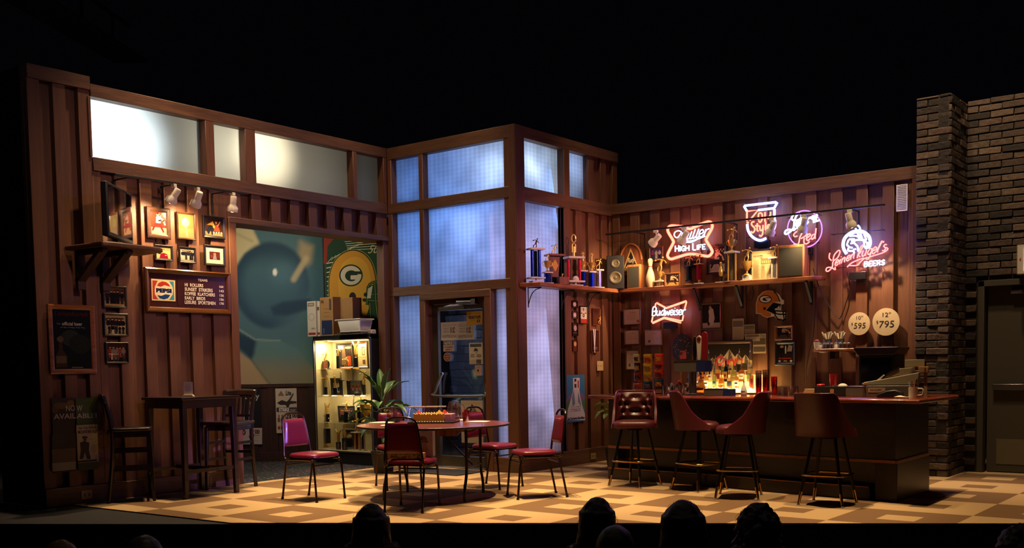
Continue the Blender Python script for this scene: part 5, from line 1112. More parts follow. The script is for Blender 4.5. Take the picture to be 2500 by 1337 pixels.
# bowling pin
q = onB(1588); t = thing('bowling_pin', 'white bowling pin with two red neck bands standing on the bar shelf', 'bowling pin', q)
MB().lathe([(r*.40, z*.40) for r, z in PINP], n=28).build('pin_body', mat('pin_white', 'd8c8a0', .35, coat=.3), t, smooth=60)
for z in (.255, .285): MB().lathe([(.0275, z-.006), (.0285, z), (.027, z+.006)], n=24).build('neck_band', mat('pin_red', 'a02818', .4), t)
TS = [(1612, 'gold bowler trophy on a square arch base, right of the bowling pin', [('slab', .012, .14, 'marble'), ('cols', .055, .10, 'gold', .015), ('slab', .02, .15, 'marble'), ('cup', .12, 'gold'), ('bowler', .21, 'gold')]),
      (1682, 'trophy with yellow striped black column left of the red trophy', [('disc', .02, .115, 'gold'), ('cup', .03, 'gold'), ('slab', .014, .085, 'darkglass'), ('col', .18, .08, 'darkglass'), ('slab', .014, .12, 'darkglass'), ('bowler', .13, 'gold')]),
      (1706, 'trophy with a deep red tapered column and gold bowler', [('slab', .02, .11, 'marble'), ('cup', .04, 'gold'), ('col', .20, .07, 'red_metal'), ('slab', .012, .11, 'gold'), ('bowler', .15, 'gold')]),
      (1760, 'tiny gold bowling pin trophy on a black stem and marble foot', [('slab', .014, .12, 'marble'), ('col', .07, .035, 'darkglass'), ('pin', .19, 'gold')]),
      (1787, 'tall trophy with dark column, gold cup and bowler, tallest on the bar shelf', [('disc', .02, .26, 'plaque'), ('cols', .35, .11, 'gold', .012, 'darkglass'), ('slab', .024, .17, 'marble'), ('cup', .15, 'gold'), ('bowler', .17, 'gold')]),
      (1824, 'gold cup trophy with bowler on a white block, left of the newspaper frame', [('slab', .014, .14, 'marble'), ('slab', .06, .10, 'marble'), ('cup', .18, 'gold'), ('bowler', .18, 'gold')]),
      (1891, 'white trophy with grey fluted column and bowler, before the newspaper frame', [('slab', .012, .13, 'marble'), ('cols', .24, .07, 'marble', .012, 'silver_check'), ('slab', .02, .13, 'marble'), ('bowler', .16, 'gold')]),
      (1899, 'tiny pale figurine beside the white fluted trophy', [('slab', .015, .07, 'marble'), ('star', .09, 'gold')])]
for px, lb, sp_ in TS: trophy(onB(px, .17 if px in (1891, 1899) else .12), lb, sp_, -.1)
# pictures on and above that shelf
framed('B', 1586, 604, 1620, 636, 'gilt framed photo of three people above the bowling pin', crowd(3, ('1a1a1c', 'c8b8a0', 'a03030'), '5a2a18', '3a2014', 21, top=.95), 'frame_oak', .016, off=.002)
framed('B', 1623, 667, 1662, 700, 'wood framed bowling alley photo standing on the bar shelf', bowler('201812', 'b08a50', 'c89a60', '3a2818'), 'frame_oak', .026, off=.14)
framed('B', 1726, 598, 1778, 668, 'dark framed photo of a bowler in black trousers right of the Miller sign', bowler('2a1a1c', '8a7a6c', '9a8a90', '14121a'), 'frame_black', .045, off=.002)
framed('B', 1671, 622, 1712, 647, 'dark landscape picture half hidden under the Miller sign', crowd(4, ('2a2024',), '2a1620', '1a1014', 22), 'frame_black', .02, off=.002)
def news(A):
    A.rect(0, 0, 1, 1, 'd8c28c'); A.text('WORLD LINKS SERVICE', .08, .80, .5, .85, '4a3a28', bold=.03); A.text('TIME', .35, .74, .5, .78, '4a3a28', bold=.03); A.text('GUYS', .7, .87, .9, .9, '4a3a28', bold=.03)
    A.rect(.42, .55, .95, .74, '9a7c50'); A.lines(.08, .1, .38, .7, 26, 'a08a5c', .35, 1); A.lines(.42, .1, .64, .52, 18, 'a08a5c', .35, 2); A.lines(.68, .1, .94, .52, 18, 'a08a5c', .35, 3)
    for i in range(5): A.ell(.5+i*.09, .62, .03, .05, 'c8a870')
framed('B', 1833, 611, 1893, 687, 'framed yellowed newspaper page leaning on the bar shelf', news, 'frame_black', .016, off=.08)
# certificates and pictures below the shelf
def cert(seal=None, col='b09a88'):
    def f(A):
        A.rect(0, 0, 1, 1, col); A.rect(.06, .08, .94, .92, col); A.text('Certificate', .3, .74, .7, .84, '5a4a44', shear=.3); A.lines(.14, .3, .86, .68, 6, '8a7468', .22, 4)
        if seal: A.ell(seal[0], seal[1], .09, .09, seal[2])
    return f
for a in ((1524, 754, 1566, 792, 'top', (.85, .2, '8a3030')), (1526, 805, 1563, 841, 'left of the middle row', None), (1576, 805, 1617, 842, 'with dark seal, right of the middle row', (.22, .24, '4a3c34')), (1529, 854, 1561, 902, 'portrait shaped, half hidden by the chip rack', (.25, .22, '5a4c3c'))):
    framed('B', *a[:4], 'framed certificate left of the bar, '+a[4], cert(a[5]), 'frame_grey' if 'seal' in a[4] else 'frame_brown', .012, name='framed_certificate', cat='certificate', off=.002)
def f(A): A.rect(0, 0, 1, 1, '1a1210'); A.rect(0, 0, 1, .22, 'a89484'); A.poly([(.35, .1), (.38, .55), (.34, .7), (.46, .88), (.62, .78), (.7, .4), (.6, .1)], 'b8a49c'); A.ell(.45, .86, .07, .07, 'a88470'); A.ell(.36, .18, .06, .07, '2a1a1c')
framed('B', 1712, 740, 1762, 803, 'framed old photo of a woman in white holding a ball, below the shelf', f, 'frame_brown', .022, off=.002)
framed('B', 1893, 794, 1937, 829, 'orange oak framed small photo beneath the helmet sign', bowler('2a1c1a', '4a4038', '8a8078', '201c24'), 'frame_oak', .03, off=.002)
def f(A):
    A.rect(0, 0, 1, 1, '1a1412'); A.poly([(.05, .4), (.1, .75), (.35, .8), (.45, .5), (.4, .2), (.1, .2)], '0c0c10'); A.ell(.28, .86, .12, .07, 'a07860'); A.poly([(.6, .6), (.7, .95), (.95, .9), (.9, .6)], '8a7a70'); A.rect(.48, .5, .56, .9, 'b8a890'); A.text('Mr. Quarterback', .1, .2, .9, .29, 'a02a1c', bold=.03); A.text('-92-', .36, .07, .64, .14, 'c8b890'); A.ell(.14, .1, .08, .06, '7a7a98'); A.ell(.86, .1, .08, .06, 'a8988c')
framed('B', 1893, 834, 1943, 891, 'black framed poster of two dark figures with red lettering beneath the oak frame', f, 'frame_black', .032, off=.002)
for a in ((1788, 778, 1816, 829, 'tall yellowed newspaper clipping pinned below the shelf', 31, 'a08a70'), (1817, 792, 1843, 820, 'small square clipping with a dark photo, between two clippings', 32, '8a7660'), (1819, 816, 1855, 832, 'clipping headline strip partly covered by the lower clipping', 34, 'b09c80'), (1838, 815, 1870, 862, 'lower yellow clipping about BOWLING HALL with two photos', 33, 'b8a078')):
    A = poster('B', *a[:4], .003+.003*(a[5]-31), 'news_clipping', a[4], 'newspaper clipping', a[6])
    A.rect(.05, .62, .95, .9, '5c4c3c'); A.lines(.08, .06, .92, .56, 8, '7a6850', .3, a[5])
    if a[5] == 33: A.rect(0, .78, 1, 1, 'b8a480'); A.text('WING HALL', .05, .9, .95, .97, '3a2c20', bold=.03); A.text('WITH PLAYERS', .05, .81, .95, .88, '3a2c20', bold=.03); A.rect(.04, .45, .96, .76, '5a4c38'); A.rect(0, .38, 1, .45, 'c8b080'); A.rect(.05, .1, .95, .3, '5a4a38')
    fin(A)
# helmet sign
def helmet():
    A = PArt('B', 1840, 700, 1925, 795, off=.016, bg=None, y=0)
    u = lambda x, y: (1830+x/6.369, 690+y/6.369)
    O = [(100, 480), (98, 330), (130, 220), (200, 145), (290, 112), (380, 130), (460, 185), (500, 255), (535, 270), (530, 330), (490, 340), (490, 425), (575, 440), (580, 480), (565, 580), (500, 590), (420, 560), (385, 520), (340, 525), (270, 542), (200, 515), (170, 482)]
    q = [A.uv(*u(*p)) for p in O]; MB().prism([(A.x0+a*A.w, A.z0+b*A.h) for a, b in q], (0, 0, 0), (1, 0, 0), (0, 0, 1), (0, .008, 0)).build('sign_board', 'marble', t, smooth=0)
    A.pp([u(*p) for p in [(108, 475), (105, 335), (137, 228), (205, 155), (290, 120), (370, 138), (440, 200), (462, 290), (375, 300), (250, 425), (340, 480), (325, 525), (270, 534), (205, 508), (175, 475)]], 'b86a2c')
    A.pl([u(*p) for p in [(380, 135), (435, 200), (470, 290)]], .012, '141210', 3); A.pe(*u(247, 255), 15.5, 10, '141210'); A.pe(*u(247, 255), 13.5, 8, 'd0c8c0'); A.pe(*u(247, 257), 7, 3.8, '141210'); A.pp([u(*p) for p in [(250, 238), (330, 238), (325, 262), (290, 280), (275, 282), (278, 262), (250, 260)]], 'd0c8c0'); A.pp([u(*p) for p in [(255, 225), (330, 228), (330, 238), (270, 240)]], '141210')
    A.pe(*u(233, 400), 3.2, 3.4, '141210'); A.pp([u(*p) for p in [(255, 428), (370, 308), (490, 330), (470, 400), (400, 480), (330, 460)]], '141210'); A.pp([u(*p) for p in [(395, 400), (430, 390), (460, 350), (480, 420), (440, 470), (390, 450)]], 'c8c0bc')
    for P in ([(360, 470), (470, 490), (570, 490)], [(390, 435), (480, 440), (570, 445)], [(400, 440), (395, 500), (440, 565), (520, 580), (560, 570), (568, 450)], [(520, 445), (540, 570)]): A.pl([u(*p) for p in P], .016, '141210')
    A.build('sign_face', 'gloss', t); return A.c
A0 = PArt('B', 1840, 700, 1925, 795, off=.016, bg=None)
t = thing('helmet_sign', 'cut-out gold football helmet sign with G emblem on the bar wall', 'sign', A0.c, 0); helmet()
# pizza price discs, vent, crest, mountain picture
for x1, y1, x2, y2, s1, s2, lb in ((2072, 763, 2125, 817, '10"', '$595', 'smaller round pizza board reading 10 inch 5.95 on the bar wall'), (2131, 753, 2197, 818, '12"', '$795', 'larger round pizza board reading 12 inch 7.95 on the bar wall')):
    c, rz, w, h = hang('B', x1, y1, x2, y2, .004); t = thing('pizza_board', lb, 'price sign', c, rz)
    MB().lathe([(0, .012), (w*.49, .012), (w/2, .006), (w/2, 0), (0, -.002)], (0, -.014, 0), 40, axis='y', sy=h/w).build('disc', mat('pizza_round', 'c8b48c', .7, var=.12, vscale=14), t)
    A = Art(w, h, None, y=-.0165); A.text(s1, .38, .68, .68, .84, '1c1812'); A.text(s2[1:], .26, .30, .80, .54, '1c1812', shear=.1); A.text('$', .15, .44, .22, .56, '1c1812'); A.build('lettering', 'print', t)
c, rz, w, h = hang('B', 2189, 452, 2216, 514, .004); t = thing('wall_vent', 'white louvred vent grille high at the right end of the bar wall', 'vent', c, rz)
frame_mesh(w, h, .018, .012).build('frame', 'white', t, smooth=0, fix=False)
for k in range(14): z = -h/2+.025+k*(h-.05)/13; MB().beam((-w/2+.015, -.006, z), (w/2-.015, -.006, z), .014, .003, upv=(0, 1, 1)).build('slat', 'white', t)
c, rz, w, h = hang('B', 1643, 815, 1692, 885, .004); A = Art(w, h, None, y=-.022)
t = thing('carved_crest', 'carved dark wooden crest plaque with red shield, left of the beer tap', 'plaque', c, rz)
ol = [(.5*cos(a*pi/14)*(1+.05*cos(a*pi/2)), .5*sin(a*pi/14)*(1+.04*sin(a*3))) for a in range(28)]
MB().prism([(x*w, z*h) for x, z in ol], (0, 0, 0), (1, 0, 0), (0, 0, 1), (0, -.02, 0)).build('board', 'frame_black', t)
A.ell(.5, .5, .42, .42, '2a2016'); A.rect(.38, .14, .7, .42, 'a83424'); A.ell(.45, .32, .07, .05, '3a1a10')
rr = random.Random(9)
for k in range(60): a = rr.random()*2*pi; r_ = rr.uniform(.2, .42); A.ell(.5+r_*cos(a), .56+r_*.9*sin(a), .022, .018, rr.choice(('6a5630', '4a3c22', '7a6838')))
A.build('carving', 'gloss', t)
def f(A):
    A.rect(0, 0, 1, 1, '2a221a'); rr = random.Random(2)
    for (x, y, s_) in ((.12, .45, .28), (.32, .60, .34), (.52, .78, .44), (.72, .6, .34), (.9, .55, .28)):
        A.poly([(x-s_*.55, .2), (x, y), (x+s_*.55, .2)], 'a08c70'); A.poly([(x-s_*.1, .2), (x, y), (x+s_*.2, .35), (x+.02, .38), (x+s_*.4, .2)], '4a4034')
    A.text('Coors', .18, .10, .84, .52, 'a03028', bold=.05, shear=.2)
framed('B', 1722, 833, 1838, 905, 'wide framed mountain picture with red Coors lettering behind the bottles', f, 'frame_brown', .04, off=.002)
# trophy wall plaques and poster
framed('T', 1394, 733, 1408, 752, 'small dark plaque with white disc, top of the left column', lambda A: (A.rect(0, 0, 1, 1, '241410'), A.ell(.55, .5, .3, .34, 'c8b8a8')), 'frame_black', .008, off=-.01, name='award_plaque', cat='plaque')
framed('T', 1395, 759, 1408, 778, 'small brown plaque with white disc, second in the left column', lambda A: (A.rect(0, 0, 1, 1, '4a2a20'), A.ell(.55, .5, .3, .34, 'c8b8a8')), 'frame_brown', .008, off=-.01, name='award_plaque', cat='plaque')
framed('T', 1395, 787, 1409, 820, 'dark plaque with silver badge, third in the left column', lambda A: (A.rect(0, 0, 1, 1, '1c1214'), A.ell(.6, .6, .3, .24, 'b0988c'), A.rect(.2, .15, .9, .28, '4a3a34')), 'frame_black', .008, off=-.01, name='award_plaque', cat='plaque')
framed('T', 1396, 829, 1408, 858, 'brown plaque with gold badge, lowest in the left column', lambda A: (A.rect(0, 0, 1, 1, '5a3020'), A.ell(.6, .66, .3, .22, 'c8a070')), 'frame_brown', .008, off=-.01, name='award_plaque', cat='plaque')
def f(A): A.rect(0, 0, 1, 1, 'c8b8a4'); A.rect(0, 0, 1, .26, 'a83828'); A.rect(.46, .76, .56, .92, '201c1a'); A.rect(.1, .58, .3, .64, '201c1a'); A.rect(.7, .58, .9, .64, '201c1a'); A.ell(.5, .48, .16, .12, '201c1a'); A.ell(.5, .48, .09, .07, 'a89888')
framed('T', 1414, 746, 1433, 791, 'dark framed award with pale centre and red bottom band', f, 'frame_black', .014, off=-.01)
t = framed('T', 1445, 752, 1464, 794, 'brown plaque with a gold bowler figure on its lower right', lambda A: (A.rect(0, 0, 1, 1, '4a2418'), A.rect(.2, .65, .8, .9, '3a2018')), 'plaque', .01, off=-.01, name='award_plaque', cat='plaque')
m = bowl_fig(.11); m.v = [(x+.05, y-.03, z-.10) for x, y, z in m.v]; m.build('figure', 'gold', t, smooth=60)
t = framed('T', 1441, 806, 1462, 860, 'brown plaque with a white ribbon medal hanging from it', lambda A: (A.rect(0, 0, 1, 1, '3a1c14'), A.rect(.2, .1, .8, .25, '5a4038')), 'plaque', .01, off=-.01, name='award_plaque', cat='plaque')
c, rz, w, h = hang('T', 1447, 803, 1456, 866, .03); tt = thing('ribbon_medal', 'white and blue ribbon with a dark medal hanging on the brown plaque', 'medal', c, rz)
MB().prism([(-.035, h/2), (-.015, h/2), (.006, -h/2+.03), (-.006, -h/2+.03)], (0, 0, 0), (1, 0, 0), (0, 0, 1), (0, -.004, 0)).prism([(.035, h/2), (.015, h/2), (-.006, -h/2+.03), (.006, -h/2+.03)], (0, .005, 0), (1, 0, 0), (0, 0, 1), (0, -.004, 0)).build('ribbon', mat('white_ribbon', 'c8c0cc', .6), tt)
MB().lathe([(0, 0), (.022, 0), (.022, .004), (0, .004)], (0, 0, -h/2+.02), 16, axis='y').build('medal', 'bronze', tt)
A = poster('T', 1383.5, 915, 1428.5, 1027, .004, 'ski_poster', 'blue and white painted mountain poster low on the wall beside the bar', bg='2f6f9c')
A.pp([(1383, 975), (1395, 960), (1405, 966), (1418, 958), (1428.5, 968), (1428.5, 1000), (1383.5, 1000)], '7a5a90'); A.pp([(1383.5, 985), (1392, 972), (1398, 985), (1390, 1000), (1383.5, 1004)], '3a7a40'); A.pp([(1419, 985), (1428.5, 970), (1428.5, 1000)], '3a7a40')
A.pp([(1384, 1025), (1386, 1000), (1397, 962), (1400, 945), (1414, 945), (1416, 965), (1423, 995), (1428, 1010), (1428.5, 1025)], 'c8c4d0'); A.pp([(1396, 970), (1401, 950), (1404, 985), (1398, 992)], '6a84a8'); A.pp([(1411, 955), (1416, 975), (1419, 992), (1411, 980)], '6a84a8')
A.pr(1399, 922, 1415, 947, 'd0ccd0'); A.pr(1402, 924, 1407, 946, '24202c'); A.pr(1410, 928, 1413, 946, '8a2430'); A.pe(1405, 934, 4, 3, 'c8c0c8')
for i, s_ in enumerate(('How to recognize', 'the best case of film', 'in 12,000 feet')): A.pt(s_, 1394, 991+i*5, 1417, 994.5+i*5, '2c2838')
A.pt('One That Started a Blue Ribbon', 1385, 1017, 1427, 1023.5, '241c34', bold=.05); fin(A)

# ------------------------------------------------------------------ neon signs
def neonmat(name, core, edge, s):
    m = bpy.data.materials.new(name); m.use_nodes = True; nt = m.node_tree; N = nt.nodes; L = nt.links
    N.remove(N['Principled BSDF']); lw = N.new('ShaderNodeLayerWeight'); lw.inputs[0].default_value = .45
    mx = N.new('ShaderNodeMix'); mx.data_type = 'RGBA'; mx.inputs[6].default_value = (*core, 1); mx.inputs[7].default_value = (*edge, 1)
    mr = N.new('ShaderNodeMapRange'); mr.inputs[1].default_value = .15; mr.inputs[2].default_value = .75; L.new(lw.outputs['Facing'], mr.inputs[0]); L.new(mr.outputs[0], mx.inputs[0])
    e = N.new('ShaderNodeEmission'); L.new(mx.outputs[2], e.inputs[0]); e.inputs[1].default_value = s; L.new(e.outputs[0], N['Material Output'].inputs[0]); return m
M['n_red'] = neonmat('neon_red', (1, .15, .085), (1, .03, .02), 5.5); M['n_white'] = neonmat('neon_white_blue', (.62, .76, 1), (.25, .4, 1), 7.5)
M['n_violet'] = neonmat('neon_violet', (.55, .2, 1), (.3, .06, .9), 2.6); M['n_pink'] = neonmat('neon_pink_red', (1, .17, .15), (1, .03, .06), 4.5); M['n_blue'] = neonmat('neon_blue', (.30, .45, 1), (.08, .15, 1), 12.0)
SF = {'H': [[(0, 0), (0, 1)], [(.6, 0), (.6, 1)], [(0, .5), (.6, .5)]], 'I': [[(.1, 0), (.1, 1)]], 'G': [[(.6, .85), (.35, 1), (.05, .7), (.05, .3), (.35, 0), (.6, .2), (.6, .45), (.35, .45)]],
      'L': [[(.05, 1), (.05, .1), (.15, 0), (.55, 0)]], 'F': [[(.05, 0), (.05, 1), (.5, 1)], [(.05, .55), (.4, .55)]], 'E': [[(.5, 1), (.05, 1), (.05, 0), (.5, 0)], [(.05, .5), (.4, .5)]],
      'B': [[(.05, 0), (.05, 1), (.4, 1), (.5, .75), (.35, .53), (.05, .53)], [(.35, .53), (.55, .3), (.4, 0), (.05, 0)]], 'R': [[(.05, 0), (.05, 1), (.4, 1), (.5, .75), (.35, .5), (.05, .5)], [(.3, .5), (.55, 0)]], 'S': [[(.5, .85), (.3, 1), (.05, .8), (.15, .55), (.45, .42), (.52, .2), (.3, 0), (.03, .15)]],
      'u': [[(.05, .6), (.05, .2), (.2, 0), (.42, .2), (.45, .6)], [(.45, .6), (.45, .1), (.55, 0)]], 'd': [[(.45, .5), (.25, .6), (.05, .3), (.2, 0), (.45, .2)], [(.45, 1), (.45, .1), (.55, 0)]], 'w': [[(.0, .6), (.1, 0), (.28, .45), (.45, 0), (.6, .6)]],
      'e': [[(.05, .3), (.42, .36), (.4, .55), (.22, .62), (.05, .4), (.08, .1), (.28, 0), (.46, .14)]], 'i': [[(.1, .6), (.08, .1), (.2, 0)], [(.12, .8), (.13, .86)]], 's': [[(.4, .52), (.22, .62), (.08, .48), (.36, .24), (.3, .04), (.04, .06)]], 'r': [[(.05, .6), (.05, 0)], [(.05, .35), (.2, .58), (.42, .6)]],
      'n': [[(.05, .6), (.05, 0)], [(.05, .35), (.25, .6), (.4, .5), (.4, .1), (.52, 0)]], 'k': [[(.05, 0), (.1, .9), (.28, 1.15), (.34, .9), (.08, .3)], [(.08, .3), (.36, .58), (.1, .3), (.42, 0)]], 'g': [[(.42, .5), (.22, .6), (.05, .3), (.2, .02), (.42, .2)], [(.45, .6), (.40, -.3), (.2, -.42), (.05, -.25)]], 'l': [[(.0, .1), (.25, .9), (.36, 1.05), (.3, .85), (.12, .2), (.22, 0)]], "'": [[(.08, .85), (.14, 1.0)]]}
def sign(W, ox, oy, sc, off, name, label, rect, wire=True):
    c, rz, w, h = hang(W, *rect, off); t = thing(name, label, 'neon sign', c, rz); pw = PW[W]
    def cv(P):
        out = []
        for x, y in P: q = pw.pt(ox+x/sc, oy+y/sc, off)-c; out.append((q.dot(pw.a), 0, q.z))
        return out
    t['_'] = 0; del t['_']
    # standoffs and transformer hold the tubes off the wall
    B = MB()
    for x, z in ((-w*.4, h*.3), (w*.4, h*.3), (-w*.35, -h*.35), (w*.35, -h*.35)): B.tube([(x, 0, z), (x, off-.002, z)], .004, 6)
    for z in (h*.3, -h*.35): B.tube([(-w*.42, .012, z), (w*.42, .012, z)], .004, 6)
    B.build('support_frame', 'tubeglass_off', t); MB().box(-.10, .10, .02, off-.004, -h*.5-.06, -h*.5+.03).build('transformer', 'tubeglass_off', t, bevel=.003)
    return t, cv
def tubes(t, cv, strokes, m, r, closed=False, k=5, nm='neon_tube', dy=0):
    mb = MB()
    for P in strokes:
        Q = [(x, y+dy, z) for x, y, z in cv(P)]; mb.tube(catmull(Q, k, closed) if k > 1 else [Vector(q) for q in Q], r, 8, closed=closed)
    return mb.build(nm, m, t, smooth=60)
def stext(s, p0, p1, h, wf=1.0, shear=.25, gap=.16, scl=None):
    dx_, dy_ = p1[0]-p0[0], p1[1]-p0[1]; L_ = math.hypot(dx_, dy_); ux, uy = dx_/L_, dy_/L_
    ws = [max(max(p[0] for q in SF[ch] for p in q), .12)+gap for ch in s]; tot = sum(ws); kx = L_/tot; out = []; a = 0
    for i, ch in enumerate(s):
        hh = h*(scl.get(i, 1) if scl else 1)
        for q in SF[ch]: out.append([(p0[0]+ux*(a+x*1.0)*kx+shear*y*hh, p0[1]+uy*(a+x)*kx-y*hh) for x, y in q])
        a += ws[i]
    return out
t, cv = sign('B', 1610, 530, 11.14, .09, 'miller_neon', 'red edged Miller High Life neon sign, leftmost above the shelf', (1627, 537, 1742, 636)); t.name = 'beer_neon'
OL = [(820, 315), (600, 255), (330, 232), (240, 290), (238, 400), (375, 640), (365, 720), (230, 990), (240, 1090), (320, 1135), (480, 1090), (830, 1000), (1200, 1048), (1340, 1055), (1420, 980), (1425, 890), (1278, 640), (1285, 560), (1430, 290), (1415, 165), (1340, 125), (1190, 170), (960, 265)]
tubes(t, cv, [OL], 'n_red', .021, closed=True, nm='red_border_tube'); tubes(t, cv, [[(330, 215), (560, 235), (760, 262)], [(900, 262), (1150, 165), (1330, 105)]], 'n_red', .014, nm='inner_red_tube')
tubes(t, cv, [[(600, 400), (520, 368), (430, 400), (400, 480), (440, 545), (500, 545), (560, 470), (600, 400)], [(640, 420), (560, 600)], [(620, 590), (700, 410), (745, 440), (690, 600)], [(800, 420), (745, 560), (760, 600), (820, 560)], [(880, 385), (820, 560), (850, 585), (900, 540)], [(975, 325), (905, 540), (935, 570), (985, 520)], [(1070, 315), (1000, 530), (1030, 560), (1085, 500)], [(1095, 465), (1190, 410), (1180, 340), (1120, 360), (1080, 450), (1095, 525), (1150, 525), (1215, 460)], [(1265, 325), (1215, 500)], [(1230, 420), (1285, 340), (1355, 310)], [(1240, 515), (1050, 590), (880, 640), (680, 640)], [(660, 670), (850, 680), (1010, 610)]], 'n_white', .0078, nm='script_tube')
tubes(t, cv, stext('HIGH', (430, 935), (830, 905), 140, shear=0, scl={0: 1.15})+stext('LIFE', (900, 895), (1270, 860), 125, shear=0, scl={0: 1.5}), 'n_white', .0085, k=1, nm='lettering_tube')
for px, py, cc, wt in ((1685, 590, (1, .20, .10), 2), (1857, 520, (.30, .35, 1), 3), (1962, 550, (.40, .20, 1), 3), (2092, 580, (.08, .14, 1), 16), (2080, 640, (1, .10, .12), 2), (1633, 762, (1, .03, .04), 2)):
    q = PW['B'].pt(px, py, .2); point('neon_glow', q, wt, cc, .12)
t, cv = sign('B', 1800, 480, 11.14, .09, 'beer_neon', 'shield shaped Old Style neon sign with red script inside blue outline', (1814, 491, 1900, 588))
tubes(t, cv, [[(570, 362), (1000, 312), (1010, 300), (1085, 160), (1050, 148), (200, 245), (185, 265), (258, 385)]], 'n_blue', .015, k=1, nm='blue_tube'); tubes(t, cv, [[(1012, 345), (1010, 600), (1032, 680), (1015, 820), (955, 945)], [(272, 745), (290, 900), (380, 1060), (520, 1160), (640, 1185), (780, 1132)]], 'n_blue', .017, nm='shield_tube')
tubes(t, cv, [[(262, 660), (264, 400), (300, 392), (570, 362), (340, 640)], [(260, 700), (310, 700)]], 'n_red', .013, k=1, nm='red_tube')
tubes(t, cv, [[(575, 625), (577, 480), (625, 440), (675, 480), (675, 610), (625, 695), (580, 650)], [(755, 420), (752, 650), (775, 680)], [(905, 410), (900, 590)], [(895, 500), (830, 600)], [(465, 680), (405, 690), (390, 760), (475, 860), (460, 940), (410, 980), (378, 940)], [(545, 720), (540, 900), (580, 935)], [(490, 790), (600, 790)], [(612, 790), (622, 900), (665, 915), (695, 860)], [(702, 770), (690, 1000), (640, 1072), (600, 1045)], [(772, 690), (765, 880), (790, 915)], [(820, 850), (880, 800), (860, 760), (815, 800), (820, 900), (880, 890)]], 'n_red', .0115, nm='red_script_tube')
t, cv = sign('B', 1905, 505, 11.62, .09, 'beer_neon', 'round violet neon ring with white script and the word Red', (1915, 512, 2008, 606))
tubes(t, cv, [[(695+488*cos(a*pi/18), 622+518*sin(a*pi/18)) for a in range(36)]], 'n_violet', .008, closed=True, k=1, nm='violet_ring_tube')
tubes(t, cv, [[(370, 225), (320, 320), (370, 375), (470, 380), (580, 320), (600, 215), (545, 185), (465, 235), (400, 400), (375, 590), (290, 690), (180, 765), (130, 745), (160, 670), (260, 640), (380, 655), (440, 600)], [(460, 500), (540, 440), (500, 415), (450, 470), (460, 540), (520, 540), (610, 320), (585, 500)], [(640, 330), (610, 480), (700, 335), (680, 490), (770, 325), (745, 470), (800, 410)], [(810, 320), (880, 290), (860, 330)], [(930, 240), (890, 350)], [(965, 235), (935, 380), (1045, 215), (1005, 370)], [(930, 430), (1125, 370)], [(470, 600), (540, 575), (740, 560)]], 'n_white', .0115, nm='white_script_tube')
tubes(t, cv, [[(700, 730), (705, 650), (600, 640), (440, 715), (380, 790), (415, 840), (490, 820)], [(650, 690), (560, 850), (515, 1040), (400, 1170), (335, 1165), (360, 1090), (440, 1050), (520, 1115)], [(590, 895), (700, 830), (770, 745)], [(680, 880), (672, 1000), (720, 1050), (800, 1010), (825, 970)], [(750, 890), (850, 800), (830, 762), (770, 800), (742, 900), (780, 950), (860, 890)], [(985, 770), (910, 800), (880, 880), (920, 910), (990, 800), (1015, 600), (985, 860), (1005, 890)]], 'n_pink', .0095, nm='red_script_tube')
t, cv = sign('B', 2000, 530, 8.916, .09, 'beer_neon', "neon Leinenkugel's sign with a blue headdress profile, rightmost above the bar", (2016, 548, 2170, 664))
tubes(t, cv, [[(595, 795), (540, 700), (520, 590), (560, 450), (680, 345), (820, 300), (960, 320), (1075, 410), (1110, 540), (1085, 640), (1000, 660)]], 'n_blue', .020, nm='blue_ring_tube')
tubes(t, cv, [[(840, 175), (880, 220), (895, 285)], [(790, 240), (825, 330)], [(660, 410), (820, 410), (900, 480), (1000, 500)], [(690, 375), (820, 335), (880, 450)], [(890, 330), (940, 480)], [(970, 345), (1030, 500)], [(640, 490), (605, 600), (645, 640), (630, 725), (740, 735), (765, 785)], [(650, 480), (765, 480), (765, 560), (835, 640), (850, 745)], [(685, 570), (745, 560)], [(660, 655), (725, 665)], [(740, 705), (800, 690)], [(975, 530), (985, 640), (1040, 640), (1045, 540)], [(700, 520), (900, 490), (1060, 560)]], 'n_blue', .011, nm='profile_tube')
tubes(t, cv, [[(270, 945), (220, 890), (225, 800), (240, 780)], [(300, 940), (330, 820), (420, 722), (452, 760), (400, 880), (305, 960), (285, 1080), (200, 1172), (150, 1160), (170, 1100), (260, 1092), (345, 1140), (345, 1080)]]+stext('einen', (330, 1065), (775, 885), 190, shear=.22, gap=.08)+stext("kugel's", (815, 888), (1450, 720), 230, shear=.28, gap=.07)+[[(610, 1082), (720, 985), (970, 890), (900, 970), (815, 1048), (650, 1050)], [(960, 905), (1200, 832), (1400, 765), (1492, 695), (1460, 655)]], 'n_pink', .0085, nm='red_script_tube')
tubes(t, cv, stext('BEERS', (975, 1075), (1440, 1030), 105, shear=.1), 'n_white', .009, k=1, nm='beers_tube')
t, cv = sign('B', 1580, 720, 16.71, .07, 'beer_neon', 'small red bow tie Budweiser neon sign below the shelf', (1589, 733, 1677, 789))
tubes(t, cv, [[(320, 490), (350, 350), (400, 310), (780, 520), (1585, 235)], [(1585, 235), (1600, 300), (1530, 560)], [(230, 880), (185, 1090), (215, 1130), (700, 905), (1390, 1050), (1440, 1030), (1475, 820)], [(420, 345), (780, 545), (1560, 275)], [(230, 1150), (700, 945), (1380, 1130)]], 'n_red', .0115, k=1, nm='bow_tie_tube')
tubes(t, cv, stext('Budweiser', (190, 835), (1560, 795), 330, shear=.12, gap=.05), 'n_white', .0072, nm='script_tube')
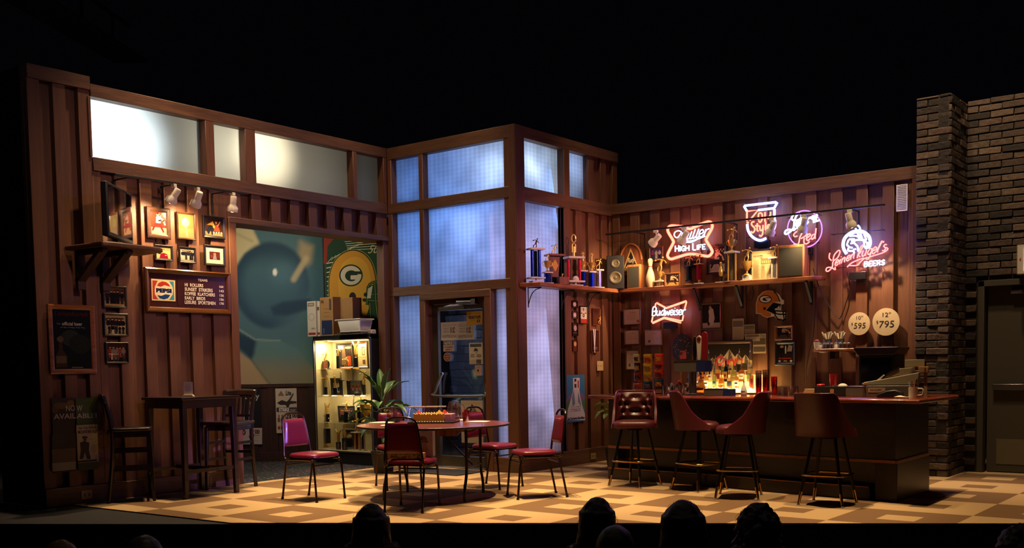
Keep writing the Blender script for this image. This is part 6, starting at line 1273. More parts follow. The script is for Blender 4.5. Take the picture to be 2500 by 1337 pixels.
tt = MB(); tt.tube(catmull([PW['B'].pt(*p, .02) for p in ((1985, 655), (2000, 700), (2020, 740), (2040, 768), (2052, 775), (2068, 730), (2075, 700), (2068, 662))], 5), .006, 6); tt.build('power_cord', 'cord', smooth=60, cat='cord', label='dark power cord looping down the bar wall right of the shelf end')
tt = MB(); tt.tube(catmull([PW['B'].pt(*p, .02) for p in ((1993, 700), (1990, 760), (1985, 820), (1975, 860), (1968, 905), (1970, 925))], 5), .005, 6); tt.build('power_cord', 'cord', smooth=60, cat='cord', label='thin cord hanging from the shelf end down past the condiment shelf')
tt = MB(); tt.tube(catmull([PW['B'].pt(*p, .03) for p in ((1822, 697), (1822, 715), (1832, 735), (1840, 715), (1836, 697))], 5), .005, 6); tt.build('power_cord', 'cord', smooth=60, cat='cord', label='short loop of cord hanging under the shelf left of the helmet sign')

# ------------------------------------------------------------------ the bar
FR = [(-6.63, 10.40), (-5.4, 10.32), (-4.3, 10.12), (-3.15, 10.0)]
BK_ = [(-3.15, 11.05), (-3.62, 11.05), (-3.62, 10.45), (-4.3, 10.58), (-5.4, 10.78), (-6.63, 10.94)]
t = thing('bar_counter', 'long dark wooden bar with a red brown polished top and kick ledge', 'bar', (0, 0, 0))
Zb, Zt = .375, .951
MB().prism(FR+BK_, (0, 0, Zb), (1, 0, 0), (0, 1, 0), (0, 0, Zt-Zb)).build('bar_body', 'bar_body', t, smooth=0)
INS = [(-6.5, 10.56), (-5.4, 10.48), (-4.3, 10.28), (-3.35, 10.16)]
MB().prism(INS+BK_, (0, 0, .0), (1, 0, 0), (0, 1, 0), (0, 0, Zb)).build('recessed_base', 'bar_body', t, smooth=0)
MB().prism([(x, y-.02) for x, y in FR[:3]]+[(-3.40, 10.01), (-3.40, 10.4), (-4.3, 10.4), (-5.4, 10.6), (-6.63, 10.7)], (0, 0, 0), (1, 0, 0), (0, 1, 0), (0, 0, .125)).build('kick_ledge', 'bar_body', t, bevel=.006)
MB().box(-6.64, -6.50, 10.39, 10.95, 0, Zb).build('end_pedestal', 'bar_body', t, bevel=.004); MB().box(-3.35, -3.14, 10.02, 11.06, 0, Zb).build('end_pedestal', 'bar_body', t, bevel=.004)
mb = MB()
for i in range(3):
    a, b = Vector((*FR[i], Zb+.01)), Vector((*FR[i+1], Zb+.01)); mb.beam(a+Vector((0, -.008, 0)), b+Vector((0, -.008, 0)), .02, .03)
mb.beam((-3.142, 9.99, Zb+.01), (-3.142, 11.05, Zb+.01), .02, .03); mb.build('trim_strip', 'shelf_x', t, bevel=.003)
mb = MB()
for i in range(3):
    a, b = Vector((*FR[i], .13)), Vector((*FR[i+1], .13)) if i < 2 else Vector((-3.4, 10.01, .13)); mb.beam(a+Vector((0, -.012, 0)), b+Vector((0, -.012, 0)), .02, .012)
mb.build('ledge_edge', 'shelf_x', t)
TF = [(-6.98, 10.52), (-6.45, 10.30), (-5.4, 10.16), (-4.35, 9.98), (-2.87, 9.75), (-2.90, 11.12)]
TB_ = [(-3.62, 11.12), (-3.62, 10.55), (-4.35, 10.66), (-5.4, 10.84), (-6.45, 10.94), (-6.98, 10.98)]
MB().prism(TF+TB_, (0, 0, .953), (1, 0, 0), (0, 1, 0), (0, 0, .042)).build('bar_top', 'bar_top', t, bevel=.014, seg=3, smooth=40)
def off(P, d):
    out = []
    for i, p in enumerate(P):
        a = Vector(P[max(0, i-1)]); b = Vector(P[min(len(P)-1, i+1)]); e = (b-a).normalized(); out.append((p[0]+e.y*d*-1*-1, p[1]-e.x*d))
    return out
mb = MB(); mb.tube([(x, y-.0, .971) for x, y in TF[:5]]+[(TF[5][0]+.004, TF[5][1], .971)], .023, 10); mb.build('armrest_edge', 'bar_top', t, smooth=60)
BZ = .9955
def onbar(px, Y=10.50, z=BZ): q = FY(px, 950, Y); return (q.x, Y, z)
# back bar
t = thing('back_bar', 'dark back bar cabinet along the wall behind the bar', 'cabinet', (-5.4, YB-.30, 0))
MB().box(-1.95, 1.62, -.22, .235, 0, .94).build('cabinet_body', 'bar_body', t, bevel=.004); MB().box(-2.0, 1.66, -.26, .24, .94, .975).build('worktop', 'bar_top', t, bevel=.005)
for k in range(5): MB().box(-1.9+k*.7, -1.24+k*.7, -.235, -.22, .1, .86).build('cabinet_door', 'blackwood', t, bevel=.004)
rx0, rx1 = FY(1700, 950, 12.2).x, FY(1853, 950, 12.2).x; rc = (rx0+rx1)/2; rw = rx1-rx0
t = thing('bottle_riser', 'stepped bottle shelf lit amber from within on the back bar', 'shelf', (rc, 12.20, .976))
RG = mat('riser_acrylic', 'f0d090', .4, emit='ffcc70', es=1.3)
for k in range(3): MB().box(-rw/2, rw/2, -.11+k*.11, 0+k*.11, 0, .05+k*.085).build('lit_step', RG, t, bevel=.003)
BP = {'round': [(0, 0), (.036, 0), (.038, .01), (.038, .15), (.030, .19), (.013, .22), (.012, .27), (.0, .27)],
      'square': [(0, 0), (.042, 0), (.044, .01), (.044, .14), (.040, .165), (.014, .185), (.013, .24), (0, .24)],
      'tall': [(0, 0), (.034, 0), (.036, .01), (.036, .18), (.028, .21), (.013, .25), (.012, .32), (0, .32)],
      'jug': [(0, 0), (.05, 0), (.056, .02), (.052, .09), (.03, .16), (.013, .19), (.012, .23), (0, .23)]}
def liquid(name, c):
    m = bpy.data.materials.new(name); m.use_nodes = True; nt = m.node_tree; N = nt.nodes; N.remove(N['Principled BSDF'])
    a = N.new('ShaderNodeBsdfTranslucent'); a.inputs[0].default_value = (*c, 1); b = N.new('ShaderNodeBsdfTransparent'); b.inputs[0].default_value = (*c, 1)
    x = N.new('ShaderNodeMixShader'); x.inputs[0].default_value = .45; nt.links.new(a.outputs[0], x.inputs[1]); nt.links.new(b.outputs[0], x.inputs[2]); nt.links.new(x.outputs[0], N['Material Output'].inputs[0]); return m
LQ = [liquid('liquor_gold', (.98, .88, .55)), liquid('liquor_amber', (.96, .78, .42)), liquid('liquor_pale', (.95, .88, .62)), liquid('liquor_brown', (.85, .55, .28))]
area('riser_glow', (rc, 12.50, 1.05), (rc, 12.2, 1.28), 12, (1, .80, .45), rw, .1)
area('riser_glow', (rc, 12.02, 1.0), (rc, 12.3, 1.2), 5, (1, .80, .45), rw, .05)
rr = random.Random(5)
LBL = ['d8c8a0', 'c8b070', '8a2a1c', 'e0d8c0', '20242c', 'b8863c', '6a7a3c', 'c8c0a8']
def bottle(loc, kind, m, lab, label, s=1.0, top='steel', group='liquor bottles behind the bar'):
    t = thing('liquor_bottle', label, 'bottle', loc, rr.uniform(-.3, .3), group); P = [(r*s, z*s) for r, z in BP[kind]]
    MB().lathe(P, n=18 if kind != 'square' else 8).build('glass_body', m, t)
    if m != 'darkglass' and m != 'white':
        MB().lathe([(0, .004*s)]+[(r*.88, min(z, P[-4][1])) for r, z in P[1:5]]+[(0, P[4][1]*.98)], n=14).build('liquor', LQ[rr.randrange(4)], t)
    z0, z1 = P[2][1]+.03*s, P[3][1]*.86; r = P[3][0]+.001
    mb = MB(); mb.grid(lambda u, v: (r*sin(-1.1+2.2*u), -r*cos(-1.1+2.2*u), z0+(z1-z0)*v), 8, 1, col=lin(lab)); mb.grid(lambda u, v: ((r+.0006)*sin(-.6+1.2*u), -(r+.0006)*cos(-.6+1.2*u), z0+(z1-z0)*(.35+.3*v)), 6, 1, col=lin(rr.choice(('3a1c10', '8a2018', '1c2c1c', 'a88430')))); mb.build('bottle_label', 'print', t, fix=False)
    h = P[-1][1]; MB().lathe([(0, h-.005), (.012*s, h-.005), (.012*s, h+.012), (.005*s, h+.02), (.004*s, h+.05), (0, h+.052)], n=10).build('pour_spout', top, t)
    return t
GM = ['amberglass', 'glass', 'amberglass', 'brownglass', 'greenglass', 'amberglass']
pos = ['leftmost', 'second', 'third', 'fourth', 'fifth', 'sixth', 'seventh', 'eighth', 'ninth', 'tenth']
for row, (y, z, n, pxs) in enumerate(((12.145, 1.027, 7, (1708, 1729, 1749, 1766, 1786, 1803, 1846)), (12.255, 1.112, 8, (1706, 1722, 1740, 1757, 1777, 1796, 1815, 1834)), (12.365, 1.197, 8, (1703, 1718, 1735, 1752, 1772, 1790, 1810, 1836)))):
    for i, px in enumerate(pxs):
        x = FY(px, 930, y).x; x = max(rx0+.05, min(rx1-.05, x)); m = GM[(i*5+row*3) % 6]; kd = ('square', 'round', 'tall', 'jug')[(i+row*2) % 4]
        if row == 1 and i == 4: m, kd = 'darkglass', 'tall'
        if row == 2 and i == 7: m, kd = 'amberglass', 'tall'
        lb = '%s %s bottle, %s from the left on the %s step of the lit riser' % ({'amberglass': 'amber', 'glass': 'clear', 'brownglass': 'brown', 'greenglass': 'green', 'darkglass': 'black'}[m], {'square': 'squat square', 'round': 'round', 'tall': 'tall', 'jug': 'pear shaped'}[kd], pos[i].replace('leftmost', 'first'), ('front', 'middle', 'back')[row])
        bottle((x, y-.055, z), kd, m, LBL[(i*3+row) % 8], lb, (.80, .84, .88)[row])
bottle(onbar(1711, 10.74), 'jug', 'brownglass', 'b8863c', 'pear shaped brown bottle standing on the bar just right of the tap column', 1.0, 'darkglass')
t = bottle(onbar(1816, 10.50), 'jug', 'white', '5a4a40', 'squat white bottle on the bar in front of the lit bottles', .62)
# beer tap tower
x, y, z = onbar(1691, 10.60)
t = thing('beer_tap_tower', 'steel beer tap column with grey and blue box head and three handles', 'beer tap', (x, y, z))
MB().lathe([(0, 0), (.07, 0), (.07, .012), (.046, .02), (.046, .27), (0, .27)], n=24).build('column', 'steel', t)
MB().box(-.20, .20, -.075, .075, .262, .385).build('tap_head', 'grey', t, bevel=.004)
MB().box(.085, .203, -.079, .078, .264, .383).build('blue_panel', mat('tap_blue', '1c2c64', .4), t, bevel=.003)
MB().box(-.205, .205, -.08, .08, .385, .393).build('top_plate', 'steel', t)
MB().lathe([(0, .393), (.018, .393), (.016, .42), (.024, .44), (.026, .55), (.018, .62), (.010, .645), (.013, .66), (0, .672)], (.028, 0, 0), 14).build('tap_handle', 'bronze', t)
mb = MB(); mb.prism([(-.022, .393), (.022, .393), (.034, .60), (.030, .65), (.0, .675), (-.030, .65), (-.034, .60)], (.088, -.012, 0), (1, 0, 0), (0, 0, 1), (0, .024, 0)); mb.build('tap_handle', 'marble', t, bevel=.004)
MB().lathe([(0, 0), (.024, 0), (.024, .006), (0, .006)], (.088, -.018, .63), 16, axis='y').build('red_badge', 'vinyl', t)
mb = MB(); mb.prism([(-.035, .393), (.035, .393), (.038, .66), (.03, .70), (0, .715), (-.03, .70), (-.038, .66)], (.155, -.010, 0), (1, 0, 0), (0, 0, 1), (0, .02, 0)); mb.build('tap_handle', mat('red_handle', '8a1420', .4), t, bevel=.004)
for xx in (.028, .088, .155): MB().tube(catmull([(xx, .075, .30), (xx, .11, .29), (xx, .115, .23)], 4), .009, 8).build('spout', 'chrome', t)
MB().box(-.15, .18, -.09, .13, .0, .006).build('drip_tray', 'black', t)
# chip rack
x, y, z = onbar(1583, 10.66)
t = thing('chip_rack', 'wire clip rack standing on the bar with strips of snack bags', 'snack rack', (x, y, z))
MB().tube([(-.17, .03, 0), (-.17, .03, .42)], .006).tube([(.17, .03, 0), (.17, .03, .44)], .006).tube([(-.17, .03, .42), (.17, .03, .44)], .006).tube([(-.17, .03, .01), (.17, .03, .01)], .006).build('wire_frame', 'blackmetal', t)
MB().box(-.07, .18, .02, .03, .44, .47).build('header_strip', 'plaque', t)
def bag(px, py, w, h, c, c2, label, yoff=0, rot=0):
    q = FY(px, py, 10.66+yoff); tt = thing('snack_bag', label, 'snack bag', q, rot, 'hanging snack bags'); rz_ = random.Random(int(px*7+py))
    ph = rz_.random()*6
    def f(u, v, s): return ((u-.5)*w*1.22*(1-.05*sin(pi*v)), -s*(.020*(sin(pi*u)*sin(pi*v))**.5)+.0035*sin(u*13+v*19+ph)*sin(pi*v)-.012*(v-.5), (v-.5)*h*1.05)
    mb = MB(); mb.grid(lambda u, v: f(u, v, 1), 10, 12); mb.grid(lambda u, v: f(u, v, -1), 10, 12); mb.build('bag_body', mat('bag_%s_%d' % (c, int(px)), c, .28, coat=.4, var=.25, vscale=25, bump=.5, bscale=30), tt, smooth=70, fix=False)
    mb = MB(); mb.grid(lambda u, v: tuple(a+b for a, b in zip(f(.18+.64*u, .28+.40*v, 1), (0, -.0015, 0))), 6, 6, col=lin(c2)); mb.build('bag_print', 'gloss', tt, smooth=70, fix=False)
for a in ((1554, 876, .075, .11, 'c8b898', '4a3a28', 'cream and black snack bag, top of the left strip'), (1556, 897, .075, .11, '2a2420', 'c89a50', 'black snack bag, second on the left strip'), (1557, 921, .085, .12, '8a2418', '3a1a14', 'dark red snack bag, third on the left strip'), (1556, 944, .085, .09, 'a84424', '8a2418', 'orange red snack bag at the bottom of the left strip'),
          (1582, 878, .10, .13, 'c89a1c', 'b03424', 'yellow chip bag, topmost in the middle strip'), (1581, 899, .10, .12, 'd0a424', 'a07a14', 'yellow chip bag, second in the middle strip'), (1581, 920, .095, .13, 'c89820', 'a8801c', 'yellow chip bag, lowest in the middle strip'),
          (1609, 876, .10, .12, 'c83a1c', 'd88a3c', 'orange red chip bag, topmost in the right strip'), (1609, 894, .105, .11, 'b82c1c', '4a1410', 'red chip bag with dark window, second in the right strip'), (1608, 914, .10, .12, 'b83420', '5a1a10', 'red chip bag, lowest in the right strip'),
          (1582, 941, .10, .10, '1c2c4a', '5a5068', 'navy blue snack bag standing below the yellow strip'), (1609, 937, .11, .12, '143a50', 'c07a2c', 'teal chip bag with an orange chip picture at the rack foot')):
    bag(*a, yoff=-.03)
# glasses left of the tap
def glassware(px, y, label, kind='stem'):
    x, _, z = onbar(px, y); t = thing('wine_glass' if kind == 'stem' else 'glass', label, 'glass', (x, y, z), 0, 'glasses left of the beer tap')
    P = [(0, 0), (.024, 0), (.024, .003), (.004, .008), (.004, .05), (.022, .065), (.030, .09), (.028, .12), (.026, .12), (.028, .09), (0, .058)] if kind == 'stem' else [(0, 0), (.026, 0), (.032, .11), (.030, .11), (.025, .006), (0, .006)]
    MB().lathe(P, n=18).build('glass_bowl', 'plasticclear', t)
for i, (px, y) in enumerate(((1624, 10.52), (1633, 10.56), (1643, 10.50), (1653, 10.56), (1663, 10.50), (1673, 10.56))): glassware(px, y, 'small clear glass, %s of the row between chip rack and tap' % pos[i].replace('leftmost', 'first'), 'stem' if i % 2 else 'glass')
x, y, z = onbar(1640, 10.72); t = thing('salt_shaker', 'glass shaker with domed chrome lid rising behind the row of glasses', 'shaker', (x, y, z))
MB().lathe([(0, 0), (.026, 0), (.022, .09), (0, .09)], n=16).build('shaker_glass', 'plasticclear', t); MB().lathe([(0, .09), (.022, .09), (.023, .105), (.012, .13), (0, .135)], n=16).build('shaker_lid', 'chrome', t)
x, y, z = onbar(1659, 10.72); t = thing('red_straw_holder', 'chrome topped jar holding bright red stirrers left of the tap', 'jar', (x, y, z))
MB().lathe([(0, 0), (.035, 0), (.035, .08), (.02, .10), (0, .10)], n=16).build('jar', 'plasticclear', t); MB().ball((-.008, 0, .13), (.018, .012, .035)).ball((.018, 0, .125), (.014, .012, .022)).build('red_top', 'redcup', t)
bottle(onbar(1680, 10.74), 'square', 'glass', 'd8c8a0', 'clear squat bottle with spout immediately left of the tap column', .8)
t = thing('napkin_box', 'grey metal box with bright blue end on the bar right of the tap', 'box', onbar(1757, 10.42), .0); w0 = (onbar(1792, 10.3)[0]-onbar(1725, 10.3)[0])/2
MB().box(-w0, w0*.42, -.06, .06, 0, .072).build('box_body', 'grey', t, bevel=.003); MB().box(w0*.42, w0, -.061, .061, 0, .073).build('blue_end', 'blue', t, bevel=.003); MB().box(-w0, w0*.42, -.062, .062, .072, .078).build('lid', 'steel', t)
def stackc(px, y, n, h, label, m, r=.034):
    x, _, z = onbar(px, y); t = thing('plastic_tumbler_stack', label, 'cup stack', (x, y, z))
    for k in range(n): MB().lathe([(r*.75, k*.028), (r, k*.028+h), (r*.94, k*.028+h), (r*.7, k*.028+.005), (0, k*.028+.005)], n=18).build('tumbler', m if k < n-3 or n < 5 else 'plasticclear', t)
stackc(1852, 10.50, 6, .13, 'tall stack of deep red tumblers, leftmost of three stacks', 'redglass'); stackc(1870, 10.53, 7, .11, 'stack of clear tumblers on red ones, middle of three stacks', 'redglass', .038); stackc(1890, 10.50, 4, .12, 'shorter stack of deep red tumblers, rightmost of three stacks', 'redglass')
for i, px in enumerate((1906, 1920, 1940)):
    x, y, z = onbar(px, (10.52, 10.46, 10.56)[i]); t = thing('beer_mug', ('left', 'middle', 'right')[i]+' one of three clear glass mugs turned upside down on the bar', 'mug', (x, y, z), i, 'upturned glass mugs')
    MB().lathe([(.046, 0), (.043, .07), (.036, .10), (0, .104), (0, .094), (.032, .092), (.039, .06), (.042, 0)], n=20).build('mug_body', 'plasticclear', t); MB().tube(catmull([(.042, 0, .02), (.068, 0, .03), (.066, 0, .07), (.040, 0, .08)], 5), .006).build('handle', 'plasticclear', t)
x, y, z = onbar(1981, 10.42); t = thing('ashtray_stack', 'stack of pale round plastic baskets left of the black caddy', 'basket stack', (x, y, z))
for k in range(4): MB().lathe([(0, k*.018), (.085-.006*k, k*.018), (.092-.007*k, k*.018+.018), (.08-.007*k, k*.018+.018), (0, k*.018+.006)], n=24).build('basket', 'cream', t)
x, y, z = onbar(2034, 10.42); t = thing('bar_caddy', 'black plastic bar caddy with napkins and straws', 'caddy', (x, y, z)); w0 = .17
mb = MB()
for a in ((-w0, w0, -.07, -.062), (-w0, w0, .062, .07), (-w0, -w0+.008, -.07, .07), (w0-.008, w0, -.07, .07), (-.03, -.022, -.06, .06), (.07, .078, -.06, .06)): mb.box(*a, 0, .10)
mb.box(-w0, w0, -.07, .07, 0, .008); mb.build('caddy_body', 'black', t, bevel=.002); MB().box(-.005, .035, -.073, -.069, .02, .075).build('tan_label', 'cardboard', t)
MB().box(-.16, -.10, -.05, .05, .09, .125).build('red_napkins', 'redcup', t, bevel=.012); MB().ball((.10, 0, .10), (.05, .04, .03)).build('ice_bag', 'paper', t)
cup(0, 0, 'red plastic cup standing in the black bar caddy', False, .15, 'redcup', loc=Vector((x-.02+.015, y+.02, 0)), z=z+.075, g='red cups in the bar caddy'); cup(0, 0, 'pale paper cup under the red cup in the caddy', False, .08, 'paper', loc=Vector((x+.03, y+.0, 0)), z=z+.03, g='paper cup')
x, y, z = onbar(2103, 10.40); t = thing('metal_box', 'grey metal tin between the black caddy and the register', 'box', (x, y, z)); MB().box(-.135, .125, -.07, .07, 0, .095).build('tin_body', 'grey', t, bevel=.004); MB().box(-.137, .127, -.072, .072, .095, .104).build('tin_lid', 'steel', t, bevel=.002)
# register
x, y, z = onbar(2176, 10.42); t = thing('cash_register', 'beige cash register with sloped keyboard on a metal cash drawer', 'cash register', (x, y, z), radians(12))
MB().box(-.22, .24, -.16, .20, 0, .11).build('cash_drawer', 'grey', t, bevel=.004); A = Art(.16, .045, 'a89c84', y=-.162, x0=-.20, z0=.045); A.text('WE ACCEPT', .1, .3, .8, .7, '4a2a24', bold=.02); A.build('drawer_label', 'print', t)
MB().prism([(-.26, .115), (.25, .115), (.26, .235), (.02, .19), (-.24, .145), (-.27, .13)], (0, -.10, 0), (1, 0, 0), (0, 0, 1), (0, .26, 0)).build('register_body', 'beige', t, bevel=.006)
MB().prism([(-.06, .185), (.18, .22), (.20, .285), (.09, .275), (.0, .24)], (0, -.08, 0), (1, 0, 0), (0, 0, 1), (0, .20, 0)).build('display_hood', 'beige', t, bevel=.004)
MB().prism([(-.05, .205), (.02, .245), (.08, .275), (.07, .283), (.0, .252), (-.055, .212)], (0, -.085, 0), (1, 0, 0), (0, 0, 1), (0, .20, 0)).build('receipt_slot', 'black', t)
MB().prism([(-.13, .165), (-.07, .215), (-.06, .21), (-.11, .160)], (0, -.06, 0), (1, 0, 0), (0, 0, 1), (0, .06, 0)).build('receipt_paper', 'paper', t)
MB().box(.25, .34, -.02, .10, .235, .29).build('customer_display', 'cardboard', t, bevel=.003); MB().box(.30, .33, 0, .03, .0, .24).build('display_pole', 'beige', t); A = Art(.08, .05, None, y=-.0215, x0=.255, z0=.238); A.text('8', .62, .2, .82, .85, '2a1c14', bold=.03); A.build('display_digit', 'print', t)
MB().box(.12, .30, .06, .09, .29, .36).build('rear_screen', 'beige', t, bevel=.003)
x, y, z = onbar(2173, 10.12); t = thing('card_reader', 'dark blue grey card terminal lying on the bar before the register', 'card reader', (x, y, z), radians(10))
MB().prism([(-.12, 0), (.12, 0), (.12, .05), (.05, .075), (-.02, .068), (-.12, .03)], (0, -.05, 0), (1, 0, 0), (0, 0, 1), (0, .10, 0)).build('terminal_body', mat('terminal_grey', '1c2028', .35), t, bevel=.012, seg=3); MB().beam((-.08, 0, .05), (.0, 0, .075), .07, .004).build('keypad', 'black', t)
x, y, z = onbar(2235, 10.12); t = thing('pen_mug', 'white mug with dark floral print holding pens and markers on the bar corner', 'mug', (x-.02, y, z))
MB().lathe([(0, 0), (.042, 0), (.044, .10), (.040, .10), (.038, .01), (0, .01)], n=24).build('mug_body', 'marble', t); MB().tube(catmull([(.042, 0, .02), (.085, 0, .03), (.085, 0, .08), (.042, 0, .085)], 5), .008).build('handle', 'marble', t)
for i, (a, b, m) in enumerate(((-.03, -.02, 'white'), (-.01, .0, 'redcup'), (.015, .005, 'gold'), (.02, .02, 'black'))): MB().tube([(a*.3, 0, .015), (a*1.4, b*.5, .15+.008*i)], .005, 8).build('pen', m, t)
MB().grid(lambda u, v: ((u-.5)*.14, (v-.5)*.09, .004+.014*sin(u*5)*sin(v*3)), 8, 8).build('crumpled_napkin', 'paper', loc=(x-.10, y-.06, z+.003), solid=.003, cat='napkin', label='crumpled white napkin on the bar between card terminal and pen mug')
MB().box(-.11, .11, -.08, .08, 0, .012).build('paper_sheets', mat('lilac_paper', 'b8a8b8', .6), loc=(-6.36, 10.47, BZ), rz=-.2, cat='papers', label='small stack of pale paper sheets at the left end of the bar')
# condiment shelf and black cabinet on the wall
q = PW['B'].pt(2035, 862, .12)
t = thing('condiment_shelf', 'small round fronted wall shelf crowded with shakers and cutlery jars', 'shelf', (q.x, YB, 1.50))
MB().prism([(-.28, 0)]+[(-.28*cos(a*pi/12), -.26*sin(a*pi/12)**.7) for a in range(1, 12)]+[(.28, 0)], (0, -.004, -.03), (1, 0, 0), (0, 1, 0), (0, 0, .03)).build('board', 'shelf_x', t, bevel=.004); MB().box(-.03, .03, -.16, -.006, -.12, -.03).build('bracket', 'blackwood', t)
MB().grid(lambda u, v: (-.26+.54*u, -.24*(.4+.6*sin(pi*u))-.01*v, .004-.05*v*abs(sin(u*5))), 16, 3).build('cloth', 'paper', t, solid=.002)
for i, (dx_, n_, lb) in enumerate(((-.085, 9, 'metal canister stuffed with plastic cutlery, left on the condiment shelf'), (.07, 9, 'metal canister of spoons and forks, right on the condiment shelf'))):
    t = thing('cutlery_canister', lb, 'cutlery jar', (q.x+dx_, YB-.10, 1.502)); MB().lathe([(0, 0), (.05, 0), (.055, .12), (.05, .12), (.046, .01), (0, .01)], n=20).build('canister', 'steel', t)
    for k in range(n_): a = k*2*pi/n_; MB().tube([(0, 0, .05), (.07*cos(a), .03*sin(a), .19+.01*(k % 3))], [.004, .009], 6).build('cutlery', 'cream' if k % 4 else 'white', t)
for i, dx_ in enumerate((-.155, -.10, -.055, .0, .055, .11, .16, .205)):
    t = thing('salt_shaker', 'small glass shaker with metal lid, %s from the left on the condiment shelf' % pos[i].replace('leftmost', 'first'), 'shaker', (q.x+dx_*.95, YB-.185+.4*dx_*dx_*2, 1.502), 0, 'shakers on the condiment shelf')
    MB().lathe([(0, 0), (.021, 0), (.023, .03), (.019, .055), (0, .055)], n=12).build('shaker_glass', ('paper', 'plasticclear', 'brownglass', 'plasticclear')[i % 4], t); MB().lathe([(0, .055), (.020, .055), (.019, .068), (.01, .075), (0, .076)], n=12).build('shaker_lid', 'chrome', t)
cup(0, 0, 'white paper cup with pink packets at the left end of the condiment shelf', False, .09, 'white', loc=Vector((q.x-.215, YB-.11, 0)), z=1.502, g='paper cup of packets'); 
MB().ball((0, 0, 0), (.032, .02, .018), 8, 5).build('sugar_packets', mat('pink_packets', 'a84a5c', .6), loc=(q.x-.215, YB-.11, 1.605), cat='sugar packets', label='pink sugar packets sticking out of the white paper cup')
a, b = FY(2092, 850, 12.2).x, FY(2200, 850, 12.2).x
t = thing('warming_cabinet', 'black cabinet with flared top on the back bar left of the register', 'cabinet', ((a+b)/2, 12.28, .976)); w0 = (b-a)/2
MB().box(-w0+.05, w0-.05, -.16, .22, 0, .44).build('cabinet_body', 'black', t, bevel=.006); MB().prism([(-w0+.05, .44), (w0-.05, .44), (w0, .50), (w0, .53), (-w0, .53), (-w0, .50)], (0, -.19, 0), (1, 0, 0), (0, 0, 1), (0, .42, 0)).build('flared_top', 'bar_body', t, bevel=.006)
MB().box(-w0+.08, w0-.08, -.166, -.158, .04, .40).build('cabinet_front', 'darkglass', t)
c, rz, w, h = hang('B', 2190, 872, 2204, 896, .004); A = Art(w, h, '8a7850', y=-.006, th=.006); A.ell(.5, .3, .2, .1, '5a4c30'); A.ell(.5, .7, .2, .1, '5a4c30'); A.build('wall_outlet', 'print', loc=c, rz=rz, cat='power outlet', label='cream power outlet on the bar wall above the cash register')
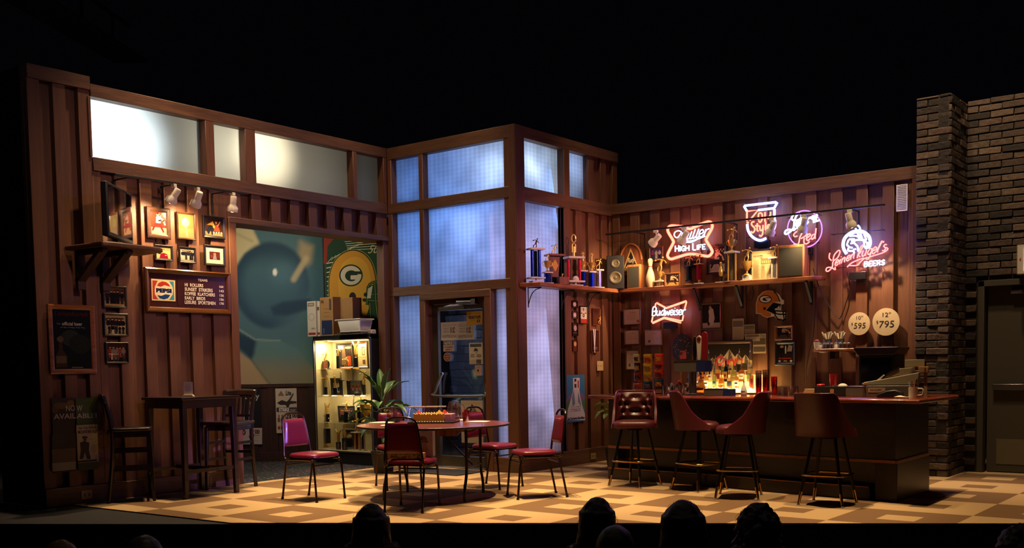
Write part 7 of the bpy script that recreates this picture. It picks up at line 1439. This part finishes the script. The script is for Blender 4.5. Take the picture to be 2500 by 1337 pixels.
# ------------------------------------------------------------------ bar stools
def stool(loc, rb, rs, label, tuft=True):
    t = thing('bar_stool', label, 'bar stool', loc, 0, 'red leatherette bar stools'); R3 = Matrix.Rotation(rs, 3, 'Z'); Rb = Matrix.Rotation(rb, 3, 'Z')
    def xf(mb, R=R3): mb.v = [tuple(R@Vector(v)) for v in mb.v]; return mb
    for sx in (-1, 1):
        for sy in (-1, 1):
            a = Vector((sx*.105, sy*.105, .635)); b = Vector((sx*.21, sy*.21, .0)); e = a.lerp(b, .80)
            L1 = xf(MB().tube([a, e], [.016, .014], 12), Rb).build('leg', 'blackmetal', t)
            xf(MB().tube([e, a.lerp(b, .975)], [.0155, .0125], 12), Rb).build('brass_ferrule', 'brass', L1); xf(MB().lathe([(0, 0), (.013, 0), (.015, .006), (.010, .015), (0, .018)], tuple(b), 12), Rb).build('glide', 'chrome', L1)
    k = .172; P = []
    for sx, sy in ((-1, -1), (1, -1), (1, 1), (-1, 1)):
        for d in (-1, 0, 1): a0 = math.atan2(sy, sx)+d*.13; P.append((k*1.42*cos(a0), k*1.42*sin(a0), .285))
    xf(MB().tube(P, .011, 10, closed=True), Rb).build('foot_ring', 'brass', t)
    MB().lathe([(0, .625), (.09, .625), (.09, .635), (.05, .64), (.05, .652), (0, .652)], n=20).build('swivel_plate', 'blackmetal', t)
    def sr(a, hw, hd, e=.55): c_, s_ = cos(a), sin(a); return hw*math.copysign(abs(c_)**e, c_), hd*math.copysign(abs(s_)**e, s_)
    mb = MB()
    def seat(u, v):
        a = 2*pi*u; prof = [(0, .652), (.92, .652), (1, .662), (1, .685), (.97, .712), (.88, .728), (.6, .737), (0, .74)]; i = min(7, int(round(v*7))); kk, z = prof[i]
        x, y = sr(a, .235, .225); return (x*kk, y*kk-.01, z)
    mb.grid(seat, 44, 7); xf(mb).build('seat_cushion', 'vinyl_d', t, smooth=60)
    # wrap-round back: local -y is behind the sitter
    def rimz(q): return .70+.355*(1-sm(abs(q), .50, .98))
    def shell(u, v, o):
        q = 2*u-1; a = -pi/2+q*radians(108); z0 = .652; z1 = rimz(q); z = z0+(z1-z0)*v; lean = .055*max(0, (z-.68)/.36)*(1-abs(q)**2*.7)
        x, y = sr(a, .245+o, .235+o, .62); return (x*(1-.05*v), y-lean-.01, z)
    mb = MB(); n1, n2 = 36, 12
    mb.grid(lambda u, v: shell(u, v, .014), n1, n2); m0 = len(mb.v); mb.grid(lambda u, v: shell(u, v, -.012), n1, n2)
    for i in range(n1): mb.f.append([n2*(n1+1)+i, n2*(n1+1)+i+1, m0+n2*(n1+1)+i+1, m0+n2*(n1+1)+i]); mb.m.append(0); mb.c.append(None); mb.f.append([i, i+1, m0+i+1, m0+i]); mb.m.append(0); mb.c.append(None)
    for j in range(n2):
        for i in (0, n1): mb.f.append([j*(n1+1)+i, (j+1)*(n1+1)+i, m0+(j+1)*(n1+1)+i, m0+j*(n1+1)+i]); mb.m.append(0); mb.c.append(None)
    xf(mb).build('back_shell', 'vinyl_d', t, smooth=60)
    mb = MB(); mb.tube([shell(i/36, 1, .001) for i in range(37)], .009, 8); xf(mb).build('piping', 'vinyl', t, smooth=60)
    bt = [(-.33, .82), (0, .82), (.33, .82), (-.17, .62), (.17, .62), (-.42, .62), (.42, .62), (-.3, .42), (0, .42), (.3, .42)]
    def pad(u, v):
        q = -.62+1.24*u; vv = .16+.80*v; d = min(math.hypot((q-a)*1.0, (vv-b)*1.1) for a, b in bt); dep = .030*sm(d, .0, .14)*min(1, 6*u, 6*(1-u), 6*v, 6*(1-v)); x, y, z = shell((q+1)/2, vv, -.013-dep); return (x, y, z)
    mb = MB(); mb.grid(pad, 60, 40); xf(mb).build('tufted_pad', 'vinyl_d', t, smooth=80)
    mb = MB()
    for a, b in bt: mb.ball(shell((a+1)/2, b, -.018), .008, 8, 5)
    xf(mb).build('pad_buttons', 'vinyl', t)
    return t
# local +y is the way a sitter faces
stool((-5.99, 9.93, 0), radians(-3), radians(180+28), 'leftmost bar stool, its tufted red back seen from the front')
stool((-5.22, 9.98, 0), radians(-20), radians(-60), 'second bar stool from the left, turned away with plain red brown back')
stool((-4.58, 9.60, 0), radians(20), radians(108), 'third bar stool from the left, seen side-on with its back to the right')
stool((-3.645, 9.56, 0), radians(2), radians(-12), 'rightmost bar stool with its dark plain back to the audience')

# ------------------------------------------------------------------ display case
cx0, cx1, cy0, cy1 = -11.49, -10.30, 10.12, 10.50; cw = cx1-cx0; cm = (cx0+cx1)/2
M['case_lining'] = mat('case_lining', 'c8b888', .7, bump=.3, bscale=300)
t = thing('display_case', 'black trophy display case with lit cream interior in the alcove', 'display case', (cm, cy0, 0)); hw = cw/2; dp = cy1-cy0
zc = FY(830, 818, cy0).z; zg0, zg1 = FY(830, 1100, cy0).z, FY(830, 829, cy0).z
mb = MB(); mb.box(-hw, -hw+.02, 0, dp, 0, zc); mb.box(hw-.02, hw, 0, dp, 0, zc); mb.box(-hw, hw, dp-.02, dp, 0, zc); mb.box(-hw, hw, 0, dp, zg1, zc); mb.box(-hw, hw, 0, dp, 0, zg0); mb.build('case_body', 'black', t, bevel=.003)
mb = MB(); mb.box(-hw+.021, -hw+.024, .02, dp-.022, zg0, zg1); mb.box(hw-.024, hw-.021, .02, dp-.022, zg0, zg1); mb.box(-hw+.021, hw-.021, dp-.024, dp-.021, zg0, zg1); mb.box(-hw+.021, hw-.021, .01, dp-.022, zg0, zg0+.003); mb.build('lining', 'case_lining', t)
mb = MB(); 
for a in ((-hw, -hw+.022, zg0, zg1), (hw-.022, hw, zg0, zg1), (-hw, hw, zg0-.02, zg0), (-hw, hw, zg1, zg1+.022)): mb.box(a[0], a[1], -.012, .0, a[2], a[3])
mb.build('front_frame', 'steel', t, bevel=.002); MB().box(-hw+.02, hw-.02, -.006, -.003, zg0, zg1).build('front_glass', 'glass', t, smooth=0)
SZ = [FY(800, y, cy0+.15).z for y in (901.5, 966, 1031)]
for z in SZ: MB().box(-hw+.03, hw-.03, .03, dp-.03, z-.008, z).build('glass_shelf', mat('shelf_glass_%d' % int(z*100), '8a9a80', .1, alpha=.18), t)
for x in (-hw*.28, hw*.55): MB().box(x, x+.015, dp-.032, dp-.024, zg0+.05, zg1-.08).build('shelf_track', 'steel', t)
MB().box(-.4, .4, .10, .14, zg1-.02, zg1-.005).build('case_lamp', glow('case_lamp_glow', 'ffd080', 5), t)
area('case_light_and_fill', (cm-.1, cy0+.12, zg1-.03), (cm-.1, cy0+.25, .3), 26, (1, .78, .42), .9, .08)
area('case_light_and_fill', (cm, cy0+.03, .95), (cm, cy1, .75), 5, (1, .80, .48), .9, .05)  # fill added for the lower shelves; the case itself has only the top lamp
point('case_light_and_fill', (cm-.45, cy0+.10, zg1-.10), 5.0, (1, .76, .38), .05)
ZL = [SZ[0], SZ[1], SZ[2], zg0+.004]
def inc(px, py_row, d): q = FY(px, 950, cy0+d); return (max(cx0+.08, min(cx1-.08, q.x)), cy0+d, ZL[py_row]+.001)
K = lambda lb, px, r, d, sp_, k=1.0: trophy(inc(px, r, d), lb, sp_, -.1, 'small trophies in the display case', k=k*.9)
W_ = 'top', 'second', 'third', 'bottom'
K('bowler trophy on a square wooden block, far left on the top shelf of the case', 785, 0, .16, [('slab', .012, .13, 'marble'), ('col', .12, .12, 'plaque'), ('bowler', .16, 'gold')])
K('thin trophy on a dark block before the tall frame, top shelf of the case', 827, 0, .14, [('slab', .01, .08, 'gold'), ('col', .20, .055, 'darkglass'), ('bowler', .13, 'gold')])
K('gold bowler on a wide round wooden base, middle of the top case shelf', 845, 0, .10, [('disc', .03, .18, 'oak'), ('bowler', .16, 'gold')])
K('black column trophy with long thin top, right on the top case shelf', 871, 0, .14, [('disc', .03, .10, 'gold'), ('col', .15, .07, 'darkglass'), ('cup', .05, 'gold'), ('eagle', .26, 'gold')])
K('gold figure trophy on a black block, far left on the second case shelf', 784, 1, .14, [('disc', .02, .13, 'marble'), ('col', .12, .07, 'darkglass'), ('bowler', .19, 'gold')])
K('gold trophy before the black photo plaque on the second case shelf', 818, 1, .11, [('disc', .02, .12, 'marble'), ('col', .11, .07, 'darkglass'), ('cup', .08, 'gold'), ('star', .14, 'gold')])
K('gold ring trophy on a tall black stem, middle of the second case shelf', 833, 1, .13, [('disc', .02, .12, 'gold'), ('cols', .22, .05, 'darkglass', .01), ('slab', .012, .10, 'darkglass'), ('wreath', .14, 'gold')])
K('gold eagle topped dark column trophy left of the lower photo, second case shelf', 852, 1, .12, [('slab', .02, .14, 'marble'), ('cols', .22, .05, 'darkglass', .013), ('cup', .06, 'gold'), ('eagle', .14, 'gold')])
K('gold figure trophy on dark columns, far right on the second case shelf', 889, 1, .12, [('slab', .02, .10, 'marble'), ('cols', .16, .04, 'darkglass', .012), ('bowler', .22, 'gold')])
K('antler topped black column trophy alone at the left of the third case shelf', 798, 2, .16, [('slab', .008, .10, 'marble'), ('col', .13, .07, 'darkglass'), ('slab', .008, .08, 'gold'), ('eagle', .22, 'gold')])
K('gold bowler on a black block before the photo, third case shelf', 843, 2, .10, [('slab', .01, .10, 'gold'), ('col', .17, .07, 'darkglass'), ('bowler', .17, 'gold')])
K('white topped black column trophy left of the gold cup, third case shelf', 877, 2, .14, [('slab', .01, .10, 'gold'), ('col', .25, .09, 'darkglass'), ('slab', .012, .12, 'marble'), ('bowler', .17, 'gold')])
K('tall gold lidded cup at the right of the third case shelf', 892, 2, .10, [('slab', .03, .12, 'marble'), ('cup', .28, 'gold'), ('ball', .06, 'gold')])
K('black column trophy on a gold stem, left of the case bottom', 797, 3, .16, [('slab', .012, .20, 'marble'), ('cup', .07, 'gold'), ('slab', .008, .10, 'gold'), ('col', .24, .10, 'darkglass'), ('slab', .01, .11, 'marble'), ('bowler', .17, 'gold')])
K('slim gold trophy on a small black block, case bottom', 823, 3, .13, [('col', .12, .085, 'darkglass'), ('disc', .02, .05, 'gold'), ('eagle', .24, 'gold')])
K('black block trophy with a tall gold torch, case bottom left of the photo', 838, 3, .10, [('col', .19, .09, 'darkglass'), ('pin', .22, 'gold')])
K('twin column white topped trophy at the right of the case bottom', 868, 3, .11, [('slab', .012, .16, 'marble'), ('cols', .27, .10, 'gold', .014, 'red_metal'), ('slab', .014, .17, 'marble'), ('bowler', .22, 'gold')])
K('striped column trophy with a silver figure, far right of the case bottom', 882, 3, .15, [('slab', .012, .13, 'marble'), ('cols', .27, .09, 'silver_check', .014, 'darkglass'), ('slab', .014, .13, 'marble'), ('bowler', .20, 'chrome')])
x, y, z = inc(799, 0, .16); t = thing('medallion_stand', 'round blue grey medallion on a small base, top shelf of the case', 'medallion', (x, y, z))
MB().lathe([(0, 0), (.062, 0), (.062, .012), (0, .012)], (0, -.006, .075), 28, axis='y').build('disc', 'darkglass', t); MB().lathe([(0, 0), (.035, 0), (.035, .004), (0, .004)], (0, -.011, .075), 20, axis='y').build('medal', 'chrome', t); MB().box(-.06, .06, -.03, .03, 0, .015).build('base', 'grey', t)
def stand_photo(px1, px2, ytop, row, d, label, draw, fr='frame_black', fw=.03, gl='gloss'):
    a, b = inc(px1, row, d), inc(px2, row, d); w = max(.12, abs(b[0]-a[0])); h = FY((px1+px2)/2, ytop, cy0+d).z-ZL[row]
    t = thing('picture_frame', label, 'framed picture', ((a[0]+b[0])/2, cy0+d, ZL[row]+h/2+.002), 0); t.rotation_euler = (radians(4), 0, 0)
    frame_mesh(w, h-.004, fw).build('frame', fr, t, smooth=20, fix=False); A = Art(w-2*fw+.004, h-2*fw, '302820', y=-.008, th=.003); draw(A); A.build('picture', gl, t)
def f(A): A.rect(0, 0, 1, 1, '241a14'); A.poly([(.2, .1), (.3, .8), (.5, .9), (.55, .5), (.5, .1)], '5a4430'); A.rect(.62, .05, .9, .5, '8a3418'); A.ell(.75, .88, .22, .05, 'e0b868'); A.ell(.35, .86, .08, .06, '9a7450')
stand_photo(826, 866, 837, 0, .26, 'tall black framed dark photo standing on the top case shelf', f)
def f(A): A.rect(0, 0, 1, 1, 'c8b080'); A.rect(.5, .5, .8, .85, '4a3a28'); A.rect(.55, .53, .75, .82, 'b09a78'); A.rect(.5, .1, .8, .3, '6a4c34'); A.rect(0, .40, 1, .42, 'a08a60')
stand_photo(873, 902, 833, 0, .22, 'framed cream certificate with small photos at the right of the top case shelf', f, 'frame_brown', .03)
stand_photo(795, 836, 922, 1, .26, 'black framed plaque with pale figures at the left of the second case shelf', crowd(3, ('b0a080', '8a7a60'), '14100e', '8a7c60', 41), fw=.045)
stand_photo(849, 886, 928, 1, .24, 'black framed photo with small tags at the right of the second case shelf', crowd(3, ('7a2a1c', '4a3a30'), '6a5a44', '241a14', 42), fw=.035)
stand_photo(826, 866, 990, 2, .24, 'square black framed team photo on the third case shelf', crowd(6, ('4a4648', '6a3a38', '2a2830'), '3a3638', '14100e', 43), fw=.022)
stand_photo(873, 901, 990, 2, .26, 'dark frame partly hidden behind the gold cup on the third case shelf', crowd(3, ('5a3a24',), '1a1410', '14100e', 44), fw=.03)
def f(A): A.rect(0, 0, 1, 1, '4a3a2a'); A.ell(.5, .68, .2, .1, 'c8b898'); A.ell(.35, .62, .12, .07, 'b8a888'); A.poly([(.2, 0), (.3, .5), (.7, .5), (.85, 0)], '181210')
stand_photo(836, 868, 1046, 3, .24, 'white matted frame with an old portrait leaning at the case bottom', f, 'frame_grey', .02)
# boxes on top of the case
zc_ = zc+.001
def carton(px1, px2, ytop, d0, dep, label, m, name='carton', rz=0, art=None, cat='box', anchor=cy0):
    a, b = FY(px1, 800, anchor+d0), FY(px2, 800, anchor+d0); w = b.x-a.x; h = FY((px1+px2)/2, ytop, anchor+d0).z-zc
    t = thing(name, label, cat, ((a.x+b.x)/2, anchor+d0, zc_), rz); MB().box(-w/2, w/2, 0, dep, 0, h).build('carton_body', m, t, bevel=.003)
    A = Art(w, h, None, y=-.0015, z0=0)
    if art: art(A); A.build('carton_print', 'print', t)
    return t, w, h
def f(A): A.rect(.12, .86, .82, .95, '4a4238'); A.rect(.18, .875, .76, .935, 'b0a894'); A.ell(.5, .55, .34, .1, '9a9488'); A.ell(.5, .55, .3, .085, 'cfc8b8'); A.text('OMEGA', .45, .2, .95, .25, '6a6258'); A.rect(.1, .05, .92, .11, '9c2c20')
carton(751, 772, 735, .02, .22, 'narrow white carton with a red stripe at the left of the case top', 'carton_white', art=f)
def f(A): A.rect(.1, .74, .8, .84, '6a5040'); A.rect(.1, .05, .92, .11, '9c2c20')
carton(773, 782, 735, .05, .22, 'second slim white carton half hidden between white and brown cartons', 'carton_white', art=f)
def f(A):
    A.rect(.10, .03, .92, .40, '1c2c54'); A.rect(.2, .06, .3, .2, '4a5878'); A.rect(.72, .66, .88, .95, '5a4434'); A.text('XTRA-LARGE', .06, .85, .3, .93, '4a3420', bold=.02)
    for k in range(3): A.rect(.28, .5+k*.1, .72, .505+k*.1, '7a5c38')
carton(783, 814, 725, .0, .16, 'tan cardboard carton with a dark blue printed panel', 'cardboard', art=f)
carton(814, 862, 727, .14, .18, 'brown cardboard carton with a centre slit, beside the tan one', 'cardboard', art=lambda A: A.rect(.49, .05, .51, .5, '1a120a'))
a, b = FY(836, 800, cy0+.0), FY(898, 800, cy0+.0); w = b.x-a.x-.03
t = thing('dish_tub', 'white plastic dish tub on trays at the right of the case top', 'tub', ((a.x+b.x)/2, cy0+.0, zc_+.035)); hh = .17
mb = MB(); P0 = [(-w/2+.05, -.10), (w/2-.04, -.10), (w/2-.04, .10), (-w/2+.05, .10)]; P1 = [(-w/2+.02, -.125), (w/2-.01, -.125), (w/2-.01, .125), (-w/2+.02, .125)]
mb.add([(x, y, 0) for x, y in P0]+[(x, y, hh) for x, y in P1], [(0, 1, 2, 3), (0, 1, 5, 4), (1, 2, 6, 5), (2, 3, 7, 6), (3, 0, 4, 7)]); mb.build('tub_body', 'white', t, solid=.006, bevel=.012, fix=False)
mb = MB(); mb.tube([(-w/2+.01, -.13, hh), (w/2, -.13, hh), (w/2, .13, hh), (-w/2+.01, .13, hh)], .010, 8, closed=True); mb.box(-w/2-.03, -w/2+.02, -.13, -.05, hh-.008, hh+.008); mb.build('rim', 'white', t)
for k in range(2): tag(MB().box(-w/2-.08+.05*k, w/2, -.10, .14, 0, .012).build('tray_stack', 'grey', loc=((a.x+b.x)/2, cy0+.0, zc_+.0005+k*.016), bevel=.003), ('lower', 'upper')[k]+' flat grey tray under the white dish tub on the case', 'tray')
q = FY(906, 812, cy0); MB().box(-.05, .05, 0, .08, 0, .06).build('tissue_packet', 'paper', loc=(q.x+.0-.05, cy0+.02, zc_), bevel=.01, cat='packet', label='small pale green and white packet at the right end of the case top')
# ------------------------------------------------------------------ steel catwalk high at the left
mb = MB(); A_ = Vector((-9.3, 3.6, 6.7)); 
q0 = Vector((0, 0, CH))+ray(40, -20)*11; q1 = Vector((0, 0, CH))+ray(320, 150)*15
t = thing('catwalk', 'dark steel catwalk beam barely visible above the left wall', 'catwalk', q0); d = q1-q0
MB().beam((0, 0, 0), d, .5, .04).build('deck', 'blackmetal', t); MB().beam((0, 0, .5), d+Vector((0, 0, .5)), .04, .04).build('rail', 'blackmetal', t)
for k in (.2, .5, .8): MB().beam(d*k, d*k+Vector((0, 0, .5)), .03, .03).build('upright', 'blackmetal', t)
area('catwalk_spill', tuple(q0+Vector((2.5, -1, -1.0))), tuple(q0+d*.4), 2.5, (.7, .7, 1), .3, .3)

# ------------------------------------------------------------------ the audience
FZA = -.62
mb = MB(); P = [sp(-6, -.02), sp(14, -.02), sp(14, -9), sp(-6, -9)]
mb.prism([(p[0], p[1]) for p in P], (0, 0, FZA), (1, 0, 0), (0, 1, 0), (0, 0, -.1)); struct(mb, 'floor_auditorium', mat('auditorium_carpet', '0a090a', .95))
HM = {'dark': mat('hair_black_brown', '0d0806', .42, stretch=(60, 60, 3), var=.6, vscale=3, bump=.6, bscale=8), 'brown': mat('hair_brown', '1c0f0a', .45, stretch=(60, 60, 3), var=.6, vscale=3, bump=.6, bscale=8), 'blonde': mat('hair_blonde', '8a6a3c', .45, stretch=(60, 60, 3), var=.5, vscale=3, bump=.6, bscale=8), 'grey': mat('hair_grey', '5a4c40', .5, var=.6, vscale=20)}
SKIN = mat('skin', '8a5a44', .5)
def remesh(mb, name, m, parent, vox=.014, sm_=6, tex=None):
    me = bpy.data.meshes.new(name); me.from_pydata(mb.v, [], mb.f)
    bm = bmesh.new(); bm.from_mesh(me); bmesh.ops.recalc_face_normals(bm, faces=bm.faces); bm.to_mesh(me); bm.free()
    o = bpy.data.objects.new(name, me); C.objects.link(o); o.parent = parent; me.materials.append(m)
    r = o.modifiers.new('r', 'REMESH'); r.mode = 'VOXEL'; r.voxel_size = vox; r.use_smooth_shade = True
    s = o.modifiers.new('s', 'SMOOTH'); s.factor = .6; s.iterations = sm_
    if tex:
        tx = bpy.data.textures.new(name+'_clumps', 'CLOUDS'); tx.noise_scale = tex[0]; dm = o.modifiers.new('d', 'DISPLACE'); dm.texture = tx; dm.strength = tex[1]; dm.texture_coords = 'LOCAL'
    return o
def person(px, py, D, label, hair='dark', style='long', cloth='14121a', rz_off=0, fur=False, curly=False, wd=1.0, leafy=False):
    d = ray(px, py); d2 = Vector((d.x, d.y, 0)).normalized(); top = Vector((0, 0, CH))+d*(D/math.hypot(d.x, d.y)); loc = Vector((top.x, top.y, FZA))
    Ht = top.z-FZA; t = thing('person', label, 'person', loc, math.atan2(d2.y, d2.x)-pi/2+rz_off)     # local +y looks at the stage
    hz = Ht-.125; nz = Ht-.26; sz = Ht-.33; hip = .47
    # one continuous body, seated
    B = MB(); B.ball((0, 0, hz), (.074, .094, .115), 20, 14); B.ball((0, .03, hz-.05), (.055, .07, .075), 16, 10); B.ball((0, .102, hz-.02), (.014, .02, .026), 10, 8); B.ball((0, .088, hz-.065), (.024, .012, .010), 8, 6)
    for s in (-1, 1): B.ball((s*.078, -.005, hz-.02), (.012, .022, .034), 10, 8); B.ball((s*.031, .082, hz+.012), (.015, .012, .010), 8, 6)
    B.tube([(0, -.02, hz-.05), (0, -.02, nz+.01), (0, -.03, sz)], [.056, .052, .075], 16)
    B.tube([(0, -.03, sz+.01), (0, -.03, sz-.12), (0, -.02, hip+.18), (0, -.02, hip)], [.10, .155, .135, .17], 20)
    B.tube([(-.17, -.03, sz-.02), (0, -.03, sz+.015), (.17, -.03, sz-.02)], [.055, .07, .055], 12)
    for s in (-1, 1):
        B.tube([(s*.17, -.03, sz-.02), (s*.200, .0, sz-.28), (s*.16, .22, hip+.17)], [.055, .043, .035], 12); B.tube([(s*.16, .22, hip+.17), (s*.09, .36, hip+.14)], [.033, .026], 10)
        B.ball((s*.075, .40, hip+.13), (.038, .05, .018), 10, 8)
        for k in range(4): B.tube([(s*(.048+.018*k), .42, hip+.135), (s*(.046+.018*k), .47-.006*abs(k-1.5), hip+.125), (s*(.044+.018*k), .485-.008*abs(k-1.5), hip+.105)], .0085, 8)
        B.tube([(s*.045, .39, hip+.13), (s*.02, .42, hip+.12)], .010, 8)
        B.tube([(s*.09, .0, hip), (s*.11, .42, hip+.02), (s*.11, .47, .45), (s*.11, .48, .08)], [.09, .075, .06, .042], 14); B.ball((s*.11, .55, .045), (.045, .12, .04), 12, 8)
    remesh(B, 'body', SKIN, t, .009, 4)
    K = MB(); K.tube([(0, -.03, sz+.045), (0, -.03, sz), (0, -.03, sz-.13), (0, -.02, hip+.18), (0, -.02, hip-.02)], [.075, .115, .175, .155, .19], 20); K.tube([(-.18, -.03, sz-.02), (0, -.03, sz+.02), (.18, -.03, sz-.02)], [.07, .085, .07], 12)
    for s in (-1, 1): K.tube([(s*.175, -.03, sz-.02), (s*.205, .0, sz-.28), (s*.165, .22, hip+.18), (s*.12, .31, hip+.155)], [.07, .058, .048, .042], 12); K.tube([(s*.09, -.02, hip), (s*.11, .42, hip+.02), (s*.11, .475, .45), (s*.11, .485, .12)], [.102, .087, .07, .055], 14)
    if fur: K.tube([(.13*cos(a), -.02+.11*sin(a), sz+.05) for a in [k*pi/8 for k in range(16)]], .055, 10, closed=True)
    cm_ = mat('cloth_'+cloth+str(int(px)), cloth, .8, var=.5, vscale=18 if leafy else 6)
    if leafy:
        cm_ = mat('leafy_shirt', '10100c', .7); nt = cm_.node_tree; b = nt.nodes['Principled BSDF']; tc = nt.nodes.new('ShaderNodeTexCoord'); vo = nt.nodes.new('ShaderNodeTexVoronoi'); vo.inputs['Scale'].default_value = 26; nt.links.new(tc.outputs['Object'], vo.inputs[0])
        lt = nt.nodes.new('ShaderNodeMath'); lt.operation = 'LESS_THAN'; lt.inputs[1].default_value = .30; nt.links.new(vo.outputs['Distance'], lt.inputs[0]); mx = nt.nodes.new('ShaderNodeMix'); mx.data_type = 'RGBA'; mx.inputs[6].default_value = (.004, .004, .003, 1); mx.inputs[7].default_value = (.5, .48, .30, 1); nt.links.new(lt.outputs[0], mx.inputs[0]); nt.links.new(mx.outputs[2], b.inputs['Base Color'])
    remesh(K, 'fur_coat' if fur else 'jacket', cm_, t, .012, 3, (.03, .05) if fur else (.15, .02))
    Hh = MB(); rh = random.Random(int(px)); hm = HM[hair]
    Hh.ball((0, -.022, hz+.022), (.096*wd, .110, .122), 20, 14)
    ln = {'long': .34, 'mid': .20, 'short': .02, 'bun': .03}[style]
    if ln > .05:
        for k in range(13):
            a = -pi/2+(k-6)*.27; x, y = .082*wd*cos(a), .098*sin(a)-.01; fl = .35 if curly else .2
            pts = [(x, y, hz+.06), (x*1.08, y-.004, hz-.06), (x*(1.15+fl*.6), y-.02, hz-.16), (x*(1.1+fl)+rh.uniform(-.01, .01), y-.03, hz-ln)]
            if curly: pts = [(p[0]+.012*sin(i*2+k), p[1]+.012*cos(i*2+k), p[2]) for i, p in enumerate(catmull(pts, 4))]
            Hh.tube(catmull(pts, 3), [.034]*200 if 0 else .032, 8)
    if style == 'bun': Hh.ball((0, -.10, hz+.06), .05, 12, 8)
    ho = remesh(Hh, 'hair', hm, t, .010, 3, (.05, .016 if not curly else .05) if ln > .05 else (.04, .010))
    # stray strands lit from the stage
    mb = MB()
    for k in range(70):
        a = rh.uniform(-pi, 0) if ln > .05 else rh.uniform(-pi, pi); el = rh.uniform(-.2, 1.3); r_ = .108; p = Vector((r_*wd*cos(a)*cos(el), -.022+r_*sin(a)*cos(el), hz+.022+.125*sin(el)))
        q = p+Vector((cos(a)*rh.uniform(0, .02), sin(a)*.01, -rh.uniform(.05, .12))); mb.tube(catmull([p*1.0, (p+q)/2+Vector((cos(a)*.014, 0, .008)), q], 3), .0006, 3)
    mb.build('hair_strands', hm, t, smooth=0, kind='stuff')
    # the seat underneath
    return t
def seat(px, py, D, lb):
    d = ray(px, py); d2 = Vector((d.x, d.y, 0)).normalized(); q = Vector((0, 0, CH))+d*(D/math.hypot(d.x, d.y)); t = thing('theatre_seat', lb, 'theatre seat', (q.x, q.y, FZA), math.atan2(d2.y, d2.x)-pi/2, 'theatre seats under the audience')
    MB().box(-.24, .24, -.20, .24, .28, .36).build('seat_cushion', 'rubber', t, bevel=.02); MB().box(-.24, .24, -.30, -.24, .30, .72).build('seat_back', 'rubber', t, bevel=.02); MB().box(-.03, .03, -.25, .1, 0, .29).build('pedestal', 'blackmetal', t)
for a in ((905, 1235, 6.3, 'person with straight dark hair in a dark fur collared coat, left of centre', dict(hair='dark', style='mid', cloth='15131a', fur=True)),
          (1457, 1219, 6.35, 'person with long dark hair in a shirt with pale leaf print', dict(hair='brown', style='long', leafy=True, cloth='20201a')),
          (1502, 1288, 5.0, 'person with short dark hair sitting before the leaf print shirt', dict(hair='dark', style='short', cloth='0e0e10')),
          (1668, 1226, 5.7, 'person with long loose brown hair, between two others at right', dict(hair='brown', style='long', cloth='3a1c28', wd=1.1)),
          (1850, 1234, 6.1, 'person with long wavy dark hair and a pinkish top, rightmost of the three', dict(hair='brown', style='long', cloth='4a2430', curly=True, wd=1.12)),
          (146, 1324, 5.8, 'person with blonde hair, only the crown showing at far left', dict(hair='blonde', style='short', cloth='101014')),
          (350, 1313, 5.2, 'person with dark hair, only the crown showing left of centre', dict(hair='grey', style='short', cloth='101014')),
          (2492, 1284, 5.8, 'person with curly dark hair at the right edge of the picture', dict(hair='brown', style='mid', curly=True, cloth='101014'))):
    person(a[0], a[1], a[2], a[3], **a[4]); seat(a[0], a[1], a[2], 'black theatre seat under '+a[3].replace('person with', 'the person with').split(',')[0].split(' in a')[0].replace(' at the right edge of the picture', ''))
